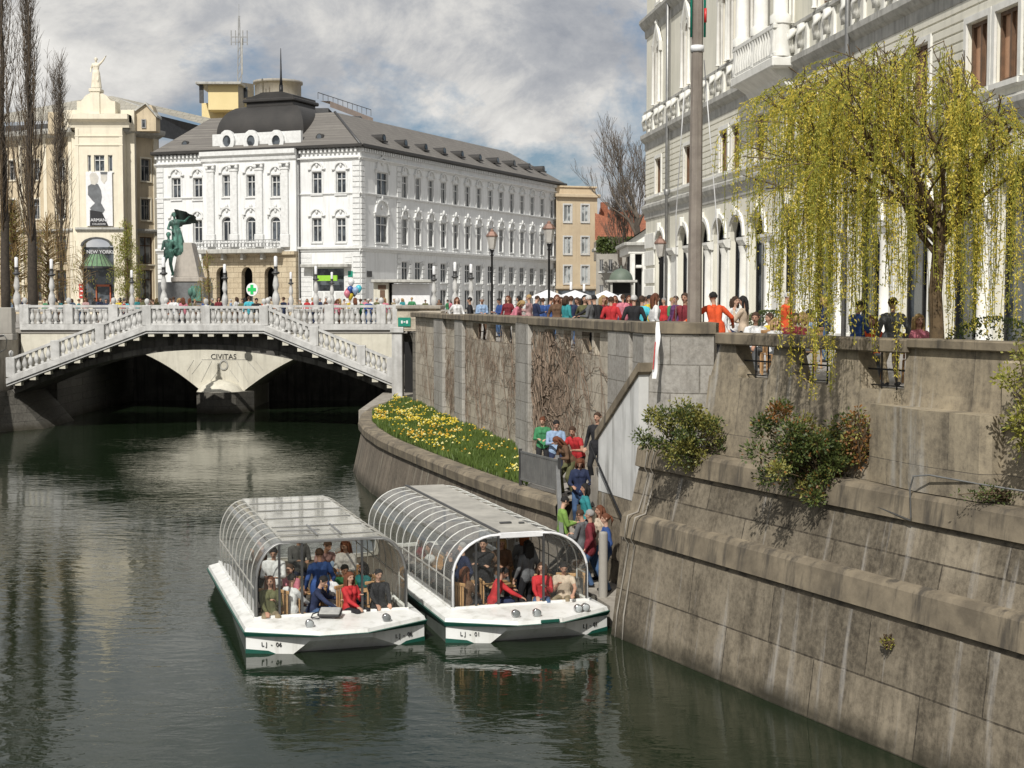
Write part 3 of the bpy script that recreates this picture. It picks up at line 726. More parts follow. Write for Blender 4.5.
# ================= near side bridge with stair flights =================
YB = 78.0
def bz(v): return zat(v, YB)
def bx(u_): return xat(u_, YB)
xl, xr = bx(147), bx(264); xL, xR = bx(8), bx(392)
ztop = bz(306); zend = bz(358.5)
def railz(x):
    if x < xl: return ztop - (xl-x)*(ztop-zend)/(xl-xL)
    if x > xr: return ztop - (x-xr)*(ztop-zend)/(xr*0+xR-xr)
    return ztop
BH = 1.02                                    # rail top to foot of balusters
sb = thing('footbridge', (-16.6,YB,0), 'white stone footbridge arch with balustraded stair flights nearest the viewer', 'bridge')
BAL = MB(); BAL.lathe([(.11,0),(.11,.07),(.07,.1),(.075,.15),(.135,.26),(.145,.34),(.12,.46),(.075,.58),(.06,.66),(.085,.69),(.06,.72),(.1,.76),(.1,.8)], (0,0,0), 8)
bal_me = BAL.mesh('baluster', M_BSTONE)
def rampstrip(mb, xs, zf, h0, h1, y0, y1):    # strip following the rail line between two offsets
    for a, b in zip(xs, xs[1:]):
        mb.xprism([(a,zf(a)+h0),(b,zf(b)+h0),(b,zf(b)+h1),(a,zf(a)+h1)], y0, y1)
xsb = [xL, xl, xr, xR]
M0 = Matrix.Translation((0,YB,0))
m_ = MB(M0); rampstrip(m_, xsb, railz, -.14, 0, -.16, .16); m_.build('rail', M_BSTONE, sb)
m_ = MB(M0); rampstrip(m_, xsb, railz, -BH-.0, -BH+.09, -.17, .17); m_.build('plinth', M_BSTONE, sb)
# pedestals and balusters
peds = [bx(p) for p in (10,55,100,147,206,264,314,361,391)]
bal_n = 0; balr = None
def finial(mb, x, y, z, r=.15): mb.lathe([(.09,0),(.06,.05),(r*.8,.1),(r,.1+r*.8),(r*.8,.1+r*1.6),(.02,.1+r*1.95)], (x,y,z), 8)
for i, x in enumerate(peds):
    m_ = MB(M0); z = railz(x); w_ = .24
    m_.bbox(x-w_, x+w_, -.2, .2, z-BH-.02, z+.03, .02); pd = m_.build('pedestal', M_BSTONE, sb)
    if i in (0,3,4,5): m_ = MB(M0); finial(m_, x, 0, z+.03, .14); m_.build('finial', M_BSTONE, pd)
brl = None
m_ = MB(M0); m_.box(xL, xR, -.02, .0, 0, .01)
for a, b in zip(peds, peds[1:]):
    n = max(3, round((b-a-.48)/.3)); 
    for k in range(n):
        x = a+.24+(b-a-.48)*(k+.5)/n; z = railz(x)-BH+.09
        place(bal_me, Matrix.Translation((x,YB,z)), 'baluster', sb)
# slab edge (string) and beam ends
m_ = MB(M0)
for (h0,h1,y0,y1) in ((-BH-.3,-BH-.0,-.3,.3),(-BH-.44,-BH-.3,-.22,2.6)): rampstrip(m_, [xL-.1,xl,xr,xR+.1], railz, h0, h1, y0, y1)
m_.build('slab_edge', M_BSTONE, sb)
for k in range(27):
    x = xL+.5+k*.8
    if x > xR: break
    z = railz(x)-BH-.46; m_ = MB(M0); m_.box(x-.16, x+.16, -.16, .3, z-.16, z+.03); m_.build('beam_end', M_CREAM, sb)
def archz(x): return 4.3-2.35*((x+16.75)/10.2)**2
m_ = MB(M0); n = 40
for i in range(n):
    a = xL-.3+(xR-xL+.6)*i/n; b = xL-.3+(xR-xL+.6)*(i+1)/n
    ta, tb = railz(a)-BH-.42, railz(b)-BH-.42; za, zb = min(archz(a),ta-.15), min(archz(b),tb-.15)
    m_.xprism([(a,za+.28),(b,zb+.28),(b,tb),(a,ta)], 1.0, 6.0)
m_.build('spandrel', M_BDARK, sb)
m_ = MB(M0)
for i in range(n):
    a = xL-.3+(xR-xL+.6)*i/n; b = xL-.3+(xR-xL+.6)*(i+1)/n
    m_.xprism([(a,archz(a)),(b,archz(b)),(b,archz(b)+.3),(a,archz(a)+.3)], .75, 6.2)
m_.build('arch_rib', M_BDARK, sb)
# main deck behind the stairs, its cream side walls and upper balustrade
y2 = 2.9
m_ = MB(M0); m_.box(xL-.8, xR+.6, y2, 6.4, SZ-.25, SZ); m_.box(xl-.1, xr+.1, .2, y2, SZ-.26, SZ-.01); m_.build('deck', M_GROUND, sb)
for a, b in ((xat(20,YB+y2),xl+.2),(xr-.2,xat(396,YB+y2))):
    m_ = MB(M0)
    for i in range(10):
        p = a+(b-a)*i/10; q = a+(b-a)*(i+1)/10
        m_.xprism([(p,min(railz(p)-BH-.35,5.1)),(q,min(railz(q)-BH-.35,5.1)),(q,5.34),(p,5.34)], y2+.05, y2+.35)
    m_.build('side_wall', M_CREAM, sb)
zt = 6.72
m_ = MB(M0); m_.box(xat(20,YB+y2), xl+.3, y2-.12, y2+.4, 5.34, 5.66); m_.build('plinth', M_BSTONE, sb); m_ = MB(M0); m_.box(xr-.3, xat(398,YB+y2), y2-.12, y2+.4, 5.34, 5.66); m_.build('plinth', M_BSTONE, sb)
m_ = MB(M0); m_.box(xat(20,YB+y2), xl+.3, y2-.05, y2+.3, zt-.14, zt); m_.build('rail', M_BSTONE, sb); m_ = MB(M0); m_.box(xr-.3, xat(398,YB+y2), y2-.05, y2+.3, zt-.14, zt); m_.build('rail', M_BSTONE, sb)
for seg in ((xat(24,YB+y2), xat(68,YB+y2), xat(113,YB+y2), xl+.3), (xr-.3, xat(329,YB+y2), xat(381,YB+y2), xat(397,YB+y2))):
    for j, x in enumerate(seg):
        m_ = MB(M0); m_.bbox(x-.26, x+.26, y2-.08, y2+.33, 5.66, zt+.03, .02); pd = m_.build('pedestal', M_BSTONE, sb)
        m_ = MB(M0); finial(m_, x, y2+.12, zt+.03, .15); m_.build('finial', M_BSTONE, pd)
    for a, b in zip(seg, seg[1:]):
        n = max(1, round((b-a-.5)/.31))
        for k in range(n): place(bal_me, Matrix.Translation((a+.25+(b-a-.5)*(k+.5)/n, YB+y2+.12, 5.68)), 'baluster', sb)
# rear balustrade of the footbridge, simplified to rail and piers seen between the heads
m_ = MB(M0); m_.box(xL-.8, xR+.6, 6.2, 6.45, 6.4, 6.5); m_.box(xL-.8, xR+.6, 6.2, 6.45, 5.4, 5.6)
x = xL
while x < xR: m_.box(x, x+.3, 6.22, 6.43, 5.6, 6.4); x += 1.6
m_.build('rear_parapet', M_BSTONE, sb)
# left abutment and bank
ab = thing('bridge_abutment', (-28,79,0), 'dark stained stone abutment where the footbridge meets the left bank', 'abutment')
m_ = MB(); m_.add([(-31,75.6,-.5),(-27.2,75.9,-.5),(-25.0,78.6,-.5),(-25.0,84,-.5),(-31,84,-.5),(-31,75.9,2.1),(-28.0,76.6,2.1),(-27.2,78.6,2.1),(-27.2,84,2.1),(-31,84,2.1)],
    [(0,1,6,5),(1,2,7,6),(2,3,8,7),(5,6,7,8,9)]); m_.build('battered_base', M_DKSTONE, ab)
m_ = MB(); m_.box(-31,-27.55,77.8,84,2.1,5.2); m_.build('bank_wall', M_PALECOPE, ab)
m_ = MB(); m_.bbox(-31,-26.7,77.55,78.3,4.85,5.2,.03); m_.bbox(-31,-26.75,77.6,78.2,5.2,6.6,.03); m_.build('end_block', M_GREYP, ab)
m_ = MB(); m_.tube([(-27.4,77.5,5.1),(-27.15,77.5,5.15),(-27.0,77.5,4.9),(-27.05,77.5,4.4),(-27.4,77.5,4.2)], .03, 5); m_.build('pipe', M_GREYMET, ab)
m_ = MB(); m_.prism([(-31,76),(-28.3,76),(-22,-60),(-40,-60)], -.5, SZ-.01); tag(m_.build('left_quay_wall', M_QUAY), 'stone quay wall of the left bank running back from the footbridge', 'quay wall')
m_ = MB(); m_.box(-36,-26.4,84.01,101,-.5,SZ-.3); m_.box(-6.6,-3.4,82.1,101,-.5,SZ-.3); tag(m_.build('bank_walls', M_DKSTONE), 'stone bank walls under the bridges, the shade put into their dark colour', 'bank wall', kind='structure')  # walls added dark: the shade under the bridges is in their colour
# right end: stone block over a passage
rb = thing('bridge_gatehouse', (-5,74,2), 'stone block over a dark passage at the right end of the footbridge', 'stone passage')
Y0 = 73.5
def X(u_): return xat(u_, Y0)
def Z(v): return zat(v, Y0)
m_ = MB(); m_.bbox(X(391.5),X(402),Y0,Y0+1.2,1.6,Z(333),.03); m_.bbox(X(390),X(403.5),Y0-.1,Y0+1.3,Z(333),Z(327),.03); m_.build('pillar', M_BSTONE, rb)
m_ = MB(); m_.bbox(X(414)+.05,X(423.5),Y0+3.2,Y0+4,1.6,Z(331),.03); m_.build('pillar', M_PALECOPE, rb)
m_ = MB(); m_.box(X(397),-3.85,Y0,Y0+5,Z(331),Z(309)); m_.build('lintel_block', M_VWALL, rb)
m_ = MB(); m_.bbox(X(396),-3.6,Y0-.15,Y0+5,Z(309),Z(305.5),.03); m_.build('coping', M_PALECOPE, rb)
m_ = MB(); m_.box(-4.75,-3.95,69.3,Y0+5,1.6,Z(331)-.002); m_.build('passage_wall', M_DKSTONE, rb)
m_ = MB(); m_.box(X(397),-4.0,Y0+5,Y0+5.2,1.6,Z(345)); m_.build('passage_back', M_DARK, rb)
m_ = MB(); m_.box(-7.0,-3.9,66,82,1.2,1.98); struct(m_, 'passage_floor', M_PALECOPE)
m_ = MB(); m_.box(-4.6,-3.4,69.2,73.6,5.0,6.45); m_.box(-4.6,-3.4,69.2,73.4,1.6,5.0); m_.build('corner_block', M_VWALL, rb)
m_ = MB(); m_.bbox(X(398),X(410.5),Y0-.06,Y0-.01,Z(326.5),Z(317.5),.005); sg = m_.build('green_street_sign', M_SIGNGREEN)
tag(sg, 'small green sign with a white mark on the stone block beside the passage', 'sign')
m_ = MB(); 
for k in range(3): m_.box(X(401)+k*.13, X(401)+k*.13+.09, Y0-.075, Y0-.062, Z(323.5)+.05*(k%2), Z(320.5)-.04*(k==1))
m_.build('mark', M_CLOTHW, sg)

# ================= middle bridge with pier =================
YC = 91.0
cb_ = thing('middle_bridge', (-17,YC,0), 'cream stone middle bridge with two dark arches and an inscribed pier', 'bridge')
px0, px1 = xat(199,YC), xat(244,YC)
def az(x):
    if x < px0: c = px0-7.2; return 1.35+3.1*(1-min(1,abs((x-c)/7.2))**2)
    if x > px1: c = px1+7.9; return 1.35+3.1*(1-min(1,abs((x-c)/7.9))**2)
    return -.5
m_ = MB(Matrix.Translation((0,YC,0))); xs_ = [-32.5+.55*i for i in range(60) if -32.5+.55*i < -1] + [px0-.001, px0+.001, px1-.001, px1+.001]; xs_.sort()
for a, b in zip(xs_, xs_[1:]): m_.xprism([(a,az(a)),(b,az(b)),(b,5.3),(a,5.3)], 0, 9)
m_.build('vaults', M_CREAM, cb_)
m_ = MB(Matrix.Translation((0,YC,0))); m_.box(-33,-2,-.25,9.2,5.302,5.39); m_.box(-33,-2,-.12,.15,6.25,6.4)
x = -32.5
while x < -3: m_.box(x, x+.5, -.1, .13, 5.39, 6.25); x += 2.4
m_.build('deck', M_GROUND, cb_)
m_ = MB(); c = [(px0-.2,YC-.1),(px0+.1,YC-1.5),(-18.3,YC-2.2),(px1-.3,YC-1.5),(px1+.6,YC-.1)]; m_.prism(c, -.5, 1.3); m_.build('cutwater', M_DKSTONE, cb_); m_ = MB(); m_.lathe([(1.45,0),(1.2,.35),(.65,.6),(.05,.72)], (-18.3,YC-.3,1.3), 14); m_.build('cutwater_cap', M_CREAM, cb_)
Wt = Matrix.Translation((xat(223,YC),YC-.02,zat(359,YC)))
text('CIVITAS', .46, Wt, M_INK, 'inscription', cb_)
m_ = MB(Matrix.Translation((0,YC,0)))
n = 16; cx, cz = xat(223,YC), zat(365,YC)
for i in range(n):
    a, b = 2*math.pi*i/n, 2*math.pi*(i+1)/n
    m_.xprism([(cx+.2*math.cos(a),cz+.24*math.sin(a)),(cx+.28*math.cos(a),cz+.33*math.sin(a)),(cx+.28*math.cos(b),cz+.33*math.sin(b)),(cx+.2*math.cos(b),cz+.24*math.sin(b))], -.06, -.01)
m_.build('wreath', M_GTRIM, cb_)
m_ = MB(Matrix.Translation((0,YC,0)))
def gro(u0,v0,u1,v1): m_.bar((xat(u0,YC),-.005,zat(v0,YC)), (xat(u1,YC),-.005,zat(v1,YC)), .035, .02)
gro(201,359.5,247,359.5)
for a in ((193,360,186,371),(201,361,191,374),(211,361,200,382),(236,361,247,382),(247,361,258,374),(255,361,262,370),(218,370,209,382),(229,370,238,382)): gro(*a)
m_.build('joints', M_GTRIM, cb_)
# stone lamps: double-baluster post with a frosted glass tube
def bridge_lamp(x, y, z, h, label):
    r_ = thing('bridge_lamp', (x,y,z), label, 'lamp', 'stone baluster lamps on the bridges'); k = h/2.6; kk = k*.78
    m_ = MB(Matrix.Translation((x,y,z)) @ Matrix.Diagonal((kk,kk,k,1)))
    m_.lathe([(.3,0),(.3,.08),(.14,.14),(.18,.3),(.26,.5),(.2,.75),(.1,.95),(.13,1.0),(.2,1.2),(.14,1.5),(.09,1.68),(.15,1.72)], (0,0,0), 10); m_.build('post', M_BSTONE, r_)
    m_ = MB(Matrix.Translation((x,y,z)) @ Matrix.Diagonal((kk,kk,k,1))); m_.lathe([(.09,1.72),(.24,1.76),(.24,1.84),(.13,1.86),(.12,2.08),(.15,2.1)], (0,0,0), 10); m_.build('collar', M_DKMET, r_)
    m_ = MB(Matrix.Translation((x,y,z)) @ Matrix.Diagonal((kk,kk,k,1))); m_.lathe([(.1,2.1),(.11,2.12),(.11,2.56),(.06,2.6)], (0,0,0), 10); m_.build('glass_tube', M_CLOTHW, r_)
    return r_
for u_, vt, Yl, lb in ((17,257,84,'lamp at the far left end of the bridges beside the bare poplar'), (52,259,88,'lamp just right of the dark poplar trunk'),
        (132,270,96,'lamp in front of the small leafing tree'), (164,257,84.5,'lamp in front of the bronze poet figure'), (225,264,88,'lamp left of the round green cross sign'),
        (276,256,84.5,'tall lamp right of the round green cross sign'), (291,272,100,'lamp left of the green shop awning'), (316,266,98,'lamp in front of the green shop awning'), (332,272,101,'lamp right of the green shop awning'),
        (434,266,84.5,'lamp right of the small white kiosk'), (455,262,88,'middle lamp of three left of the black lantern post'), (471,264,90,'lamp just left of the first black lantern post'),
        (571,282,99,'left lamp of the pair before the tan building'), (584,284,103,'right lamp of the pair before the tan building')):
    z0 = 5.4; x = xat(u_,Yl); ht = zat(vt,Yl)-z0; bridge_lamp(x, Yl, z0+max(0,ht-3.2)*0+ (1.0 if ht > 3.2 else .0), ht-(1.0 if ht > 3.2 else 0), 'white stone ' + lb)
# ================= white palace in the middle =================
PL, PC = Vector((-38.7,159)), Vector((-15.6,150))
FL = Frame(PL, PC-PL); LL = (PC-PL).length
FR_ = Frame(PC, (.403,.915)); LR = FR_.x(561.5)
EAVE = 22.9
pal = thing('palace', (-27,153,SZ), 'large white ornate palace with dark square dome, grey roof and long row of windows', 'building')
def hole(fr, u0, v0, u1, v1, arch=0):
    a = fr.px(u0, (v0+v1)/2); b = fr.px(u1, (v0+v1)/2); um = (u0+u1)/2
    return (a[0], b[0], fr.px(um, v1)[1], fr.px(um, v0)[1], arch)
hs = []; wn = []
def addw(fr, u, v0, v1, wpx, arch=0, deco='round', style='cross', fm=None, y=0.0, lst=None, h2=None):
    h = hole(fr, u-wpx/2, v0, u+wpx/2, v1, arch); (lst if lst is not None else hs).append(h)
    wn.append((fr, (h[0]+h[1])/2, h[2], h[1]-h[0], h[3]-h[2], arch, deco, style, fm, y)); return h
for u_ in (176.5,198): addw(FL, u_, 178, 199.5, 9, 0, 'round'); addw(FL, u_, 220, 243, 9, 0, 'round')
for u_ in (317,341): addw(FL, u_, 172, 194, 9.5, 0, 'round'); addw(FL, u_, 218, 242, 9.5, 0, 'round')
# ground floor shop front (right wing) - dark opening with white doors
shop = hole(FL, 313, 268.5, 344, 291); hs.append(shop)
sd = hole(FL, 316, 291.5, 342, 306); 
u205, u298 = FL.x(206.5), FL.x(299)
m_ = MB(FL.M)
wall(m_, 0, u205, SZ-.5, EAVE, [h for h in hs if h[1] < u205], .4, 0); wall(m_, u298, LL, SZ-.5, EAVE, [h for h in hs if h[0] > u298], .4, 0)
# risalit, set forward
ry = -.45; hr = []
for u_ in (229.5,253.5,278): addw(FL, u_, 175.5, 197, 9, 0, 'round', y=ry, lst=hr); addw(FL, u_, 217, 242, 9.5, .5, 'fancy', y=ry, lst=hr)
zg = FL.px(250, 252)[1]
wall(m_, u205, u298, zg, EAVE, hr, .4, 0, y=ry)
for x in (u205, u298): m_.add([(x,ry,zg),(x,.0,zg),(x,0,EAVE),(x,ry,EAVE)], [(0,1,2,3)])
m_.build('front_wall', M_WHITE, pal)
hg = []
for u_ in (225,250,273): hg.append(hole(FL, u_-5.5, 267, u_+5.5, 301, .8))
m_ = MB(FL.M); wall(m_, u205+.02, u298-.02, SZ-.5, zg-.01, hg, .7, 0, y=ry-.15); m_.box(u205, u298, ry-.5, 0, zg-.35, zg)
for x in (u205+.02, u298-.02): m_.add([(x,ry-.15,SZ-.5),(x,0,SZ-.5),(x,0,zg),(x,ry-.15,zg)], [(0,1,2,3)])
m_.build('rusticated_ground_floor', M_OCHRE, pal)
m_ = MB(FL.M); wall(m_, 0, LL, SZ-.5, EAVE, [], 0, 0, y=1.2); m_.build('dark_rooms', M_DARK, pal)
# right (long) facade
hs2 = []; pil = [FR_.x(397)]
h = hole(FR_, 376.5, 172.5, 387.5, 196); hs2.append(h); wn.append((FR_, (h[0]+h[1])/2, h[2], h[1]-h[0], h[3]-h[2], 0, 'fancy', 'cross', None, 0))
h = hole(FR_, 375.5, 216, 387.5, 243); hs2.append(h); wn.append((FR_, (h[0]+h[1])/2, h[2], h[1]-h[0], h[3]-h[2], 0, 'fancy', 'cross', None, 0))
za = FR_.px(405,176)[1]; zb = FR_.px(405,198.5)[1]; zc = FR_.px(405,219)[1]; zd = FR_.px(405,245)[1]; ze = 10.9; zf = 8.9; z8 = 8.2
cols = [340+.3125*k for k in (208,250,291,331,370,408,444,481,515,549,582,614,646,677)]
for c in cols:
    x = FR_.x(c)
    for (z0, z1, dc) in ((zb,za,'round'),(zd,zc,'fancy')):
        hs2.append((x-.62,x+.62,z0,z1,0)); wn.append((FR_, x, z0, 1.24, z1-z0, 0, dc, 'cross', None, 0))
    if x > 8:
        hs2.append((x-.7,x+.7,9.0,11.2,0)); wn.append((FR_, x, 9.0, 1.4, 2.2, 0, None, 'cross', None, 0))
        hs2.append((x-.75,x+.75,5.3,8.2,0)); wn.append((FR_, x, 5.3, 1.5, 2.9, 0, None, 'bar', None, 0))
m_ = MB(FR_.M); wall(m_, 0, LR, SZ-.5, EAVE, hs2, .4, 0); m_.build('side_wall', M_WHITE, pal)
m_ = MB(FR_.M); wall(m_, 0, LR, SZ-.5, EAVE, [], 0, 0, y=1.0); m_.build('dark_rooms', M_DARK, pal)
m_ = MB(FR_.M); m_.poly([(LR,0,SZ-.5),(LR,14,SZ-.5),(LR,14,EAVE),(LR,0,EAVE)]); m_.build('end_wall', M_WHITE, pal)
for (fr, x, z, w_, h_, a, dc, sty, fm, y) in wn: window(pal, fr, x, z, w_, h_, .3 if fr is FL else .2, a, sty, fm, deco=dc, y=y, sill=h_ > 1.8 and z > 8.5)
# string courses, cornices, pilasters, quoins
zs1 = FL.px(330, 194.5)[1]-.1; zs2 = FL.px(330,251)[1]
def corn(fr, x0, x1, z, d, h, y=0.0, m=M_WHITE2, nm='cornice'):
    b = MB(fr.M); b.sweep([(y,z),(y-d*.4,z+h*.15),(y-d*.5,z+h*.5),(y-d,z+h*.62),(y-d,z+h),(y,z+h+.04)], x0, x1)
    for x in (x0, x1): b.poly([(x,y,z),(x,y-d*.4,z+h*.15),(x,y-d*.5,z+h*.5),(x,y-d,z+h*.62),(x,y-d,z+h),(x,y,z+h+.04)])
    return b.build(nm, m, pal if fr in (FL, FR_) else None)
for fr, x0, x1 in ((FL,-.1,u205-.05),(FL,u298+.05,LL+.3),(FR_,-.3,LR+.1)):
    corn(fr, x0, x1, zs1, .16, .25); corn(fr, x0, x1, zs2-.1, .35, .55); corn(fr, x0, x1, EAVE-1.5, .3, .35)
corn(FL, u205-.1, u298+.1, EAVE-1.35, .5, 1.2, ry)
def dent(fr, x0, x1):
    b = MB(fr.M); x = x0
    while x < x1: b.box(x, x+.22, -.34, .0, EAVE-.66, EAVE-.3); x += .5
    b.build('dentils', M_WHITE2, pal)
dent(FL, 0, u205-.3); dent(FL, u298+.3, LL); dent(FR_, 0, LR)
for u_ in (215,238,263,288.5):
    x = FL.x(u_); b = MB(FL.M); z0 = FL.px(u_,239)[1]; z1 = EAVE-1.5
    b.bbox(x-.42, x+.42, ry-.28, ry+.01, z0+.5, z1-.8, .04); b.bbox(x-.52, x+.52, ry-.36, ry+.01, z0-.9, z0+.5, .05); b.bbox(x-.5, x+.5, ry-.34, ry+.01, z1-.8, z1-.55, .04)
    for s_ in (-1,1): b.ell((x+s_*.4,ry-.3,z1-.35), (.2,.16,.24), 8)
    b.bbox(x-.6, x+.6, ry-.42, ry+.01, z1-.18, z1, .03)
    b.build('giant_pilaster', M_WHITE2, pal)
for fr, xs in ((FL,(.45,LL-.45)),(FR_,(.45,FR_.x(399),LR-.5))):
    for x in xs:
        b = MB(fr.M); z = SZ
        while z < EAVE-1.6: b.bbox(x-.42, x+.42, -.12, .02, z+.03, z+.5, .02); z += .55
        b.build('quoins', M_WHITE2, pal)
for x in [FR_.x(c)+1.2 for c in cols]:                 # piers between the ground floor bays
    b = MB(FR_.M); z = SZ
    while z < 11.3: b.bbox(x-.33, x+.33, -.14, .02, z+.03, z+.45, .02); z += .5
    b.build('banded_pier', M_WHITE2, pal)
b = MB(FL.M)
z = SZ
while z < zs2-.5:
    b.box(u298+.1, shop[0]-.15, -.05, .01, z, z+.45); b.box(shop[1]+.15, LL-1, -.05, .01, z, z+.45); z += .5
b.build('rusticated_courses', M_WHITE2, pal)
for x in (u298+.22,):
    b = MB(FL.M); b.tube([(x,-.12,SZ),(x,-.12,EAVE)], .09, 6); b.build('downpipe', M_DKMET, pal)
# balcony with wrought railing over the ochre ground floor
b = MB(FL.M); zb_ = FL.px(250,249.5)[1]; b.bbox(FL.x(207), FL.x(287), ry-1.5, ry, zb_-.45, zb_, .04)
x = FL.x(209)
while x < FL.x(286): b.xprism([(x,zb_-.45),(x+.3,zb_-.45),(x+.3,zb_-1.1),(x,zb_-1.1)], ry-.9, ry); x += 2.4
bal = b.build('balcony', M_GTRIM, pal)
b = MB(FL.M); x = FL.x(207)+.05; yb = ry-1.42
while x < FL.x(286.5):
    for k in range(8):
        a0, a1 = 2*math.pi*k/8, 2*math.pi*(k+1)/8
        b.bar((x+.2+.17*math.cos(a0),yb,zb_+.42+.27*math.sin(a0)), (x+.2+.17*math.cos(a1),yb,zb_+.42+.27*math.sin(a1)), .035)
    b.bar((x,yb,zb_), (x,yb,zb_+.9), .04); x += .42
b.box(FL.x(207), FL.x(287), yb-.03, yb+.03, zb_+.88, zb_+.95); b.build('balcony_railing', M_GREYMET, bal)
# shop front below
b = MB(FL.M); b.box(shop[0], shop[1], .3, .38, shop[2]-.0, shop[3]); b.build('shop_glass', M_PANE, pal)
b = MB(FL.M); b.bbox(FL.x(305), FL.x(352), -1.0, .02, shop[3]+.1, shop[3]+.45, .05); b.build('shop_canopy', M_GTRIM, pal)
b = MB(FL.M); b.xprism([(FL.x(319),FL.px(330,281)[1]),(FL.x(341),FL.px(330,281)[1]),(FL.x(341),FL.px(330,275.5)[1]),(FL.x(319),FL.px(330,275.5)[1])], -.9, -.7); b.build('shop_sign', M_LIME, pal)
b = MB(FL.M)
for k in range(3): b.bbox(shop[0]+.15+k*1.25, shop[0]+1.2+k*1.25, -.03, .05, SZ, shop[2]-.1, .02)
b.build('shop_doors', M_WFRAME, pal)
b = MB(FL.M); b.bbox(FL.x(348.5), FL.x(355.5), -.1, .0, FL.px(352,277)[1], FL.px(352,271)[1], .02); b.build('green_plaque', M_SIGNGREEN, pal)
b = MB(FR_.M); b.bbox(FR_.x(367), FR_.x(371.5), -.1, .0, FR_.px(369,277)[1], FR_.px(369,271)[1], .02); b.build('grey_plaque', M_DKMET, pal)
# attic with three round windows
za_ = EAVE+.1; zt_ = FL.px(260,132)[1]
b = MB(FL.M)
b.xprism([(FL.x(213),za_-.1),(FL.x(301),za_-.1),(FL.x(301),zt_),(FL.x(213),zt_)], .25, .65)
at = b.build('attic', M_WHITE2, pal)
for u_ in (228.5,252.5,277.5):
    x = FL.x(u_); zc_ = FL.px(u_,141)[1]; b = MB(FL.M); n = 14
    for k in range(n):
        a0, a1 = 2*math.pi*k/n, 2*math.pi*(k+1)/n
        f = lambda r, a: (x+r*math.cos(a), zc_+r*1.25*math.sin(a))
        b.xprism([f(.5,a0), f(.95,a0), f(.95,a1), f(.5,a1)][::-1], -.05, .4)
    o = b.build('round_window', M_WHITE2, at); b = MB(FL.M); b.xprism([(x+.52*math.cos(2*math.pi*k/12), zc_+.65*math.sin(2*math.pi*k/12)) for k in range(12)][::-1], .1, .24); b.build('pane', M_PANE, o)
# roof: eave polygon rising to a flat ridge
def W3(fr, x, y, z): p = fr.w(x, y, z); return (p.x, p.y, z)
ez = EAVE+.05; o0 = .55
back = 15
e1 = W3(FL,-.3,-o0,ez); e2 = W3(FL,LL+.3,-o0,ez); e3 = W3(FR_,LR+.3,-o0,ez)
r1 = W3(FL,3,6,ez+4.3); r2 = W3(FL,LL-6.2,6.2,ez+4.3); r3 = W3(FR_,LR-4,6.4,ez+4.3)
b1 = W3(FL,0,back,ez); b3 = W3(FR_,LR,back,ez)
b = MB(); b.poly([e1,e2,r2,r1]); b.poly([e2,e3,r3,r2]); b.poly([e1,r1,b1]); b.poly([e3,b3,r3]); rb_ = W3(FL,LL-back,back,ez); b.poly([r1,r2,rb_,b1]); b.poly([r2,r3,b3,rb_]); b.build('roof', M_ROOF, pal)
b = MB(); M_RIDGE = M_DKMET; b.tube([e2,r2], .16, 5); b.build('hip_ridge', M_RIDGE, pal)
for fr, x0, x1 in ((FL,-.35,LL+.55),(FR_,-.5,LR+.4)):
    b = MB(fr.M); b.sweep([(.02,EAVE-.28),(-.55,EAVE-.2),(-.66,EAVE-.14),(-.66,EAVE+.1),(-.5,EAVE+.12)], x0, x1); b.build('gutter', M_DOME, pal)
def dormer(fr, u_, v_):
    y = 1.7; x, z = fr.px(u_, v_, y)
    b = MB(fr.M); n = 10; z -= .1; P = [(x+.45*math.cos(math.pi*k/n), z-.15+.48*math.sin(math.pi*k/n)) for k in range(n+1)]
    b.xprism(([(x+.45,z-.4)]+P+[(x-.45,z-.4)])[::-1], y-.8, y+.9); b.bbox(x-.65, x+.65, y-.95, y-.75, z-.52, z-.36, .02)
    o = b.build('dormer', M_DOME, pal); b = MB(fr.M)
    b.xprism([(x+.27*math.cos(2*math.pi*k/12), z-.05+.3*math.sin(2*math.pi*k/12)) for k in range(12)][::-1], y-.86, y-.8); b.build('pane', M_PANE, o)
for u_, v_ in ((323,136.5),(189,143.5)): dormer(FL, u_, v_)
for a_, c_ in ((120,53),(190,70),(255,83),(315,95),(372,105),(430,116),(487,126),(540,135),(590,145),(635,153)): dormer(FR_, 340+.3125*a_, 120+.3125*c_)
# square dome
dc = FL.w(FL.x(276), 6.6, 0); zd0 = 24.9; zd1 = zat(102, 156)
b = MB(FL.M); cy = 6.6; cx = FL.x(283, cy); pr = []
hw0, hw1 = 5.35, 2.7
for k in range(13):
    t = k/12; hw = hw1 + (hw0-hw1)*math.sqrt(max(0,1-t*t)); pr.append((hw, zd0 + (zd1-zd0)*t))
vs = []; 
for hw, z in pr: vs += [(cx-hw,cy-hw*.86,z),(cx+hw,cy-hw*.86,z),(cx+hw,cy+hw*.86,z),(cx-hw,cy+hw*.86,z)]
b.add(vs, [(4*i+k,4*i+(k+1)%4,4*i+4+(k+1)%4,4*i+4+k) for i in range(12) for k in range(4)], 0, False)
b.box(cx-5.37, cx+5.37, cy-4.62, cy+4.62, 23.2, zd0)
dm = b.build('dome', M_DOME, pal)
b = MB(FL.M); z = zd1; b.bbox(cx-2.9, cx+2.9, cy-2.5, cy+2.5, z-.2, z+.35, .06); b.bbox(cx-3.2, cx+3.2, cy-2.8, cy+2.8, z+.35, z+.75, .1); b.box(cx-2.9, cx+2.9, cy-2.5, cy+2.5, z+.75, z+1.0)
b.xprism([(cx-2.8,z+1.0),(cx+2.8,z+1.0),(cx+1.2,z+1.5),(cx-1.2,z+1.5)], cy-2, cy+2); b.build('dome_crown', M_DOME, dm)
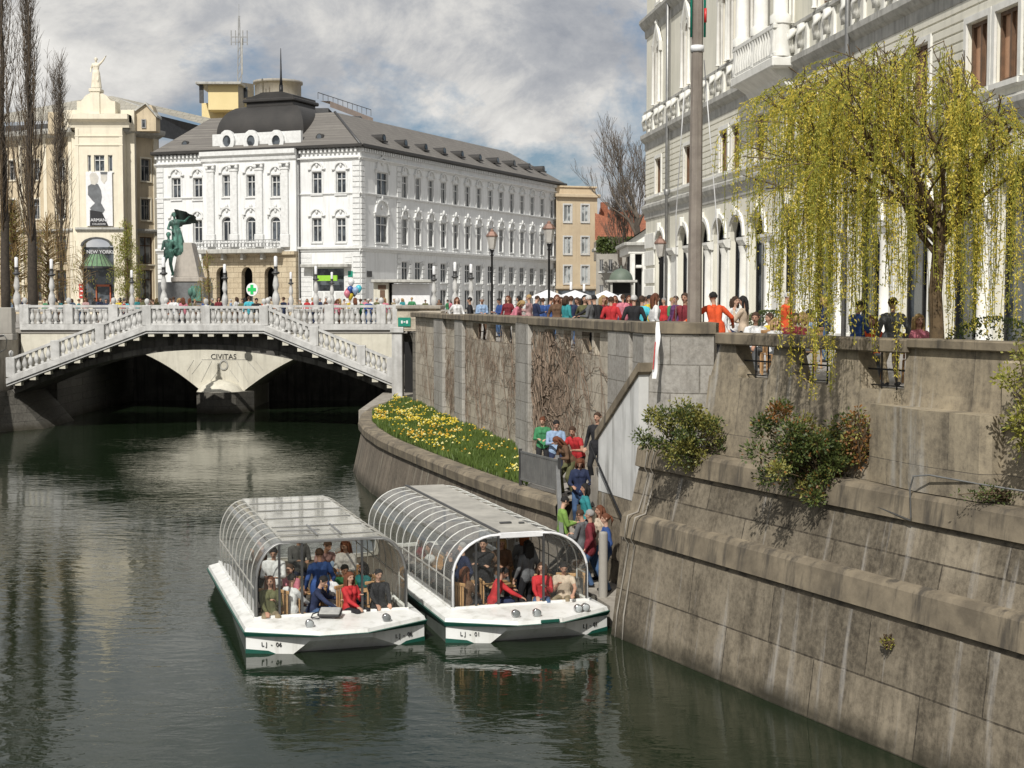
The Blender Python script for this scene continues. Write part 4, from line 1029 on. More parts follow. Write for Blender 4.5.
b = MB(FL.M); b.tube([(cx,cy,z+1.3),(cx,cy,z+2.5)], .22, 8); b.tube([(cx,cy,z+2.4),(cx,cy,z+3.2),(cx,cy,z+6.5)], [.2,.12,.03], 6); b.build('spire', M_BLACK, dm)
# round green cross sign in front
xs_, zs_ = FL.px(252.5,289); 
b = MB(FL.M); n = 20; y = -3.2; xs_, zs_ = FL.px(252,289.5,y); rr = .62*1.1
b.xprism([(xs_+rr*math.cos(2*math.pi*k/n), zs_+rr*math.sin(2*math.pi*k/n)) for k in range(n)][::-1], y, y+.12); ps = thing('cross_sign', FL.w(xs_,y,SZ), 'round white sign with a green cross in front of the ochre arches', 'sign')
b.build('disc', M_CLOTHW, ps)
b = MB(FL.M); 
for (dx, dz) in ((.5,.17),(.17,.5)): b.box(xs_-dx, xs_+dx, y-.05-.005*(dx>dz), y, zs_-dz, zs_+dz)
b.build('green_cross', mat('bright green enamel', (.02,.5,.12), (.02,.45,.1), .4, 3, bmp=0), ps)
b = MB(FL.M); b.tube([(xs_,y+.06,SZ),(xs_,y+.06,zs_-rr)], .06, 6); b.build('post', M_DKMET, ps)

# ================= cream corner building at the left =================
cb2 = thing('corner_building', (-46,166,SZ), 'cream corner building with a statue on its tower above a glass canopy', 'building')
YT = 163.0; DY_ = 13.0
FT = Frame((xat(78,YT),YT), (1,0)); WT = xat(125,YT)-xat(78,YT)
hT = [hole(FT, 87.5, 155, 91, 171.5), hole(FT, 94, 155, 104.5, 171.5), hole(FT, 108, 155, 112.5, 171.5), hole(FT, 83, 238, 114, 308, 1.2)]
zc1 = FT.px(100,119.5)[1]; zc0 = FT.px(100,114.5)[1]
b = MB(FT.M); wall(b, 0, WT, SZ-.5, zc1, hT, .5); 
for x in (0, WT): b.add([(x,0,SZ-.5),(x,3.5,SZ-.5),(x,3.5,zc1),(x,0,zc1)], [(0,1,2,3)])
b.build('tower', M_IVORY, cb2)
for h in hT[:3]: window(cb2, FT, (h[0]+h[1])/2, h[2], h[1]-h[0], h[3]-h[2], .3, 0, 'cross' if h[1]-h[0] > .8 else 'plain', M_WFRAME, M_PANE)
b = MB(FT.M); b.sweep([(0,zc1-.9),(-.15,zc1-.3),(-.7,zc1),(-.7,zc0),(.0,zc0+.1)], -.75, WT+.75)
for x in (-.75, WT+.75): b.poly([(x,4,zc1-.9),(x,0,zc1-.9),(x,-.15,zc1-.3),(x,-.7,zc1),(x,-.7,zc0),(x,4,zc0)])
b.box(-.75, WT+.75, 0, 4, zc1-.3, zc0); b.build('tower_cornice', M_IVORY, cb2)
b = MB(FT.M)
for v in (136.5,145.5): b.box(-.06, WT+.06, -.1, .05, FT.px(100,v)[1], FT.px(100,v)[1]+.12)
for x in (.0, WT-.35): b.box(x, x+.35, -.07, .02, FT.px(100,228)[1], zc1-1)
b.build('tower_bands', M_IVORY, cb2)
b = MB(FT.M); x0, x1 = FT.x(80), FT.x(118); zt2 = FT.px(100,101)[1]; zt3 = FT.px(100,95.5)[1]
n = 12; xm = (x0+x1)/2; P = [(x0,zc0),(x0,zt2),(x0+.45,zt2)] + [(xm-(x1-x0)/2*.7*math.cos(math.pi*k/n), zt2+(zt3-zt2)*1.6*math.sin(math.pi*k/n)) for k in range(1,n)] + [(x1-.45,zt2),(x1,zt2),(x1,zc0)]
b.xprism(P[::-1], .1, 2.2); b.build('attic', M_IVORY, cb2)
b = MB(FT.M); xp0, xp1 = FT.x(93.5), FT.x(103); zp = FT.px(100,88.5)[1]; b.bbox(xp0, xp1, -.05, 1.2, zc0, zp, .04); b.bbox(xp0-.12, xp1+.12, -.15, 1.3, zp-.35, zp, .04); b.build('plinth', M_IVORY, cb2)
# ledge wings beside the tower: attic blocks and gable with a window
def blk(u0, v0, u1, v1, y0, y1, m, nm):
    b = MB(FT.M); p0 = FT.px(u0,v1,y0); p1 = FT.px(u1,v0,y0); b.bbox(p0[0], p1[0], y0, y1, p0[1], p1[1], .03); return b.build(nm, m, cb2)
blk(64,110,80,130,1.0,3,M_IVORY,'attic_block'); blk(121,110,134,131,1.0,3,M_IVORY,'attic_block'); blk(48,112,62,134,1.5,3.5,M_BEIGE,'attic_block')
# right wing
zE = FT.px(125,131.5,2)[1]
FW = Frame((FT.w(WT,2.2,0).x, FT.w(WT,2.2,0).y), (.60,.80)); LW = FW.x(161)
hw_ = []; ws = []
for (u0,v0,u1,v1) in ((141,159,150.5,181),(141,199,150.5,220)): hw_.append(hole(FW,u0,v0,u1,v1)); 
for (u0,v0,u1,v1) in ((140,237,153,264),(140,270,153,300)): hw_.append(hole(FW,u0,v0,u1,v1))
b = MB(FW.M); wall(b, 0, LW, SZ-.5, zE, hw_, .4); b.build('wing_wall', M_BEIGE, cb2)
for h in hw_: window(cb2, FW, (h[0]+h[1])/2, h[2], h[1]-h[0], h[3]-h[2], .35, 0, 'cross', M_BROWNF if h[2] < 12 else M_GFRAME, M_PANEL if h[2] < 12 else M_PANE, deco='frame' if h[2] > 12 else None, dm=M_IVORY)
for k in (0,1):
    b = MB(FW.M); x = FW.x(133.5 if k == 0 else 157); b.box(x-.3, x+.3, -.15, .02, SZ, zE-.4); b.build('pilaster', M_IVORY, cb2)
b = MB(FW.M); b.sweep([(.0,zE-.5),(-1.1,zE-.15),(-1.2,zE+.1),(-1.2,zE+.35),(0,zE+.6)], -1.5, LW); b.build('eaves', M_GTRIM, cb2)
z2 = FT.px(100,229)[1]
for fr, x0, x1 in ((FW,0,LW),(FT,-.1,WT+.1)):
    b = MB(fr.M); b.sweep([(0,z2-.3),(-.35,z2-.05),(-.35,z2+.15),(0,z2+.2)], x0, x1); b.build('string_course', M_GTRIM, cb2)
b = MB(FT.M); b.box(WT, WT+.9, 1.6, 2.4, SZ, zE); b.box(-.9, 0, 1.6, 2.4, SZ, zE)
b.build('return_piers', M_IVORY, cb2)
# left wing
FWL = Frame((-72,178), (FT.w(-.9,2.2,0).x+72, FT.w(-.9,2.2,0).y-178)); LWL = Vector((FT.w(-.9,2.2,0).x+72, FT.w(-.9,2.2,0).y-178)).length
hl_ = []
for uc in (61,36,12,-10):
    for (v0,v1,w_) in ((160,180,8),(199,219,8)): hl_.append(hole(FWL,uc-w_/2,v0,uc+w_/2,v1))
    for (v0,v1,w_) in ((236,262,11),(270,301,11)): hl_.append(hole(FWL,uc-w_/2,v0,uc+w_/2,v1))
b = MB(FWL.M); wall(b, 0, LWL, SZ-.5, zE, hl_, .4); b.build('wing_wall', M_BEIGE, cb2)
for h in hl_: window(cb2, FWL, (h[0]+h[1])/2, h[2], h[1]-h[0], h[3]-h[2], .35, 0, 'cross', M_BROWNF if h[2] < 12 else M_GFRAME, M_PANE, deco='frame' if h[2] > 12 else None, dm=M_IVORY)
for uc in (73,48,24):
    b = MB(FWL.M); x = FWL.x(uc); b.box(x-.25, x+.25, -.12, .02, SZ, zE-.4); b.build('pilaster', M_IVORY, cb2)
b = MB(FWL.M); b.sweep([(.0,zE-.5),(-1.1,zE-.15),(-1.2,zE+.1),(-1.2,zE+.35),(0,zE+.6)], 0, LWL+1); b.build('eaves', M_GTRIM, cb2)
b = MB(FWL.M); b.sweep([(0,z2-.3),(-.35,z2-.05),(-.35,z2+.15),(0,z2+.2)], 0, LWL); b.build('string_course', M_GTRIM, cb2)
# roofs
b = MB(); q = lambda u_, v_, Y: tuple(at_y(u_,v_,Y))
rA, rB, rC, rD = q(112,96,176), q(236,124,189), q(228,131,185), q(158,112,171)
b.poly([rA, rD, rC, rB]); b.poly([q(60,118,169), q(157,113,171), rA, q(92,97,176)]); b.poly([q(-40,124,178), q(70,120,173), q(95,97,181), q(-20,118,191)]); b.build('roof', M_ROOF2, cb2)
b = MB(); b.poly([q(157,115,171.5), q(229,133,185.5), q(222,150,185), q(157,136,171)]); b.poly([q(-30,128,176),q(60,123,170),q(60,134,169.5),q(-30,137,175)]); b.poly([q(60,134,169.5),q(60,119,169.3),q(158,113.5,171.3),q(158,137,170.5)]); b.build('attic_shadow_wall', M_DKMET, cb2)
# gable with small window
b = MB(FT.M); y = 1.6; g0 = FT.px(134,131,y); g1 = FT.px(156,131,y); gt = FT.px(146,105,y); gl = FT.px(134,112,y)[1]
b.xprism([(g0[0],g0[1]),(g1[0],g0[1]),(g1[0],gl-.5),(gt[0]+.6,gt[1]),(gt[0]-.6,gt[1]),(g0[0],gl)], y, y+2); gb = b.build('gable', M_BEIGE, cb2)
b = MB(FT.M); b.xprism([(g0[0]-.2,gl),(gt[0],gt[1]+.3),(gt[0],gt[1]+.1),(g0[0]-.2,gl-.25)], y-.3, y+2); b.xprism([(gt[0],gt[1]+.3),(g1[0]+.2,gl-.4),(g1[0]+.2,gl-.65),(gt[0],gt[1]+.1)], y-.3, y+2); b.build('gable_coping', M_GTRIM, gb)
xw, zw = FT.px(144,130,y); window(cb2, FT, xw, zw+.2, .5, 1.0, 0, 0, 'plain', M_GFRAME, M_PANE, y=y-.04, sill=False)
# banner: greyscale poster of two people, lettering at its foot
YB2 = -.25
bn = thing('banner', FT.w(2.4,YB2,14), 'tall white banner with two grey figures and ARMANI lettering on the cream tower', 'banner')
p0 = FT.px(86.5,226,YB2); p1 = FT.px(112,172,YB2)
b = MB(FT.M); b.box(p0[0], p1[0], YB2, YB2+.04, p0[1], p1[1]); b.build('cloth', M_CLOTHW, bn)
def pflat(pts, m, nm, dy): 
    b = MB(FT.M); b.xprism([FT.px(a,c,YB2) for a,c in pts][::-1], YB2-dy, YB2-dy+.004); b.build(nm, m, bn)
MG = mat('poster grey', (.16,.17,.18), (.1,.105,.11), .6, 1.5, bmp=0); ML = mat('poster pale', (.6,.57,.5), (.5,.48,.44), .6, 2, bmp=0)
pflat([(88,186),(93,183),(98,184),(101,190),(102,197),(101,203),(105,210),(103,213),(92,212),(90,208),(95,203),(92,200),(88,195)], MG, 'grey_figure', .02)
pflat([(89.5,175),(92,172.5),(96,173),(98.5,177),(98,182),(95,185),(91,184)], ML, 'figure_head', .024)
pflat([(100.5,173),(107,173),(107,180),(104,184),(101,180)], ML, 'figure_head', .026)
pflat([(100.2,171.9),(107.5,171.9),(107,174.5),(100.8,174.5)], MG, 'figure_hair', .031)
pflat([(90,210),(102,212),(108.5,226),(90,226)], M_INK, 'dark_skirt', .034)
text('ARMANI', .5, FT.at(*[FT.px(99,222,YB2)[0], YB2-.045, FT.px(99,221.5,YB2)[1]]), M_CLOTHW, 'lettering', bn); text('COLLEZIONI', .26, FT.at(FT.px(99,225,YB2)[0], YB2-.045, FT.px(99,224.8,YB2)[1]), M_CLOTHW, 'lettering', bn)
# entrance canopy, sign and doors
b = MB(FT.M); zc_ = FT.px(98,238)[1]; n = 10; xm = FT.x(98); hwc = FT.x(114)-xm
b.poly([(xm-hwc,.48,SZ),(xm+hwc,.48,SZ),(xm+hwc,.48,zc_-1),(xm-hwc,.48,zc_-1)]); b.build('entrance_glass', M_PANE, cb2)
b = MB(FT.M); zq = FT.px(98,262,-2)[1]; zq2 = FT.px(98,270,-2)[1]
for i in range(n):
    a0, a1 = math.pi*i/n, math.pi*(i+1)/n; f = lambda a, k: (xm-hwc*k*math.cos(a), 0-2.3*k*math.sin(a))
    b.add([(*f(a0,.45),zq+.9),(*f(a1,.45),zq+.9),(*f(a1,1.05),zq2+.3),(*f(a0,1.05),zq2+.3)], [(0,1,2,3)])
cano = b.build('glass_canopy', mat('green canopy glass', (.18,.3,.16), (.12,.2,.12), .2, 2, bmp=0), cb2)
b = MB(FT.M)
for i in range(n+1):
    a0 = math.pi*i/n; f = lambda a, k: (xm-hwc*k*math.cos(a), 0-2.3*k*math.sin(a)); b.bar((*f(a0,.45),zq+.93), (*f(a0,1.05),zq2+.33), .06)
    if i < n: b.bar((*f(a0,1.05),zq2+.3), (*f(math.pi*(i+1)/n,1.05),zq2+.3), .12, .25)
b.build('canopy_frame', M_DKMET, cano)
b = MB(FT.M); 
for i in range(8):
    P = arch_pts(xm-hwc, xm+hwc, FT.px(98,246)[1], FT.px(98,237)[1]); Q = arch_pts(xm-hwc+.25, xm+hwc-.25, FT.px(98,246)[1], FT.px(98,239)[1]); b.xprism([Q[i],Q[i+1],P[i+1],P[i]], -.3, .02)
b.build('arch_frame', M_DKMET, cb2)
b = MB(FT.M); b.box(FT.x(91), FT.x(111), .38, .44, FT.px(98,254)[1], FT.px(98,248.5)[1]); b.build('sign_board', M_DKMET, cb2)
text('NEW YORKER', .55, FT.at(FT.x(102), .36, FT.px(98,253.4)[1]), M_CLOTHW, 'shop_lettering', cb2)
b = MB(FT.M)
for (a_, c_, z0, z1) in ((95,96.3,302,285),(109,110.3,302,285),(95,110.3,286.5,284.5)): b.box(FT.x(a_), FT.x(c_), .3, .42, FT.px(98,min(z0,303))[1], FT.px(98,z1)[1])
b.build('red_door_frame', mat('red brown timber', (.4,.1,.04), (.33,.08,.03), .5, 3, bmp=0), cb2)
b = MB(FT.M); b.bbox(FT.x(79.5), FT.x(83.8), -.12, -.02, FT.px(81,298)[1], FT.px(81,284)[1], .01)
rs = tag(b.build('red_sign', M_SIGNRED), 'narrow red sign board on the cream tower left of its entrance', 'sign')
b = MB(FT.M)
for k in range(3): b.box(FT.x(80.2), FT.x(83.2), -.135, -.122, FT.px(81,296-k*4.4)[1], FT.px(81,294.8-k*4.4)[1])
b.build('white_lines', M_CLOTHW, rs)

# ================= yellow rooftop block behind the dome =================
yb = thing('rooftop_building', (-38,200,SZ), 'yellow block with flat roofs and a round top rising behind the dark dome', 'building')
YY = 200
def qb(u0,v0,u1,v1,y0,y1,m,nm,par=yb):
    b = MB(); b.bbox(xat(u0,y0), xat(u1,y0), y0, y1, zat(v1,y0), zat(v0,y0), .04); return b.build(nm, m, par)
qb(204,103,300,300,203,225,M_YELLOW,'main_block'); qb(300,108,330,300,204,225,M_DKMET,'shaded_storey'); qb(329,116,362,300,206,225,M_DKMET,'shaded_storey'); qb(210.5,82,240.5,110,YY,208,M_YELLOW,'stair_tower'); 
b = MB(); b.add([(xat(240.5,YY),YY,zat(110,YY)),(xat(256,YY+8),YY+8,zat(106,YY+8)),(xat(256,YY+8),YY+8,zat(84,YY+8)),(xat(240.5,YY),YY,zat(82,YY))], [(0,1,2,3)]); b.build('shaded_tower_side', M_GREYP, yb)  # right face of the yellow tower; its shade is put into the grey colour
qb(198,81.5,243,84,YY-1,209,M_GTRIM,'flat_roof'); b = MB(); b.bar((xat(204,YY),YY,zat(84,YY)), (xat(204,YY),YY,zat(103,YY)), .5); b.build('column', M_DKMET, yb)
b = MB(); b.box(xat(246,YY+3), xat(250,YY+3), YY+2.7, YY+2.9, zat(98,YY+3), zat(87,YY+3)); b.build('window', M_PANE, yb)
b = MB(); cx_ = xat(280,212); rr_ = xat(304,212)-cx_; b.lathe([(rr_*.95,0),(rr_*.95,2.2),(rr_*1.02,2.25),(rr_*1.02,2.6),(0,2.7)], (cx_,212,zat(100,212)), 28); b.build('round_top', M_GREYP, yb)
b = MB(); b.add([q(330,101,203),q(373,118,215),q(373,123,215),q(330,107,203)], [(0,1,2,3)]); b.add([q(330,101,203),q(373,118,215),q(373,118,225),q(320,101,215)], [(0,1,2,3)]); b.build('sloping_terrace_edge', mat('pinkish parapet', (.6,.48,.4), (.5,.4,.34), .8, 1, bmp=0), yb)
b = MB()
for k in range(12):
    a = k/11; p = Vector(q(318,99,203)).lerp(Vector(q(371,116,215)), a); b.bar(p, p+Vector((0,0,.9)), .07)
b.bar(Vector(q(318,99,203))+Vector((0,0,.9)), Vector(q(371,116,215))+Vector((0,0,.9)), .08); b.build('roof_railing', M_DKMET, yb)
am = thing('antenna_mast', (xat(242,202),202,zat(82,202)), 'slender lattice antenna mast with cross arms on the yellow rooftop', 'antenna')
b = MB(); x = xat(242,202); z0 = zat(82,202); z1 = zat(16,202)
for dx in (-.28,.28): b.bar((x+dx,202,z0), (x+dx*.2,202,z1), .12)
k = 0
while k < 9: b.bar((x-.28+.02*k,202,z0+k), (x+.28-.02*k,202,z0+k+1), .08); k += 1
b.build('lattice', M_GREYMET, am)
b = MB(); zz = zat(37,202); b.bar((x-1.1,202,zz), (x+1.1,202,zz), .1); b.bar((x-1.1,202,zz-.7), (x+1.1,202,zz-.7), .08)
for dx in (-1.1,1.1,-.5,.5): b.bar((x+dx,202,zz-1.1), (x+dx,202,zz+.9), .12)
b.bar((x,202,z1-.1), (x,202,z1+1.6), .05); b.build('cross_arms', M_GREYMET, am)
b = MB(); b.bar((x+.4,201.8,z0+1), (x+.4,201.8,z0+6), .16); b.build('antenna_panel', M_GTRIM, am)

# ================= tan building, grey house, far roofs, portico =================
tb = thing('tan_building', (xat(592,196),198,SZ), 'plain tan block with six white framed windows at the end of the palace', 'building')
FTn = Frame((xat(556,198),198), (1,.35)); 
ht = []
for uc in (567.5,585):
    for v0, v1 in ((205,222),(237,254),(266,283.5)): ht.append(hole(FTn,uc-3.6,v0,uc+3.6,v1))
xe = FTn.x(597); zt4 = FTn.px(578,197.5)[1]
b = MB(FTn.M); wall(b, 0, xe, SZ, zt4, ht, .2); b.poly([(xe,0,SZ),(xe,10,SZ),(xe,10,zt4),(xe,0,zt4)]); b.build('wall', M_TAN, tb)
for h in ht: window(tb, FTn, (h[0]+h[1])/2, h[2], h[1]-h[0], h[3]-h[2], .18, 0, 'bar', M_WFRAME, M_PANEL, deco='frame', dm=M_WFRAME)
b = MB(FTn.M); b.bbox(-.2, xe+.3, -.5, 10, zt4, zt4+.45, .05); b.bbox(.2, xe, .6, 9.5, zt4+.45, zt4+1.35, .05); b.bbox(0, xe+.15, .4, 9.6, zt4+1.35, zt4+1.6, .05); b.build('attic_storey', M_TAN, tb)
zs5 = FTn.px(578,287.5)[1]; b = MB(FTn.M); b.bbox(-.1, xe+.1, -.3, .02, zs5-.2, zs5+.2, .03); b.build('fascia', M_TAN, tb)
b = MB(FTn.M); b.box(.3, xe-.3, -.04, .05, SZ, zs5-.4); b.build('shop_window', M_PANE, tb)
gh = thing('grey_house', (xat(612,188),190,SZ), 'low grey house under steep orange tiled roofs between trees', 'house')
YG = 186
def qb2(u0,v0,u1,v1,y0,y1,m,nm,par): return qb(u0,v0,u1,v1,y0,y1,m,nm,par)
FG = Frame((xat(596,YG),YG), (1,0)); hg2 = [hole(FG,uc-2,v0,uc+2,v1) for uc in (601.5,610.5,620,629) for v0, v1 in ((259.5,271.5),(285,296))]
b = MB(FG.M); xg = FG.x(640); zg2 = FG.px(600,251)[1]; wall(b, 0, xg, SZ, zg2, hg2, .2); b.build('wall', M_GREYP, gh)
for h in hg2: window(gh, FG, (h[0]+h[1])/2, h[2], h[1]-h[0], h[3]-h[2], .18, 0, 'bar', M_GFRAME, M_PANE)
b = MB(); b.bbox(FG.w(-.3,0,0).x, FG.w(xg,0,0).x, YG-.4, YG+5, zg2, zg2+.4, .05); b.build('eaves', M_GTRIM, gh)
b = MB(); b.bbox(xat(597,YG+4), xat(640,YG+4), YG+4, YG+12, zg2-1, zat(240,YG+4), .03); b.build('upper_storey', M_GREYP, gh)
b = MB(); b.poly([q(595,240,YG+3),q(640,243,YG+3),q(640,228,YG+10),q(595,213,YG+10)]); b.poly([q(596,228,YG+12),q(648,236,YG+12),q(648,216,YG+20),q(600,208,YG+20)]); b.build('roof', M_REDROOF, gh)
for u_, v_ in ((604,208),(614,213),(628,216)):
    b = MB(); x = xat(u_,YG+16); z = zat(v_,YG+16); b.bbox(x-.5,x+.5,YG+16,YG+17,z-1.5,z+.8,.03); b.build('chimney', M_REDROOF, gh)
po = thing('portico_house', (xat(640,120),120,SZ), 'small white classical gable with columns at the left corner of the pale palace', 'building')
YP = 112
b = MB(); b.xprism([(xat(625,YP),zat(243,YP)),(xat(668,YP),zat(243,YP)),(xat(668,YP),zat(224,YP)),(xat(657,YP),zat(222,YP))], YP, YP+9); b.build('pediment', M_TRIM, po)
qb(624,242,668,245.5,YP-.5,YP+9,M_GTRIM,'cornice',po); qb(628,245.5,668,254,YP,YP+9,M_TRIM,'entablature',po)
qb(630,254,635,302,YP,YP+.5,M_TRIM,'column',po); qb(642,254,648,302,YP,YP+.5,M_TRIM,'column',po); qb(636,265,642,268,YP-.3,YP+1,M_TRIM,'door_hood',po)
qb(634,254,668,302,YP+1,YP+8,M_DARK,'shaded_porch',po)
b = MB(); b.poly([q(624,242,YP-.5),q(657,220.5,YP-.5),q(657,220.5,YP+9),q(624,242,YP+9)]); b.build('roof', M_GTRIM, po)
# kiosk with green dome
ki = thing('domed_kiosk', (xat(619,105),106,SZ), 'small kiosk with a rounded grey green dome and dark opening', 'kiosk')
YK = 104; xk0, xk1 = xat(609,YK), xat(635,YK); xm = (xk0+xk1)/2; zk = zat(280,YK)
b = MB(); rk = (xk1-xk0)/2*.92; b.lathe([(rk,0)]+[(rk*math.cos(math.pi/2*k/8), rk*.98*math.sin(math.pi/2*k/8)) for k in range(1,8)]+[(.05,rk),(.04,rk+.2)], (xm,YK+1,zk), 20)
b.build('dome', mat('green copper', (.13,.16,.12), (.09,.12,.095), .6, 1.2, bmp=.1), ki)
b = MB(); b.bbox(xk0-.15, xk1+.15, YK-.2, YK+2.2, zk-.18, zk, .03); b.build('cornice', M_GTRIM, ki)
b = MB()
for x in (xk0+.1, xk1-.25): b.box(x, x+.15, YK, YK+.15, SZ, zk-.18); b.box(x, x+.15, YK+1.9, YK+2.05, SZ, zk-.18)
b.build('posts', M_GTRIM, ki)
b = MB(); b.box(xk0+.3, xk1-.3, YK+.6, YK+1.9, SZ, zk-.2); b.build('cabin', M_DARK, ki); b = MB(); b.bbox(xk0+.1, xk1-.1, YK+.05, YK+.5, SZ, SZ+1.0, .02); b.build('counter', M_CLOTHW, ki)
b = MB(); b.ell((xm,YK+.5,SZ+1.75), (.3,.06,.26), 8); b.build('heart_sign', M_CLOTHW, ki)
# white kiosk with flat roof by the palace corner
wk = thing('white_kiosk', (xat(385,125),126,SZ), 'low white kiosk with a brown flat roof beside the palace corner', 'kiosk'); YW = 122
qb(371,279.5,431,282.5,YW-.6,YW+4,M_GTRIM,'flat_roof',wk); qb(373.5,282.5,388.5,305,YW,YW+3,M_CREAM,'cabin',wk); qb(378,285,386,289.5,YW-.05,YW,M_BROWNF,'sign_board',wk); qb(380,290,385,304,YW-.04,YW,M_BROWNF,'door',wk)
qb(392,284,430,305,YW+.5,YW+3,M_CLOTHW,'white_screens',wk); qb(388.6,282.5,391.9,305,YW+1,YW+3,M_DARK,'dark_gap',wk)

# ================= pale ornate palace at the right =================
FB = Frame((7.35,80), (.1245,-.992)); LB = 62
rp = thing('ornate_palace', (9,65,SZ), 'pale grey green ornate palace with white arched arcade along the right quay', 'building')
xu = lambda u_: FB.x(u_)
Z1 = dict(arch=10.6, c0=11.75, c1=12.5, sillm=12.62, topm=14.45, c2=15.85, b0=16.0, b1=17.15, w0=17.3, w1=20.4, c3=21.9)
hB = []; wB = []
arches = [660,683,703,719,736,757,788,820,866,913,963,1015]
xa_ = [xu(a) for a in arches]
x = xa_[-1]+3.6
while x < LB-2: xa_.append(x); x += 3.6
for i, x in enumerate(xa_):
    hw = 1.05 if i < 6 else 1.25
    hB.append((x-hw,x+hw,SZ+.0,Z1['arch'],hw)); wB.append((x,SZ,2*hw,Z1['arch']-SZ,hw,'cross',M_BLACK,M_PANE,.36 if i < 6 else .42,None))
mid = [658,687,724,734,(790),(975),(999)]
mx = [xu(a) for a in mid]
for i in range(3): mx.append(xu(760)+.3+i*0 if i == 0 else xu(790)+3.9*i)
x = xu(790)+3.9*3
mx = sorted(set(round(a,2) for a in [xu(658),xu(687),xu(723),xu(735),xu(759),xu(789),xu(822),xu(865),xu(917),xu(974),xu(1003)]))
for x in mx: hB.append((x-.65,x+.65,Z1['sillm'],Z1['topm'],0)); wB.append((x,Z1['sillm'],1.3,Z1['topm']-Z1['sillm'],0,'bar',M_BROWNF,M_BLIND,.2,'frame'))
ux = sorted(set(round(a,2) for a in [xu(658),xu(687),xu(724),xu(734.5),xu(758),xu(785),xu(822),xu(862),xu(905),xu(950),xu(1000)]))
for x in ux: hB.append((x-.6,x+.6,Z1['w0'],Z1['w1'],.6)); wB.append((x,Z1['w0'],1.2,Z1['w1']-Z1['w0'],.6,'bar',M_BROWNF,M_BLIND,.26,'frame'))
for x in ux: hB.append((x-.55,x+.55,22.6,25.5,0)); wB.append((x,22.6,1.1,2.9,0,'bar',M_BROWNF,M_PANE,.4,'frame'))
b = MB(FB.M); wall(b, 0, LB, SZ-.3, 27, hB, .6); b.build('facade', M_PALEGREEN, rp)
b = MB(FB.M); b.poly([(0,0,SZ-.3),(0,18,SZ-.3),(0,18,27),(0,0,27)][::-1]); b.poly([(0,0,27),(LB,0,27),(LB,18,27),(0,18,27)]); b.build('end_wall', M_PALEGREEN, rp)
for (x,z,w_,h_,a,sty,fm,pm,dp,dc) in wB: window(rp, FB, x, z, w_, h_, dp, a, sty, fm, pm, deco=dc, dm=M_TRIM, sill=dc is not None)
def cornB(x0, x1, prof, m, nm, y=0.0):
    b = MB(FB.M); P = [(y-d*.5, z) for d, z in prof]; b.sweep(P, x0, x1)
    for x in (x0, x1): b.poly([(x,p[0],p[1]) for p in P])
    return b.build(nm, m, rp)
cornB(-.12, LB, [(0,11.35),(.12,11.4),(.15,11.7),(.35,11.8),(.5,11.95),(.5,12.1),(.1,12.2),(0,12.25)], M_GTRIM, 'cornice')
cornB(-.08, LB, [(0,12.4),(.2,12.45),(.2,12.58),(0,12.6)], M_TRIM, 'sill_band')
cornB(-.15, LB, [(0,15.1),(.1,15.15),(.12,15.5),(.4,15.6),(.62,15.75),(.62,15.95),(0,16.02)], M_GTRIM, 'cornice')
cornB(-.1, LB, [(0,17.05),(.28,17.1),(.28,17.22),(0,17.25)], M_GTRIM, 'balustrade_rail')
cornB(-.2, LB, [(0,21.2),(.1,21.25),(.15,21.6),(.5,21.75),(.8,22.0),(.8,22.15),(0,22.3)], M_GTRIM, 'cornice')
# volute consoles between the two bands
con = MB(); con.xprism([(-.28,0),(.28,0),(.28,.95),(-.28,.95)], -.1, .02)
con.tube([(-.05,-.12,.9),(.12,-.3,.78),(.1,-.34,.55),(-.1,-.25,.35),(-.14,-.16,.12)], [.13,.15,.11,.13,.16], 6)
con_me = con.mesh('console', M_TRIM); x = .7; i = 0
while x < 52: place(con_me, FB.at(x, 0, 16.06), 'console', rp); x += 1.05 if i % 2 == 0 else 1.75; i += 1
# arcade pilasters, imposts, archivolts, rustication
for i, x in enumerate(xa_):
    nx = xa_[i+1] if i+1 < len(xa_) else x+3.9
    hw = 1.05 if i < 6 else 1.25; zs_ = Z1['arch']-hw; xm_ = (x+hw+nx-hw)/2; pw = max(.3,(nx-x-2*hw)/2-.08)
    b = MB(FB.M); b.bbox(xm_-pw, xm_+pw, -.08, .02, SZ, zs_-.1, .02); b.lathe([(.24,0),(.24,.5),(.17,.62),(.155,zs_-SZ-.6),(.23,zs_-SZ-.3)], (xm_,-.14,SZ), 12); b.bbox(xm_-pw-.04, xm_+pw+.04, -.3, .02, SZ, SZ+.5, .03); b.build('pilaster', M_TRIM, rp)
    b = MB(FB.M); b.sweep([(0,zs_-.3),(-.2,zs_-.26),(-.32,zs_-.06),(-.32,zs_+.06),(0,zs_+.1)], xm_-pw-.1, xm_+pw+.1)
    for q_ in (xm_-pw-.1, xm_+pw+.1): b.poly([(q_,0,zs_-.3),(q_,-.2,zs_-.26),(q_,-.32,zs_-.06),(q_,-.32,zs_+.06),(q_,0,zs_+.1)])
    b.build('impost', M_TRIM, rp)
    b = MB(FB.M); P = arch_pts(x-hw, x+hw, zs_+.15, Z1['arch']+.05, 12); Q = arch_pts(x-hw-.18, x+hw+.18, zs_+.15, Z1['arch']+.25, 12)
    for k in range(12): b.xprism([P[k],P[k+1],Q[k+1],Q[k]], -.1, .02)
    b.bbox(x-.11, x+.11, -.2, .02, Z1['arch']+.0, Z1['arch']+.45, .03)
    b.build('archivolt', M_TRIM, rp)
b = MB(FB.M)
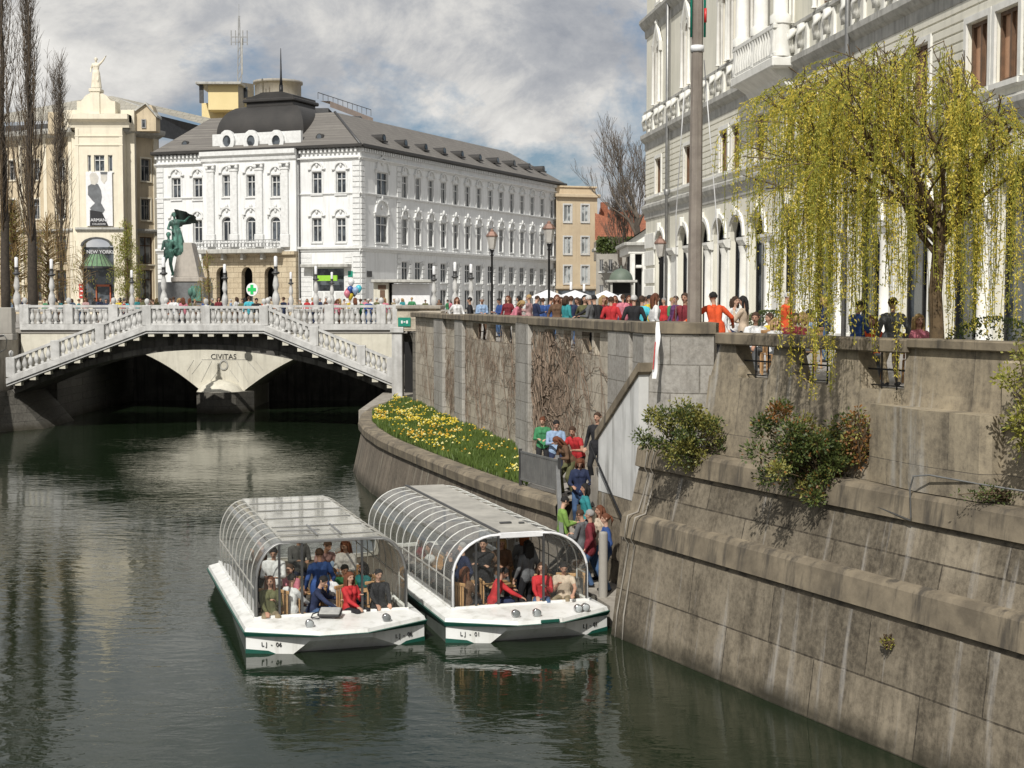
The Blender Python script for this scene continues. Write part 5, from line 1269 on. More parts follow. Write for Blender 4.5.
for k in range(9):                                     # rusticated bands on the mezzanine
    z = 12.75+k*.27
    last = 0
    for h in sorted([h for h in hB if h[2] < z < h[3] and h[2] > 12]) + [(LB,LB)]:
        if h[0]-.25-last > .3: b.bbox(last, h[0]-.25, -.035, .015, z, z+.22, .012)
        last = h[1]+.25
b.build('rusticated_bands', M_PALEGREEN, rp)
b = MB(FB.M)
for k in range(5): b.bbox(-.02, xa_[0]-1.3, -.07, .015, SZ+.6+k*.95, SZ+1.4+k*.95, .02)
b.build('corner_bands', M_TRIM, rp)
for x in ux:                                           # pinnacled window hoods
    b = MB(FB.M); z = Z1['w1']; b.xprism([(x-.85,z-.45),(x-.85,z+.05),(x,z+1.1),(x+.85,z+.05),(x+.85,z-.45),(x+.7,z-.45),(x,z+.75),(x-.7,z-.45)][::-1], -.22, -.06)
    b.lathe([(.1,0),(.16,.12),(.05,.3),(.02,.65)], (x,-.14,z+1.0), 6)
    for s_ in (-1,1): b.lathe([(.13,0),(.09,.1),(.07,3.0),(.13,3.1)], (x+s_*.68,-.17,Z1['w0']), 8)
    b.build('window_hood', M_TRIM, rp)
for u_ in (671.5,852):
    b = MB(FB.M); x = xu(u_); b.tube([(x,-.28,SZ),(x,-.28,26.9)], .09, 6); b.lathe([(.13,0),(.2,.25),(.13,.3)], (x,-.28,22.4), 6); b.lathe([(.13,0),(.18,.25),(.13,.3)], (x,-.28,12.3), 6); b.build('downpipe', M_GREYMET, rp)
# bay balcony
xb0, xb1 = xu(752), xu(796)
b = MB(FB.M); b.bbox(xb0, xb1, -1.0, .0, 15.6, 16.0, .06)
b.sweep([(0,14.9),(-.3,15.0),(-.5,15.3),(-.95,15.6)], xb0+.5, xb1-.5)
for x in (xb0+.5, xb1-.5): b.poly([(x,0,14.9),(x,-.3,15.0),(x,-.5,15.3),(x,-.95,15.6),(x,0,15.6)])
by = b.build('bay_balcony', M_TRIM, rp)
b = MB(FB.M); b.bbox(xb0+.05, xb1-.05, -.96, -.78, 17.0, 17.2, .03); b.bbox(xb0+.05, xb1-.05, -.94, -.8, 16.0, 16.15, .02)
x = xb0+.2
while x < xb1: b.lathe([(.1,16.1),(.13,16.4),(.06,16.75),(.1,17.0)], (x,-.87,0), 8); x += .33
b.build('balustrade', M_TRIM, by)
for x in (xb0+.35, (xb0+xb1)/2, xb1-.35):
    b = MB(FB.M); b.lathe([(.4,17.2),(.4,17.5),(.28,17.6),(.26,21.0),(.36,21.3),(.4,21.6)], (x,-.6,0), 12); b.lathe([(.4,16.0),(.36,16.3),(.36,17.2)], (x,-.6,0), 10); b.build('column', M_TRIM, by)
# ================= people =================
# A figure is laid out as tapered limbs over a skeleton, grown into ONE continuous skin and
# coloured by region (skin, top, trousers, shoes); hair is a child mesh.
def ik(a, b, l1, l2, pole):
    a = Vector(a); b = Vector(b); d = b-a; L = min(d.length, (l1+l2)*.995); d.normalize(); b = a+d*L
    x = (l1*l1-l2*l2+L*L)/(2*L); h = math.sqrt(max(0,l1*l1-x*x)); p = Vector(pole); p = p-d*p.dot(d)
    if p.length < 1e-4: p = Vector((0,1,0))
    return a+d*x+p.normalized()*h, b
SKIN, TOP, BOT, SHOE, DARK, LIP = range(6)
def caps_mesh(parts, voxel):
    mb = MB()
    for (p0,r0,p1,r1,l) in parts:
        p0 = Vector(p0); p1 = Vector(p1); n = 10
        if isinstance(r0, tuple): mb.ell(p0, r0, 12); continue
        d = p1-p0
        if d.length < 1e-4: mb.ell(p0, r0, 10); continue
        pts = [p0, p1]; mb.tube(pts, [r0, r1], n); mb.ell(p0, r0*.999, n); mb.ell(p1, r1*.999, n)
    me = mb.mesh('tmp', M_DARK); ob = bpy.data.objects.new('tmp', me); COL.objects.link(ob)
    m = ob.modifiers.new('r', 'REMESH'); m.mode = 'VOXEL'; m.voxel_size = voxel; m.use_smooth_shade = True
    s = ob.modifiers.new('s', 'SMOOTH'); s.factor = .5; s.iterations = 3
    dg = bpy.context.evaluated_depsgraph_get(); out = bpy.data.meshes.new_from_object(ob.evaluated_get(dg))
    bpy.data.objects.remove(ob); bpy.data.meshes.remove(me); return out
FIG = {}
def hand_parts(w, d, side, curl=.5, up=Vector((0,0,1))):
    """palm, four unequal curled fingers and a thumb that leaves the side of the palm"""
    d = d.normalized(); x = d.cross(up)
    if x.length < .1: x = d.cross(Vector((0,1,0)))
    x.normalize(); n = x.cross(d).normalized()      # n: back of the hand
    P = []; pc = w+d*.05
    for k, t in enumerate((-.03,-.01,.01,.03)): P.append((w+x*t*.7, .017, w+d*.088+x*t, .013, SKIN))
    for k, (t, L) in enumerate(((-.033,.06),(-.011,.075),(.011,.07),(.033,.055))):
        a = w+d*.09+x*t; b = a+(d*math.cos(curl)-n*math.sin(curl))*L*.55; c = b+(d*math.cos(curl*2.2)-n*math.sin(curl*2.2))*L*.5
        P += [(a,.0105,b,.0098,SKIN),(b,.0098,c,.0085,SKIN)]
    s = -side
    a = w+d*.03+x*s*.03; b = a+(x*s*.75+d*.65-n*.3).normalized()*.04; c = b+(d*.9+x*s*.2-n*.35).normalized()*.032
    P += [(a,.013,b,.0115,SKIN),(b,.0115,c,.0095,SKIN)]
    return P
def figure(key, pelvis=(0,0,.93), lean=0.0, side=0.0, twist=0.0, head=(0,0), hands=None, feet=None, sleeve=1, skirt=0, female=False, build=1.0, jacket=False, curl=.5, shorts=False, vox=.0135, robe=False):
    if key in FIG: return FIG[key]
    P = []; pel = Vector(pelvis); Rm = Matrix.Rotation(twist, 3, 'Z') @ Matrix.Rotation(-lean, 3, 'X') @ Matrix.Rotation(side, 3, 'Y')
    up = Rm @ Vector((0,0,1)); fw = Rm @ Vector((0,1,0)); rt = Rm @ Vector((1,0,0))
    sw = .175 if female else .2; hw = .1 if female else .095; B = build
    waist = pel+up*.2; chest = pel+up*.38; neck = pel+up*.53; sh = pel+up*.46
    hd = Matrix.Rotation(head[0], 3, 'Z') @ Rm @ Matrix.Rotation(head[1], 3, 'X')
    hc = neck + up*.07 + (hd @ Vector((0,.015,.115)))
    B *= 1.07; P += [(pel+up*.06-rt*.06,.122*B,pel-up*.02-rt*.065,.125*B,TOP),(pel+up*.06+rt*.06,.122*B,pel-up*.02+rt*.065,.125*B,TOP)]
    P += [(pel-rt*.07,.115*B,pel+rt*.07,.115*B,BOT),(pel+up*.05-rt*.05,.11*B,waist-rt*.045,.1*B,TOP),(pel+up*.05+rt*.05,.11*B,waist+rt*.045,.1*B,TOP),
          (waist-rt*.05,.1*B,chest-rt*.075,.108*B,TOP),(waist+rt*.05,.1*B,chest+rt*.075,.108*B,TOP),(chest-rt*.08,.105*B,sh-rt*(sw-.075),.082*B,TOP),(chest+rt*.08,.105*B,sh+rt*(sw-.075),.082*B,TOP),
          (sh-rt*(sw-.03),.064,sh+rt*(sw-.03),.064,TOP),(sh+up*.02,.07,neck,.052,TOP),(neck,.05,hc-hd@Vector((0,.01,.06)),.05,SKIN)]
    if female: P += [(chest+fw*.07-rt*.065,.07,chest+fw*.05-rt*.06,.07,TOP),(chest+fw*.07+rt*.065,.07,chest+fw*.05+rt*.06,.07,TOP)]
    if jacket: P += [(pel+up*.06-rt*.09,.125*B,pel-up*.1-rt*.09,.125*B,TOP),(pel+up*.06+rt*.09,.125*B,pel-up*.1+rt*.09,.125*B,TOP)]
    # head: skull, jaw, nose, ears, brow, lips
    H = lambda x, y, z: hc+hd@Vector((x,y,z))
    P += [((H(0,-.012,.03)),.089,H(0,.01,.035),.084,SKIN),(H(0,.018,-.03),.066,H(0,.035,-.078),.042,SKIN),(H(-.03,.02,-.02),.05,H(.03,.02,-.02),.05,SKIN),
          (H(0,.088,.02),.012,H(0,.112,-.022),.017,SKIN),(H(-.085,0,0),.014,H(-.092,-.012,.028),.018,SKIN),(H(.085,0,0),.014,H(.092,-.012,.028),.018,SKIN),
          (H(-.035,.078,.04),.014,H(.035,.078,.04),.014,SKIN),(H(-.018,.082,-.052),.011,H(.018,.082,-.052),.011,SKIN)]
    hands = hands or ((-.3,.08,-.02),(.3,.08,-.02))          # relative to pelvis, in body space
    wr = []
    for sgn, hp in zip((-1,1), hands):
        S = sh+rt*sgn*sw; T = pel+Matrix.Rotation(twist,3,'Z')@Vector(hp)
        el, w = ik(S, T, .29, .26, Matrix.Rotation(twist,3,'Z')@Vector((sgn*.5,-.8,-.35)))
        a1 = TOP if sleeve else SKIN
        f_ = 1.2 if sleeve else 1.0; P += [(S,.066,S+(el-S)*.45,.06*B,TOP),(S+(el-S)*.45,.055*B if sleeve else .046,el,.044*f_,a1),(el,.045*f_,el+(w-el)*.6,.036*f_,a1),(el+(w-el)*.6,.036*f_,w,.028*f_,a1),(w-(w-el).normalized()*.02,.024,w+(w-el).normalized()*.03,.024,SKIN)]
        P += hand_parts(w, (w-el), sgn, curl)
    feet = feet or ((-.11,0),(.11,.04)); kn = []
    for sgn, fp in zip((-1,1), feet):
        Hh = pel+(Matrix.Rotation(twist,3,'Z')@Vector((sgn*hw,0,-.03))); z = fp[2] if len(fp) > 2 else 0.0; A = Vector((fp[0],fp[1]-.05,z+.09))
        k, A = ik(Hh, A, .44, .43, (sgn*.12,1,.15)); kn.append(k)
        b = SKIN if shorts else BOT
        P += [(Hh,.098*B,Hh+(k-Hh)*.5,.085*B,BOT),(Hh+(k-Hh)*.5,.085*B,k,.069,BOT),(k,.069,k+(A-k)*.35,.066,b),(k+(A-k)*.35,.066,A,.056,b),
              (A-Vector((0,.03,.03)),.045,A+Vector((sgn*.01,.07,-.048)),.04,SHOE),(A+Vector((sgn*.01,.07,-.048)),.04,A+Vector((sgn*.02,.16,-.055)),.033,SHOE)]
    if skirt:
        for sgn in (-1,1): P.append((pel+Vector((sgn*.07,0,-.05)),.14,pel+Vector((sgn*.09,.0,-skirt)),.16,BOT))
    if robe:
        for sgn in (-1,1): P.append((pel+Vector((sgn*.05,0,0)),.16,Vector((sgn*.1,0,.12)),.2,TOP))
    me = caps_mesh(P, vox)
    # colour each face by the limb it lies closest to
    n = len(me.polygons); c = np.empty(n*3); me.polygons.foreach_get('center', c); c = c.reshape(-1,3); best = np.full(n, 1e9); idx = np.zeros(n, int)
    for (p0,r0,p1,r1,l) in P:
        a = np.array(p0[:]); b = np.array(p1[:]); ab = b-a; L = max(1e-9, float(ab@ab)); t = np.clip(((c-a)@ab)/L, 0, 1)
        d = np.linalg.norm(c-(a+t[:,None]*ab), axis=1)-(r0+(r1-r0)*t); mk = d < best; best[mk] = d[mk]; idx[mk] = l
    # eyes and lips are coloured on the face itself
    for (x,y,z,r,l) in ((-.034,.088,.016,.015,DARK),(.034,.088,.016,.015,DARK),(-.012,.09,-.052,.014,LIP),(.012,.09,-.052,.014,LIP)):
        q = np.array(H(x,y,z)[:]); idx[np.linalg.norm(c-q, axis=1) < r] = l
    me.materials.clear()
    for k in range(6): me.materials.append(M_DARK)
    me.polygons.foreach_set('material_index', idx.tolist()); me.polygons.foreach_set('use_smooth', [True]*n); me.name = 'person'; me.update()
    FIG[key] = (me, hc, hd.to_4x4(), neck, up, Rm); return FIG[key]
HAIR = {}
def hair_mesh(style):
    if style in HAIR: return HAIR[style]
    mb = MB()
    n = 16; rows = 9
    lim = {'short': 1.0, 'bald': 0, 'long': 1.0, 'bob': 1.0, 'bun': 1.0, 'tail': 1.0}[style]
    vs = []; 
    for i in range(rows+1):
        for k in range(n):
            q = 2*math.pi*k/n; front = max(0, math.sin(q)); t = math.pi*i/rows*(.64-.27*front**1.2)
            if style == 'bald': t = math.pi*(.34+.28*i/rows) if front < .5 else math.pi*.34
            r = .1*(1+.05*math.sin(3*q+i*1.3)+.035*math.sin(7*q-i*2.1)); sc = 1.0
            vs.append((r*math.sin(t)*math.cos(q)*.97, -.008+r*1.06*math.sin(t)*math.sin(q), .034+r*1.0*math.cos(t)))
    mb.add(vs, [(i*n+k,(i+1)*n+k,(i+1)*n+(k+1)%n,i*n+(k+1)%n) for i in range(rows) for k in range(n)], 0, True)
    if style in ('long','bob'):
        L = .34 if style == 'long' else .17
        for x in (-.062,-.03,0,.03,.062): mb.tube([(x,-.06,.06),(x*1.15,-.088,-.03),(x*1.3,-.085,-.03-L*.5),(x*1.2,-.07,-.03-L)], [.045,.046,.042,.02], 7)
        for s in (-1,1): mb.tube([(s*.07,-.01,.06),(s*.094,.0,-.02),(s*.1,.01,-.06-L*.35),(s*.09,.005,-.05-L*.7)], [.035,.028,.028,.012], 7)
    if style == 'bun': mb.ell((0,-.125,.06), .05, 8)
    if style == 'tail': mb.ell((0,-.11,.05), .035, 8); mb.tube([(0,-.12,.05),(0,-.16,-.02),(0,-.13,-.16)], [.028,.03,.01], 6)
    HAIR[style] = mb; return mb
HM = {}
def hair_data(style, key):
    if (style, key) in HM: return HM[(style, key)]
    me, hc, hd, neck, up, Rm = FIG[key]
    src = hair_mesh(style); mb = MB(Matrix.Translation(hc) @ hd); mb.add(src.v, src.f, 0, True); me2 = mb.mesh('hair', M_DARK); me2.polygons.foreach_set('use_smooth', [True]*len(me2.polygons))
    HM[(style, key)] = me2; return me2
CM = {}
def cloth(c):
    c = tuple(round(x,3) for x in c)
    if c not in CM: CM[c] = mat('cloth %d' % len(CM), c, tuple(x*.6 for x in c), .85, 5, bmp=.7, bscale=11, obj=True)
    return CM[c]
SKINS = [(.56,.33,.23),(.5,.28,.19),(.62,.38,.27)]
PAL = dict(red=(.5,.025,.03), pink=(.62,.2,.26), white=(.74,.74,.73), cream=(.62,.5,.38), blue=(.03,.08,.26), navy=(.015,.025,.07), black=(.014,.014,.017), grey=(.13,.135,.14), green=(.05,.24,.1),
           lime=(.2,.34,.07), teal=(.03,.26,.28), orange=(.72,.09,.02), yellow=(.65,.5,.05), brown=(.14,.075,.04), denim=(.06,.12,.24), lightblue=(.3,.42,.6), turquoise=(.08,.5,.6), olive=(.12,.12,.05), purple=(.13,.04,.14), plaid=(.45,.28,.27), khaki=(.3,.24,.15), maroon=(.2,.02,.03))
HC = dict(black=(.012,.01,.009), brown=(.06,.03,.015), auburn=(.14,.045,.018), blond=(.42,.28,.12), grey=(.32,.31,.3), red=(.25,.07,.02), white=(.6,.59,.57))
PCOUNT = [0]
def person(key, loc, rz, top, bot, hair, hstyle, label, group=None, shoe='black', scale=1.0):
    me = FIG[key][0]; PCOUNT[0] += 1
    W = Matrix.Translation(loc) @ Matrix.Rotation(rz, 4, 'Z') @ Matrix.Scale(scale, 4)
    o = bpy.data.objects.new('person', me); COL.objects.link(o); o.matrix_basis = W; WM[o.name] = W
    cs = (cloth(SKINS[PCOUNT[0] % 3]), cloth(PAL[top]), cloth(PAL[bot]), cloth(PAL[shoe]), M_INK, cloth((.4,.12,.1)))
    for k, m in enumerate(cs): o.material_slots[k].link = 'OBJECT'; o.material_slots[k].material = m
    tag(o, label, 'person', group)
    h = bpy.data.objects.new('hair', hair_data(hstyle, key)); COL.objects.link(h); h.parent = o; h.material_slots[0].link = 'OBJECT'; h.material_slots[0].material = cloth(HC[hair]); WM[h.name] = W
    return o
# ---- poses (facing +y, right hand +x) ----
V = .0135; VF = .022
figure('stand_f', female=True, feet=((-.1,0),(.1,.05)), vox=V)
figure('stand_m', feet=((-.13,0),(.13,.05)), jacket=True, vox=V)
figure('stand_hold', hands=((-.12,.3,.2),(.12,.3,.22)), head=(.1,-.35), feet=((-.1,0),(.1,.04)), vox=V)
figure('stand_hold_f', female=True, hands=((-.1,.28,.18),(.12,.27,.2)), head=(-.2,-.3), feet=((-.09,0),(.1,.05)), vox=V)
figure('lean_m', lean=.42, pelvis=(0,-.05,.92), hands=((-.22,.5,.18),(.2,.52,.16)), head=(.3,.1), feet=((-.13,-.02),(.13,.1)), sleeve=0, vox=V)
figure('lean_f', lean=.6, female=True, pelvis=(0,-.1,.9), hands=((-.15,.5,.1),(.18,.48,.0)), head=(-.3,-.2), feet=((-.1,-.05),(.1,.15)), vox=V)
figure('walk', pelvis=(0,0,.91), feet=((-.09,.3),(.1,-.22,.04)), hands=((-.25,-.12,.0),(.25,.25,.05)), vox=VF)
figure('walk_f', female=True, pelvis=(0,0,.91), feet=((-.09,-.2,.04),(.1,.28)), hands=((-.24,.25,.05),(.26,-.1,0)), vox=VF)
figure('arms_wide', lean=.25, hands=((-.62,.28,.16),(.5,.25,.1)), head=(.2,.1), feet=((-.14,0),(.14,.06)), jacket=True, vox=V)
figure('phone', hands=((-.1,.22,.46),(.14,.28,.2)), head=(.25,-.1), feet=((-.12,0),(.12,.05)), vox=VF)
figure('down_steps', female=True, pelvis=(0,0,.93), hands=((-.2,.26,.16),(.16,.26,.14)), head=(0,-.55), feet=((-.09,.12,-.12),(.1,-.02)), vox=V)
figure('point', lean=.2, female=False, hands=((-.2,.4,.1),(.25,.55,.2)), head=(-.4,0), feet=((-.12,0),(.12,.08)), sleeve=0, vox=V)
figure('sit', pelvis=(0,0,.50), feet=((-.14,.42),(.14,.45)), hands=((-.14,.42,.12),(.15,.42,.12)), head=(.1,-.1), vox=V)
figure('sit_f', female=True, pelvis=(0,0,.50), feet=((-.1,.4),(.1,.43)), hands=((-.08,.3,.34),(.1,.4,.12)), head=(-.2,.0), vox=V)
figure('sit_eat', pelvis=(0,0,.50), lean=.15, feet=((-.15,.4),(.15,.42)), hands=((-.3,.5,.18),(.08,.34,.36)), head=(.3,-.1), sleeve=0, vox=V)
figure('sit_lean', pelvis=(0,0,.50), lean=.35, feet=((-.15,.4),(.15,.42)), hands=((-.35,.55,.2),(.35,.6,.15)), head=(-.4,-.1), sleeve=1, vox=V)
figure('crossed', hands=((.1,.24,.3),(-.1,.26,.27)), head=(.0,.05), feet=((-.14,0),(.14,.03)), jacket=True, vox=V)
figure('statue_robe', hands=((-.55,.05,.55),(.25,.2,.15)), head=(.2,0), robe=True, female=True, vox=.02)
figure('statue_arm', hands=((-.28,.1,.1),(.55,.1,.85)), head=(-.2,.1), robe=True, female=True, vox=.02)
figure('statue_coat', hands=((-.25,.12,.1),(.15,.3,.15)), head=(0,0), jacket=True, feet=((-.14,0),(.14,.16)), vox=.02)
def face_dir(p, q):                       # rotation that turns +y from p towards q
    return math.atan2(-(q[0]-p[0]), q[1]-p[1])
# statues are parts of their monuments
def statue(key, W, m, name, parent):
    me = FIG[key][0].copy(); me.materials.clear(); me.materials.append(m); me.polygons.foreach_set('material_index', [0]*len(me.polygons))
    o = place(me, W, name, parent); h = hair_data('bun' if 'robe' in key or 'arm' in key else 'short', key).copy(); h.materials.clear(); h.materials.append(m); place(h, W, 'hair', o); return o
zp = FT.px(100,88.5)[1]
statue('statue_arm', FT.at(FT.x(98.5), .55, zp-.05) @ Matrix.Rotation(R(180),4,'Z') @ Matrix.Diagonal((-2.0,2.0,2.0,1)), M_IVORY, 'statue', cb2)
# poet monument
YM = 122.0; s_ = F/YM
mo = thing('poet_monument', (xat(186,YM),YM,SZ), 'green bronze poet and muse on a stepped stone pedestal before the white palace', 'monument')
def bm2(u0,v0,u1,v1,y0,y1,m,nm,bv=.06):
    b = MB(); b.bbox(xat(u0,y0),xat(u1,y0),y0,y1,zat(v1,y0),zat(v0,y0),bv); return b.build(nm, m, mo)
bm2(158,282,204,308,YM-1.2,YM+2.4,M_PEDGREY,'granite_base'); bm2(171,277,203,282,YM-1.3,YM+2.2,M_PEDEST,'upper_step')
b = MB()
x0,x1,xa1,xb1 = xat(176,YM),xat(201.5,YM),xat(179,YM),xat(198,YM); za,zb = zat(277,YM),zat(243,YM)
b.add([(x0,YM-1,za),(x1,YM-1,za),(x1,YM+1.4,za),(x0,YM+1.4,za),(xa1+.25,YM-.7,zb),(xb1-.35,YM-.7,zb),(xb1-.35,YM+1,zb),(xa1+.25,YM+1,zb)], [(0,1,5,4),(1,2,6,5),(2,3,7,6),(3,0,4,7),(4,5,6,7)])
b.build('tapered_pedestal', M_PEDEST, mo)
b = MB(); b.bbox(xat(191,YM-1.35),xat(201,YM-1.35),YM-1.38,YM-1.2,zat(301,YM),zat(286,YM),.02); b.ell((xat(194,YM),YM-1.4,zat(292,YM)), (.2,.08,.35), 8); b.ell((xat(198,YM),YM-1.4,zat(293,YM)), (.18,.08,.4), 8); b.build('relief_panel', M_BRONZE, mo)
statue('statue_coat', Matrix.Translation((xat(169.5,YM-1),YM-1,zat(276,YM-1))) @ Matrix.Rotation(R(165),4,'Z') @ Matrix.Scale(2.05,4), M_BRONZE, 'poet_figure', mo)
statue('statue_robe', Matrix.Translation((xat(182,YM),YM-.5,zat(255,YM))) @ Matrix.Rotation(R(200),4,'Z') @ Matrix.Rotation(R(8),4,'Y') @ Matrix.Scale(2.0,4), M_BRONZE, 'muse_figure', mo)
b = MB(); q0 = at_y(174,209,YM+.1); q1 = at_y(196,217,YM+.6)
n = 9
for i in range(n):
    for j in range(3): pass
vs = []
for i in range(n):
    t = i/(n-1); p = q0.lerp(q1, t)
    for j in range(5):
        r = j/4; vs.append((p.x+.1*math.sin(i*2+j), p.y+.25*math.sin(i*1.7)+.15*j, p.z-r*(1.6-1.1*t)+.12*math.sin(t*3.1)))
b.add(vs, [(i*5+j,(i+1)*5+j,(i+1)*5+j+1,i*5+j+1) for i in range(n-1) for j in range(4)], 0, True); b.v = b.v
b.build('wind_blown_drape', mat('dark bronze', (.03,.05,.042), (.015,.02,.018), .6, 2, metal=.2, bmp=.3), mo)
b = MB()
for i in range(4): b.ell((xat(181+i*2.2,YM), YM-.5+.1*i, zat(252+i*1.5,YM)), (.5,.45,.5-.05*i), 8)
b.build('rock_seat', M_BRONZE, mo)
# ================= excursion boats =================
M_GRIB = mat('dull metal hoop', (.46,.45,.41), (.34,.33,.3), .4, 4, bmp=0)
def boat(origin, ang, L, label, num, flat, rad, solid, x_side, white_roofbar):
    """local frame: +y aft, +x to the right as seen from ahead, z=0 the waterline"""
    M = Matrix.Translation((origin[0], origin[1], 0)) @ Matrix.Rotation(ang, 4, 'Z')
    r_ = bpy.data.objects.new('tour_boat', None); COL.objects.link(r_); r_.matrix_basis = M; WM[r_.name] = M; r_.empty_display_size = .2
    tag(r_, label, 'boat', 'glass roofed river tour boats')
    def bl(mb, nm, m, par=None): 
        o = place(mb.mesh(nm, m), M, nm, par or r_); return o
    W = 1.85 if not solid else 1.8; D = .57; bow = .78; fl = .48           # half width, deck height, bow length, half width of the flat nose
    plan = [(-W,bow),(-fl,.0),(fl,.0),(W,bow)]
    low = lambda x, y, k, dy: (x*k, y+dy)
    deckp = plan + [(W,L-.25),(W-.3,L),(-W+.3,L),(-W,L-.25)]
    base = [(-W+.12,bow+.25),(-.75,1.5),(.75,1.5),(W-.12,bow+.25),(W-.3,L-.35),(W-.5,L-.15),(-W+.5,L-.15),(-W+.3,L-.35)]
    mid = [(-W+.03,bow+.03),(-fl-.15,.35),(fl+.15,.35),(W-.03,bow+.03),(W-.02,L-.27),(W-.32,L-.03),(-W+.32,L-.03),(-W+.02,L-.27)]
    n = 8; ZS = .36
    # hull: bottom ring, chine ring, sheer ring
    b = MB(); A = [(p[0],p[1],-.35) for p in base]; B_ = [(p[0]*(1-.0),p[1],.14) for p in [(-W+.07,bow+.12),(-.75,1.0),(.75,1.0),(W-.07,bow+.12),(W-.16,L-.3),(W-.42,L-.08),(-W+.42,L-.08),(-W+.16,L-.3)]]; C_ = [(p[0],p[1],ZS) for p in mid]
    def ring(P, Q, m, idx): 
        v = P+Q; b.add(v, [(i,(i+1)%n,n+(i+1)%n,n+i) for i in idx], m)
    ring(A, B_, 2, [3,4,5,6]); ring(B_, C_, 2, [3,4,5,6])
    for sg in (-1,1):
        Cx, Cy = sg*(W-.03), .81; Nx, Ny = sg*.63, .35; f = lambda t, z: (Cx+(Nx-Cx)*t, Cy+(Ny-Cy)*t, z)
        pl_ = [f(0,ZS), f(1,ZS), f(1,.26), f(.5,.0), f(.45,-.3), f(0,-.3)]; b.add(pl_ if sg < 0 else pl_[::-1], [tuple(range(6))], 0)
        q_ = 1.006; pl_ = [(x*q_,y-.006,z) for x,y,z in (f(0,.09), f(.36,.06), f(.48,.0), f(.45,-.3), f(0,-.3))]; b.add(pl_ if sg < 0 else pl_[::-1], [tuple(range(5))], 1)
        s_ = [(Cx,Cy,ZS),(Cx,Cy,-.3),(sg*(W-.3),L-.35,-.35),(sg*(W-.02),L-.27,ZS)]; b.add(s_ if sg < 0 else s_[::-1], [(0,1,2,3)], 2)
        s_ = [f(1,.26), f(.5,.0), f(.45,-.3), (sg*1.0,1.0,-.35)]; b.add(s_ if sg < 0 else s_[::-1], [(0,3,2,1)], 0)
    b.add([(-.63,.35,ZS),(.63,.35,ZS),(.63,.35,.26),(-.63,.35,.26)], [(0,3,2,1)], 0)
    b.add([(-.63,.35,.26),(.63,.35,.26),(1.0,1.0,-.35),(-1.0,1.0,-.35)], [(0,3,2,1)], 0)
    bl(b, 'hull', [M_HULL, M_HGREEN, M_HDARK])
    b = MB(); C2 = [(p[0]*1.012,p[1]-(.02 if i < 4 else 0),ZS-.02) for i, p in enumerate(mid)]; D2 = [(p[0]*1.015,p[1]-(.02 if i < 4 else -.02),ZS+.07) for i, p in enumerate(deckp)]
    b.add(C2+D2, [(i,(i+1)%n,n+(i+1)%n,n+i) for i in range(n)]); b.add(C2+[(p[0]*.97,p[1]+.02,ZS-.02) for p in mid], [((i+1)%n,i,n+i,n+(i+1)%n) for i in range(n)]); b.add(D2+[(p[0]*.99,p[1]+.01,ZS+.08) for p in deckp], [(i,(i+1)%n,n+(i+1)%n,n+i) for i in range(n)])
    bl(b, 'green_rubbing_strake', M_HGREEN)
    b = MB(); E = [(p[0],p[1],ZS+.06) for p in deckp]; G_ = [(p[0]*.985,p[1]+(.03 if i < 4 else -.03),D-.06) for i, p in enumerate(deckp)]
    y0 = bow+.5; y1 = L-.35; xi = 1.56 if not solid else 1.5                  # cabin front, rear and half width
    b.add(E+G_, [(i,(i+1)%n,n+(i+1)%n,n+i) for i in range(n)])
    fr = [(-xi,y0),(xi,y0),(xi,y1),(-xi,y1)]
    g4 = [(p[0],p[1],D-.06) for p in [ (deckp[i][0]*.985, deckp[i][1]+(.03 if i < 4 else -.03)) for i in range(8)]]
    f4 = [(p[0],p[1],D+.02) for p in fr]
    v = g4+f4; b.add(v, [(0,1,8),(1,2,9,8),(2,3,9),(3,4,10,9),(4,5,10),(5,6,11,10),(6,7,11),(7,0,8,11)])
    b.bbox(-xi-.04, xi+.04, y0-.05, y0+.03, D-.05, D+.05, .01); b.bbox(-xi-.04, xi+.04, y1-.03, y1+.05, D-.05, D+.05, .01)
    for s in (-1,1): b.bbox(min(s*xi-.04,s*xi+.04), max(s*xi-.04,s*xi+.04), y0, y1, D-.05, D+.05, .01)
    bl(b, 'deck', M_HULL)
    b = MB(); FLR = .12
    b.add([(-xi,y0,FLR),(xi,y0,FLR),(xi,y1,FLR),(-xi,y1,FLR)], [(0,1,2,3)])
    for a, c in (((-xi,y0),(xi,y0)),((xi,y0),(xi,y1)),((xi,y1),(-xi,y1)),((-xi,y1),(-xi,y0))): b.add([(a[0],a[1],FLR),(c[0],c[1],FLR),(c[0],c[1],D),(a[0],a[1],D)], [(0,3,2,1)])
    bl(b, 'cabin_floor', M_FLOOR)
    # canopy cross-section: straight side, elliptical shoulder, flat roof
    ZR = 2.1; rh = rad[1]
    def section(ins=0.0, k=9):
        P = [(-xi+ins,D+.04)]; 
        for i in range(k+1):
            t = math.pi/2*i/k; P.append((-(flat+(xi-ins-flat)*math.cos(t)), ZR-rh+(rh-ins)*math.sin(t)))
        return P + [(-x, z) for x, z in P[::-1]]
    S = section(); N = len(S)
    b = MB(); v = [(x,y0,z) for x,z in S]+[(x,y1,z) for x,z in S]
    fs = [(i,i+1,N+i+1,N+i) for i in range(N-1) if not (i == N//2-1)]
    b.add(v, fs, 0, True); bl(b, 'canopy_glazing', M_CANOPY)
    b = MB(); t = .03
    b.bbox(-flat-.03, flat+.03, y0-.02, y1+.02, ZR-.01, ZR+.03, .01)
    ro = bl(b, 'roof_panel', M_ROOFP if solid else m_glass('scuffed clear roof sheet', (.86,.84,.78), .25, .2))
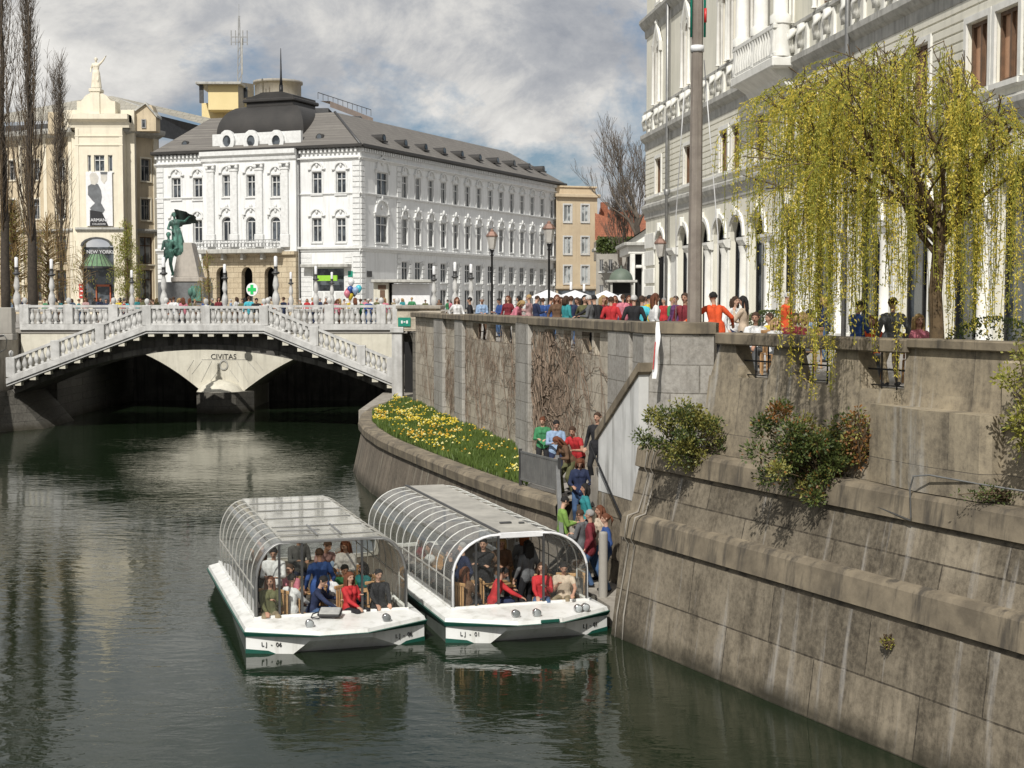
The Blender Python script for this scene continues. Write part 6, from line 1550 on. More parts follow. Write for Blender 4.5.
    if not solid:
        b = MB(); 
        k = y0+.5
        while k < y1: b.bbox(-flat, flat, k, k+.035, ZR+.031, ZR+.05, .01); k += 1.24
        for xx in (-.25,.25): b.bbox(xx-.02, xx+.02, y0+.3, y0+1.6, ZR+.062, ZR+.1, .01)
        b.bbox(-flat, -flat+.9, y0+.95, y0+1.0, ZR+.062, ZR+.09, .01)
        bl(b, 'roof_battens', M_GREYMET, ro)
    else:
        b = MB(); b.bbox(-flat-.03, -flat+.05, y0-.02, y1+.02, ZR+.031, ZR+.06, .008); bl(b, 'roof_edge_strip', M_DKMET, ro)
        for q_ in ((-.1,.16,1.1,1.2),(.3,.42,1.0,1.08)):
            b = MB(); b.bbox(q_[0], q_[1], y0+q_[2], y0+q_[3], ZR+.031, ZR+.07, .01); bl(b, 'roof_fitting', M_DKMET, ro)
    # hoops
    nh = int((y1-y0)/.62)+1
    for k in range(nh):
        y = y0+.02+(y1-y0-.04)*k/(nh-1); b = MB(); P = section(.0)
        h = len(P)//2; rr = (.015 if solid else .013) if k else .028
        b.tube([(x,y,z) for x,z in P], rr, 5)
        bl(b, 'hoop', (M_RIB if solid else M_GRIB) if k else M_GREYMET)
    for s in (-1,1):
        b = MB(); b.bar((s*(xi+.005),y0,1.15), (s*(xi+.005),y1,1.15), .02, .03); bl(b, 'side_rail', M_GRIB)
    # front glazing with posts and top beam
    b = MB(); P = section(.03); b.poly([(x,y0+.01,z) for x,z in P[::-1]] ) if False else None
    segs = [(-xi+.02,x_side[0]),(x_side[1],xi-.02)] if solid else [(-xi+.02,-.62),(.62,xi-.02)]
    def ztop(x):
        ax = abs(x)
        return ZR-.03 if ax <= flat else ZR-rh+rh*math.sqrt(max(0,1-((ax-flat)/(xi-flat))**2))-.03
    for a, c in segs:
        k = 8; pts = [(a,y0,D+.04),(c,y0,D+.04)]+[(c+(a-c)*i/k, y0, ztop(c+(a-c)*i/k)) for i in range(k+1)]
        b = MB(); b.add(pts, [tuple(range(len(pts)))]); bl(b, 'front_glass', M_BGLASS)
    xsp = {a for s in segs for a in s}
    for x in sorted(xsp | {(-xi+.02-.0+segs[0][1])/2}):
        b = MB(); b.bar((x,y0-.02,D+.02), (x,y0-.02,max(D+.3,ztop(x))), .045, .045); bl(b, 'front_post', M_DKMET)
    b = MB(); b.bbox(-flat-(.0 if solid else .05), flat+(.0 if solid else .05), y0-.04, y0+.02, ZR-(.09 if solid else .03), ZR+.03, .01)
    b.tube([(x,y0-.02,z) for x,z in section(.01)], .028, 5)
    bl(b, 'front_arch', M_CLOTHW if white_roofbar else M_GREYMET)
    b = MB(); b.bar((-.55,y1,D), (-.55,y1,ZR), .05); b.bar((.55,y1,D), (.55,y1,ZR), .05); b.bar((-xi,y1,1.15), (xi,y1,1.15), .04); bl(b, 'rear_frame', M_GREYMET)
    # headlights, registration
    hl_ = [(-.62,.4),(.95,.47)] if not solid else [(-.42,.34),(.02,.3),(.98,.44),(1.16,.5)]
    for x, y in hl_:
        b = MB(Matrix.Translation((x,y,D+.03)) @ Matrix.Rotation(R(90),4,'X')); b.lathe([(.05,-.09),(.085,-.05),(.088,.05),(.08,.055)], (0,0,0), 14); o = bl(b, 'headlight', M_CHROME)
        b = MB(Matrix.Translation((x,y,D+.03)) @ Matrix.Rotation(R(90),4,'X')); b.lathe([(.07,.056),(.05,.066),(.01,.07)], (0,0,0), 14); bl(b, 'lens', M_PANEL, o)
        b = MB(); b.bar((x,y+.02,D-.09), (x,y+.02,D), .04); bl(b, 'lamp_bracket', M_DKMET, o)
    e = Vector((-fl-.15+W,.35-bow,0)); a_ = math.atan2(.35-bow, (W-fl-.15))
    a_ = math.atan2(.35-.81, W-.03-.63)
    for sg in (-1,1):
        xx = sg*(W-.03+(.63-W+.03)*.4); yy = .81-.46*.4; an = a_ if sg < 0 else -a_
        Wt = M @ Matrix.Translation((xx,yy-.02,.15)) @ Matrix.Rotation(an, 4, 'Z'); text('L J  -  '+num[3:], .12, Wt, M_INK, 'registration', r_, .006)
    if solid:
        b = MB(); b.bbox(-.0, .4, -.035, -.005, ZS+.09, ZS+.16, .01); bl(b, 'nose_fender', M_HGREEN)
    return r_, M, FLR
b1, BM1, FL1 = boat((-3.3,28.2), R(17.5), 8.2, 'left tour boat with flat clear roof and a bag on its bow', 'LJ-06', .98, (.58,.85), False, (-.5,.5), False)
b2, BM2, FL2 = boat((.58,29.1), R(18), 9.7, 'right tour boat with solid grey roof strip moored at the quay stairs', 'LJ-01', .5, (.9,.85), True, (-.5,.5), True)

# ---- chairs and tables aboard ----
def make_chair():
    r_ = thing('slatted_chair', (0,0,0), 'wooden slatted chair', 'chair')
    b = MB()
    for k in range(5): b.bbox(-.21, .21, -.2+k*.085, -.13+k*.085, .43, .45, .006)
    b.build('seat', M_WOOD, r_)
    b = MB()
    for k in range(6): b.bbox(-.19+k*.065, -.15+k*.065, -.24, -.215, .46, .92, .006)
    b.bbox(-.22, .22, -.25, -.21, .88, .95, .01); b.build('backrest', M_WOOD, r_)
    for sx in (-1,1):
        for sy in (-1,1):
            b = MB(); b.bar((sx*.2,sy*.2,0), (sx*.19,sy*.19,.43), .035); b.build('leg', M_WOOD, r_)
    return r_
def make_table():
    r_ = thing('boat_table', (0,0,0), 'small wooden table', 'table')
    b = MB(); b.bbox(-.3, .3, -.45, .45, .7, .735, .012); b.build('tabletop', M_WOOD, r_); b = MB(); b.tube([(0,0,0),(0,0,.7)], .04, 8); b.lathe([(.2,0),(.2,.03),(.04,.05)], (0,0,0), 10); b.build('pedestal', M_DKMET, r_)
    return r_
chair0, table0 = make_chair(), make_table()
fst = {'c': True, 't': True}
def putobj(kind, src, M, x, y, z, rz, label, group):
    W = M @ Matrix.Translation((x,y,z)) @ Matrix.Rotation(rz, 4, 'Z')
    if fst[kind]:
        fst[kind] = False; src.matrix_basis = W; old = WM[src.name]; 
        for ch in src.children: WM[ch.name] = W @ old.inverted() @ WM[ch.name]
        WM[src.name] = W; src['label'] = label; src['group'] = group; return src
    return copy_tree(src, W, None, label, group)
GC = 'slatted chairs aboard the boats'; GT = 'small tables aboard the boats'
BNAME = {1: 'left boat', 2: 'right boat'}
ppl = [  # boat, x, y (local), pose, facing (deg, 0 = aft, 180 = towards bow), top, bottom, hair, style, label
 (1,-.12,2.35,'stand_m',10,'blue','black','brown','short','man in a blue jumper standing with his back turned at the left boat front'),
 (1,.62,3.3,'stand_hold_f',150,'white','navy','auburn','long','woman in white with a camera strap standing in the left boat'),
 (1,.2,3.9,'lean_m',200,'plaid','denim','brown','short','man in a faded plaid shirt stooping under the left boat roof'),
 (1,-1.0,2.9,'stand_hold',160,'white','grey','black','short','dark-haired man in white standing by the left side panes of the left boat'),
 (1,-.62,3.1,'sit_f',150,'pink','denim','brown','tail','woman in a pink striped top with a ponytail in the left boat'),
 (1,-.78,2.0,'sit',-60,'white','grey','black','short','man in a white shirt seated in profile near the left boat front'),
 (1,-1.22,1.92,'sit_f',175,'olive','khaki','auburn','long','auburn-haired woman in olive seated in the front left corner of the left boat'),
 (1,-.36,1.95,'sit_lean',-110,'navy','denim','black','short','person in navy leaning over towards the bag at the left boat front'),
 (1,.42,1.85,'sit_f',-150,'red','black','auburn','long','woman in a crimson jumper and sunglasses drinking at the left boat front'),
 (1,.5,2.9,'sit_eat',170,'green','grey','black','short','black-haired man in a green patterned shirt seated in the left boat'),
 (1,.14,2.4,'sit',-70,'white','khaki','brown','short','man in white with brown hair seated right of the blue-jumper man'),
 (1,1.05,2.0,'sit',185,'black','black','black','short','man in a black jacket seated alone in the front right corner of the left boat'),
 (1,.92,2.9,'sit_f',120,'teal','denim','black','bob','woman in teal with black hair seated behind the black-jacket man'),
 (1,-1.05,4.3,'phone',80,'brown','black','black','short','person in brown near the rear left panes of the left boat'),
 (1,-.2,4.6,'stand_hold',190,'grey','navy','blond','short','blond person in grey standing in the middle of the left boat'),
 (1,.75,4.8,'sit',180,'lightblue','navy','grey','short','grey-haired person in light blue seated far back in the left boat'),
 (2,-1.0,2.5,'stand_m',100,'navy','brown','grey','short','grey-haired man in a navy jacket standing by the left panes of the right boat'),
 (2,-.45,2.8,'crossed',150,'black','black','black','short','man in black standing behind the front pane of the right boat'),
 (2,.02,3.0,'stand_hold_f',175,'brown','grey','blond','bob','fair woman with sunglasses and brown jacket standing in the right boat'),
 (2,.42,2.35,'stand_f',15,'grey','black','black','long','woman with long black hair and grey top seen from behind in the right boat'),
 (2,.72,3.5,'stand_f',-20,'grey','navy','red','bob','red-haired person in grey standing in the middle of the right boat'),
 (2,-.5,1.98,'sit_lean',-95,'red','navy','black','short','man in a red shirt reaching along the front ledge of the right boat'),
 (2,-1.1,2.0,'sit_f',-60,'brown','black','auburn','long','auburn-haired woman in brown in the front left corner of the right boat'),
 (2,.62,2.0,'sit_f',160,'red','denim','brown','bob','woman in a red cardigan seated at the front of the right boat'),
 (2,1.12,1.98,'sit_eat',-210,'cream','khaki','black','short','man in a cream shirt eating in the front right corner of the right boat'),
 (2,-.8,4.2,'sit_f',100,'black','black','brown','tail','person in black with a ponytail along the left side of the right boat'),
 (2,-1.0,5.2,'sit',90,'white','navy','brown','short','person in white seated halfway along the left side of the right boat'),
 (2,-.95,6.3,'sit_f',80,'maroon','navy','black','bob','person in maroon seated far back on the left side of the right boat'),
 (2,.9,4.6,'sit',-90,'grey','grey','grey','short','person in grey seated on the right side of the right boat'),
]
for i, (bn_, x, y, key, fa_, top, bot, hair, hs_, lb) in enumerate(ppl):
    Mx = BM1 if bn_ == 1 else BM2; ang = R(17.5 if bn_ == 1 else 18)
    y -= .3; p = Mx @ Vector((x,y,.122)); sc = .93 if key.startswith('sit') else .95
    # facing: rotation about z; 0 means looking aft (+y local)
    o = person(key, p, ang+R(fa_), top, bot, hair, hs_, lb, 'people on the tour boats', scale=sc)
    if key.startswith('sit'):
        putobj('c', chair0, Mx, x, y, .122, R(fa_), 'wooden chair under the ' + ' '.join(lb.replace(' seated','').split()[:12]), GC)
for bn_, x, y, lb in ((1,-.55,2.55,'between the white-shirted man and the pink-topped woman'),(1,.75,2.45,'right of the blue-jumper man'),(2,-.2,2.35,'left of the long-haired woman in grey'),(2,.95,2.6,'behind the man in the cream shirt'),(2,-.9,4.7,'halfway along the left side'),(2,-.9,5.8,'far back on the left side')):
    Mx = BM1 if bn_ == 1 else BM2; putobj('t', table0, Mx, x, y, .122, 0, 'small wooden table in the %s %s' % (BNAME[bn_], lb), GT)
for bn_, x, y, fz, lb in ((1,.95,3.7,180,'empty wooden slatted chair behind the woman in teal'),(2,.2,3.3,0,'empty wooden slatted chair behind the fair woman in the right boat'),(2,-.3,4.0,90,'empty wooden slatted chair in mid cabin of the right boat')):
    putobj('c', chair0, BM1 if bn_ == 1 else BM2, x, y, .122, R(fz), lb, GC)
for k in chair0.children, : pass
# bag on the bow of the left boat
bg_ = MB(BM1 @ Matrix.Translation((-.1,.98,.63)) @ Matrix.Rotation(R(-20),4,'Z') @ Matrix.Rotation(R(14),4,'X'))
bg_.bbox(-.24, .24, -.17, .17, 0, .1, .04); bt = thing('bag', (BM1 @ Vector((-.1,1.18,.8)))[:], 'black shoulder bag with a pale flap lying on the left boat bow', 'bag'); bg_.build('body', M_INK, bt)
bg_ = MB(BM1 @ Matrix.Translation((-.1,.98,.63)) @ Matrix.Rotation(R(-20),4,'Z') @ Matrix.Rotation(R(14),4,'X')); bg_.bbox(-.2, .22, -.185, .1, .08, .12, .015); bg_.build('flap', mat('grey canvas', (.4,.4,.38), (.3,.3,.29), .9, 9, bmp=.3), bt)
bg_ = MB(BM1); bg_.tube([(-.3,1.08,.68),(-.45,1.03,.65),(-.5,.9,.61),(-.35,.8,.6)], .014, 5); bg_.build('strap', M_INK, bt)
# ================= poles, lanterns, street things =================
pl_ = thing('concrete_pole', (xat(697,32.7),32.7,6.0), 'tall weathered concrete pole rising behind the stone pier, with a white band', 'pole')
x = xat(697,32.7,160); b = MB(); b.add([], []); n = 8
b.tube([(x-.03,32.75,5.4),(x,32.75,15.5)], [.17,.115], 8, smooth=False); b.build('shaft', M_POLE, pl_)
zb_ = zat(48.5,32.7); b = MB(); b.tube([(x-.005,32.75,zb_-.07),(x-.005,32.75,zb_+.07)], [.15,.15], 12); b.build('white_band', M_CLOTHW, pl_)
b = MB()
for dx, c in ((-.15,0),(.15,0)): b.tube([(x+dx,32.7,zb_+.25),(x+dx,32.7,15.4)], .03, 6)
b.build('green_conduits', M_SIGNGREEN, pl_)
b = MB(); b.tube([(x+.155,32.63,zat(23,32.7)),(x+.155,32.63,zat(9,32.7))], .032, 6); b.build('red_cable', M_SIGNRED, pl_)
for k, (u0,v0,u1,v1) in enumerate(((704,60,718,235),(684,95,676,215))):
    b = MB(); p0 = at_y(u0,v0,33.2); p1 = at_y(u1,v1,34.0+k); b.tube([p0,(p0+p1)/2+Vector((0,0,-.03)),p1,p1+Vector((.02,0,-3.2))], .013, 5)
    tag(b.build('halyard_rope', M_CLOTHW), ['thin white rope hanging to the right of the concrete pole','thin white rope hanging to the left of the concrete pole'][k], 'rope')
fl = thing('white_ribbon', at_y(654,350,31.55), 'narrow white cloth strip hanging down the face of the stone pier', 'cloth strip')
b = MB(); q0 = at_y(657.5,323,31.5); vs = []
for i in range(9):
    t = i/8; z = 6.52-t*1.22; y = 31.62-.25*min(1,t*4)+.03*math.sin(i*1.3); xx = q0.x+.02-.1*t
    vs += [(xx-.035-.015*math.sin(i),y,z),(xx+.045-.015*math.cos(i*1.4),y-.02,z)]
b.add(vs, [(2*i,2*i+1,2*i+3,2*i+2) for i in range(8)], 0, True); b.build('cloth', M_CLOTHW, fl)
b = MB(); b.add([(xx_,y_,z_) for (xx_,y_,z_) in ((q0.x-.07,31.33,6.1),(q0.x-.05,31.33,6.1),(q0.x-.10,31.31,5.5),(q0.x-.12,31.31,5.5))], [(0,1,2,3)]); b.build('red_stripe', M_SIGNRED, fl)
def lantern(u_, vt, Y, label):
    x = xat(u_,Y); h = zat(vt,Y)-SZ; r_ = thing('street_lantern', (x,Y,SZ), label, 'street lamp', 'black street lanterns on the quay'); T = lambda z: Matrix.Translation((x,Y,SZ+z))
    b = MB(T(0)); b.lathe([(.2,0),(.2,.25),(.11,.4),(.08,.9),(.06,1.0),(.05,h-1.35),(.09,h-1.3),(.05,h-1.22),(.12,h-1.02)], (0,0,0), 10); b.build('post', M_BLACK, r_)
    b = MB(T(h-1.0)); b.lathe([(.12,0),(.15,.03),(.26,.62)], (0,0,0), 6, smooth=False); b.build('glass_housing', m_lant, r_)
    b = MB(T(h-.38)); b.lathe([(.29,0),(.3,.05),(.16,.24),(.09,.27),(.09,.33),(.02,.4)], (0,0,0), 6, smooth=False); b.build('cap', mat('aged copper', (.3,.17,.13), (.2,.13,.1), .5, 4, metal=.4, bmp=0), r_)
m_lant = mat('lantern glass', (.5,.48,.44), (.4,.38,.35), .15, 3, bmp=0)
lantern(492, 229, 72, 'black street lantern before the long palace facade, nearer its corner')
lantern(549, 221, 66, 'taller black street lantern at the end of the long palace facade')
lantern(660, 236, 70, 'slim black street lantern against the ornate palace corner')
# parasols and tables on the far quay
for u_, Y, w_, lb in ((548,92,1.3,'white parasol by the second lantern'),(575,97,1.5,'white parasol below the tan building'),(606,99,1.2,'white parasol left of the domed kiosk')):
    x = xat(u_,Y); r_ = thing('parasol', (x,Y,SZ), lb+', low over the crowd', 'parasol', 'white cafe parasols'); b = MB(); b.lathe([(w_,1.72),(w_*.5,2.0),(.03,2.25)], (x,Y,SZ), 8, smooth=False); b.build('canopy', M_CLOTHW, r_)
    b = MB(); b.tube([(x,Y,SZ),(x,Y,SZ+2.3)], .03, 6); b.build('pole', M_GREYMET, r_)
# balloons
cols_b = ['blue','lightblue','pink','yellow','turquoise','orange','navy','red','white']; random.seed(3)
for k in range(9):
    u_ = 347+ru(0,14); v_ = 284+ru(-2,12); Y = 94+ru(-.4,.4); p = at_y(u_,v_,Y); r_ = thing('balloon', p, 'shiny %s balloon, number %d from the left of the bunch held on the bridge' % (cols_b[k], 0), 'balloon', 'bunch of balloons')
    b = MB(); b.lathe([(.02,-.3),(.1,-.22),(.2,-.05),(.21,.08),(.14,.2),(.02,.25)], p, 10); b.build('body', mat('balloon '+cols_b[k], PAL[cols_b[k]], None, .25, 3, bmp=0), r_)
    b = MB(); b.tube([p+Vector((0,0,-.3)), Vector((xat(353,94),94,6.6))], .006, 3); b.build('string', M_CLOTHW, r_)
    r_['label'] = '%s balloon in the bunch held on the bridge' % cols_b[k]
# ================= the crowd =================
random.seed(21)
tops = ['red','white','navy','black','blue','grey','pink','green','cream','brown','lightblue','teal','maroon','yellow','purple','orange','turquoise','plaid','olive','khaki']
hairs = [('brown','short'),('black','short'),('blond','long'),('brown','bob'),('grey','short'),('auburn','long'),('black','long'),('blond','short'),('brown','tail'),('white','short')]
used = set()
LM = [(0,'behind the left end block of the balustrade'),(17,'beside the far left bridge lamp'),(38,'in front of the dark poplar trunk'),(52,'beside the lamp right of the poplar trunk'),(80,'below the red sign'),(98,'before the glass canopy entrance'),(122,'under the small leafing tree'),(146,'left of the monument'),
      (164,'by the lamp before the monument'),(186,'before the monument pedestal'),(208,'right of the monument'),(225,'by the lamp left of the green cross'),(250,'under the green cross sign'),(276,'by the tallest lamp'),(300,'left of the green shop awning'),(325,'below the green shop awning'),
      (353,'near the balloons'),(380,'before the white kiosk door'),(410,'before the white kiosk screens'),(434,'by the lamp right of the kiosk'),(460,'left of the first lantern'),(492,'by the first black lantern'),(518,'right of the first lantern'),(549,'by the taller black lantern'),(575,'before the tan building'),(600,'left of the domed kiosk'),(620,'before the domed kiosk'),(645,'at the palace corner'),(670,'left of the concrete pole')]
def lbl(u_, top, hr, st, verb, Y):
    lm = min(LM, key=lambda a: abs(a[0]-u_))[1]; hn = {'short':'short','long':'long','bob':'bobbed','tail':'tied','bald':'thin','bun':'pinned'}[st]
    for extra in ('', 'far ' if Y > 95 else 'near ', 'lone ', 'second ', 'stooping '):
        s = '%sperson in %s with %s %s hair %s %s' % (extra, top, hn, hr, verb, lm)
        if s not in used: used.add(s); return s
    return s
def crowd(u_, Y, key=None, top=None, rz=None, hair=None, h=None, label=None, bot=None, z=SZ, group='people on the bridges and quays', verb='standing'):
    top = top or random.choice(tops); hr, st = hair or random.choice(hairs); key = key or random.choice(['walk','walk_f','stand_f','stand_m','phone','stand_hold','stand_hold_f','crossed'])
    while label is None and (top, hr, st, min(LM, key=lambda a: abs(a[0]-u_))) in used: hr, st = random.choice(hairs); top = random.choice(tops)
    used.add((top, hr, st, min(LM, key=lambda a: abs(a[0]-u_))))
    person(key, (xat(u_,Y),Y,z), rz if rz is not None else ru(0,6.28), top, bot or random.choice(['denim','black','grey','navy','khaki','brown']), hr, st, label or lbl(u_, top, hr, st, verb, Y), group, scale=h or ru(.92,1.03))
# footbridge and middle bridge
for u_ in (30,45,57,78,84,100,105,117,122,127,131,136,141,147,152,171,178,183,189,204,212,217,223,238,243,249,257,262,271,284,299,313,327,335,341,350,356,361,369,377,386): crowd(u_+ru(-2,2), random.choice([82.6,83.2,83.8]) if (u_ > 150 and rnd() < .5) else ru(92.5,99.5))
for u_ in (12,22,50,62,70,95,113,120,126,133,139,156,161,196,206,232,246,290,306,320,330,345,365,372,396,402,412,424,440,447,452): crowd(u_+ru(-2,2), ru(102,121))
# people leaning on the near balustrade
crowd(257, 79.6, 'lean_m', 'black', R(178), ('black','short'), 1.0, 'dark-haired man in black bending over the footbridge rail left of the tall lamp')
crowd(173.5, 80.2, 'stand_m', 'white', R(10), ('brown','short'), 1.0, 'man in white seen from behind on the footbridge before the monument')
crowd(183, 80.6, 'stand_f', 'pink', R(30), ('auburn','long'), .98, 'woman in pink beside the white-shirted man on the footbridge')
# right quay promenade, behind the wall
for (u_, Y, key, top, hr, st, rz, hh, lb) in (
 (457,60,'walk_f','white','auburn','long',200,.98,'auburn-haired woman in white and pink left of the first black lantern'),
 (500,62,'stand_hold','blue','black','short',120,.95,'person in blue just right of the first black lantern'),
 (508,58,'stand_f','maroon','auburn','long',150,1.0,'auburn-haired woman in maroon at the rail right of the first lantern'),
 (514,53,'lean_f','pink','blond','bob',250,1.0,'woman in a pink top bending over the river wall'),
 (519,60,'stand_f','black','black','long',90,1.0,'person with long black hair behind the bending woman in pink'),
 (536,55,'stand_hold','navy','brown','short',-70,1.0,'man in navy left of the taller black lantern'),
 (543,57,'stand_m','blue','brown','short',20,.95,'man in bright blue at the foot of the taller lantern'),
 (557,48,'stand_f','brown','auburn','long',170,1.0,'long-haired woman in brown right of the taller lantern'),
 (561,49.5,'phone','cream','brown','bob',160,.96,'person in cream beside the long-haired woman in brown'),
 (571,50,'stand_m','navy','brown','short',10,.98,'man in slate navy with his back turned under the tan building'),
 (578,51,'stand_hold_f','white','brown','long',150,.96,'woman in a white top facing the viewer under the tan building'),
 (597,45,'arms_wide','black','black','short',30,1.0,'man in black with outstretched arms at the river wall'),
 (611,44,'stand_m','red','brown','short',5,.96,'person in a red and navy jacket left of the blond head'),
 (615,58,'stand_f','red','auburn','long',170,1.0,'left woman in red before the kiosk opening'),
 (629,58,'stand_f','maroon','auburn','long',180,1.0,'right woman in maroon before the kiosk opening'),
 (634,39.5,'stand_m','black','white','short',0,.98,'white-haired man in black seen from behind at the wall'),
 (642,40.5,'stand_f','turquoise','brown','short',-20,.97,'person in turquoise right of the white-haired man'),
 (646,52,'stand_m','red','brown','short',60,.97,'person in red at the palace corner'),
 (655,37.5,'stand_f','white','auburn','long',-80,1.0,'woman with long auburn hair and white top beside the pier'),
 (685,36,'stand_m','maroon','brown','short',150,1.0,'man in dark maroon and sunglasses left of the concrete pole'),
 (688,39,'stand_f','black','black','bob',100,.95,'person in black half behind the man in maroon'),
 (716,33.6,'arms_wide','orange','black','short',12,1.02,'man in a bright orange red jacket leaning on the wall right of the pole')):
    person(key, (xat(u_,Y),Y,SZ), R(rz), top, 'denim' if hh < 1 else 'black', hr, st, lb, 'people on the bridges and quays', scale=hh)
for (u_, Y, key, top, hr, st, rz, hh, lb) in (
 (756,31.5,'sit','white','brown','short',150,.98,'brown-haired person in white seated behind the wall right of the orange jacket'),
 (776,30.5,'sit_f','white','blond','bob',200,.9,'fair child in white seated behind the first wall opening'),
 (770,34,'sit_f','yellow','brown','short',120,.95,'person in yellow seated at the cafe before the planter'),
 (795,30.5,'sit','maroon','brown','short',170,.98,'person in maroon seated behind the wall under the willow'),
 (803,32,'sit_f','khaki','blond','bob',130,.98,'fair person in khaki seated behind the person in maroon'),
 (811,33.5,'sit','lightblue','black','short',60,1.02,'person in light blue seated under the left willow strands'),
 (919,27.5,'sit_f','pink','blond','long',200,.98,'fair woman in pink seated left of the willow trunk'),
 (872,28.5,'sit_f','orange','auburn','bob',170,.95,'person in orange seated beneath the middle willow strands')):
    zc = SZ+.02; person(key, (xat(u_,Y),Y,zc), R(rz), top, 'grey', hr, st, lb, 'people at the quay cafe', scale=hh)
    putobj('c', chair0, Matrix.Translation((xat(u_,Y),Y,zc)), 0, 0, 0, R(rz), 'cafe chair under the ' + ' '.join(lb.replace(' seated','').split()[:11]), 'chairs at the quay cafe')
person('stand_m', (xat(893,26.8),26.8,SZ), R(8), 'grey', 'khaki', 'brown', 'short', 'man in a grey jumper seen from behind at the wall left of the willow', 'people at the quay cafe', scale=.93)
person('stand_hold', (xat(858,28),28,SZ), R(-60), 'blue', 'black', 'black', 'short', 'man in navy and bright blue at the wall below the willow', 'people at the quay cafe', scale=.9)
# planters and white cafe table
def planter(u_, Y, w_, hgt, lb, seed):
    random.seed(seed); x = xat(u_,Y); r_ = thing('planter', (x,Y,SZ), lb, 'planter', 'round white planters with clipped shrubs'); b = MB(); b.lathe([(w_*.7,0),(w_,.1),(w_*1.05,hgt),(w_*.95,hgt+.03)], (x,Y,SZ), 14); b.build('tub', M_CLOTHW, r_)
    b = MB()
    for k in range(900):
        a = ru(0,6.28); q = ru(-.2,1); rr = w_*1.15*math.sqrt(max(0,1-q*q))*ru(.75,1.05); p = Vector((x+rr*math.cos(a),Y+rr*math.sin(a),SZ+hgt+.1+q*w_*.75)); b.leaf(p, Vector((math.cos(a),math.sin(a),q+.3)), .05, .07)
    b.build('shrub', M_BUSH, r_)
planter(770, 36.5, .62, .75, 'round white planter with a clipped green shrub right of the orange jacket', 1)
planter(995, 27, .75, .6, 'round white planter with a green shrub right of the willow trunk', 2)
# ---- people on the landing stairs and promenade ----
for (u_, Y, z, key, top, bot, hr, st, rz, hh, lb) in (
 (543,41,2.0,'stand_hold_f','green','black','auburn','bun',175,.96,'woman in a green and white top looking down behind the railing'),
 (556,39.3,2.0,'stand_hold','lightblue','navy','black','short',185,.99,'black-haired man in a pale blue shirt behind the railing'),
 (578,38.0,2.0,'lean_m','red','black','brown','short',140,1.0,'man in a red shirt leaning towards the railing corner'),
 (568,37.2,2.0,'lean_f','brown','olive','auburn','long',120,.95,'woman with long brown hair in taupe leaning over the stair rail'),
 (598,35.4,2.48,'stand_m','black','black','brown','short',150,1.0,'man in a black suit jacket and white shirt by the white stair wall'),
 (580.5,35.5,1.38,'down_steps','navy','denim','auburn','bob',175,1.0,'woman in a blue jumper and jeans walking down the steps'),
 (563,34.0,.61,'stand_hold','lime','navy','black','short',-80,1.0,'black-haired man in a lime green shirt on the landing'),
 (591,32.9,.45,'stand_m','maroon','denim','grey','short',80,1.0,'balding man in a dark vest and red shirt waiting on the landing'),
 (601,33.6,.45,'stand_f','cream','denim','auburn','long',110,1.0,'auburn-haired woman in cream behind the man in the vest'),
 (607,32.3,.45,'stand_f','blue','denim','auburn','tail',95,1.0,'woman in a blue top and jeans nearest the quay corner')):
    person(key, (xat(u_,Y),Y,z), R(rz), top, bot, hr, st, lb, 'people on the landing stairs', scale=hh)
random.seed(99)
QL = [(470,'left of the first black lantern'),(482,'just left of the first black lantern'),(529,'between the two black lanterns'),(550,'behind the taller black lantern'),(566,'behind the pair under the tan building'),(585,'below the tan building corner'),(590,'at the outstretched arms man'),(603,'by the white parasol near the kiosk'),(606,'before the domed kiosk dome'),(623,'right of the domed kiosk door'),(650,'beside the white ribbon'),(664,'left of the man in dark maroon'),(672,'at the slim lantern'),(676,'close left of the pole'),(735,'right of the orange jacket'),(744,'left of the white planter'),(786,'behind the seated cafe guests'),(826,'behind the willow strands')]
for i, (u_, w_) in enumerate(QL):
    tp = tops[(i*7+3)%20]; hr, st = hairs[(i*3+1)%10]; Y = max(ru(44,62), 10.95/((u_-512)/F+.228)+2.2) if u_ < 640 else ru(44,60) if u_ < 700 else ru(34,38)
    crowd(u_, Y, None, tp, None, (hr, st), ru(.95,1.02), 'person in %s with %s hair on the quay %s' % (tp, hr, w_))
for (u_, Y, z, key, top, bot, hr, st, rz, hh, lb) in (
 (583,33.3,.45,'stand_hold','grey','navy','brown','short',60,.97,'brown-haired man in grey in the landing queue behind the vest'),
 (586,34.6,.92,'stand_f','teal','denim','black','bob',100,.95,'black-haired woman in teal on the lower steps by the wall')):
    person(key, (xat(u_,Y),Y,z), R(rz), top, bot, hr, st, lb, 'people on the landing stairs', scale=hh)
b = MB(); p = at_y(573,502,36.1); b.bbox(p.x-.16, p.x+.16, 36.0, 36.2, 1.68, 1.88, .05); b.tube([(p.x-.1,36.1,1.88),(p.x,36.1,2.05),(p.x+.1,36.1,1.88)], .015, 5)
tag(b.build('white_handbag', M_CLOTHW), 'small white bag on the steps below the woman in taupe', 'bag')

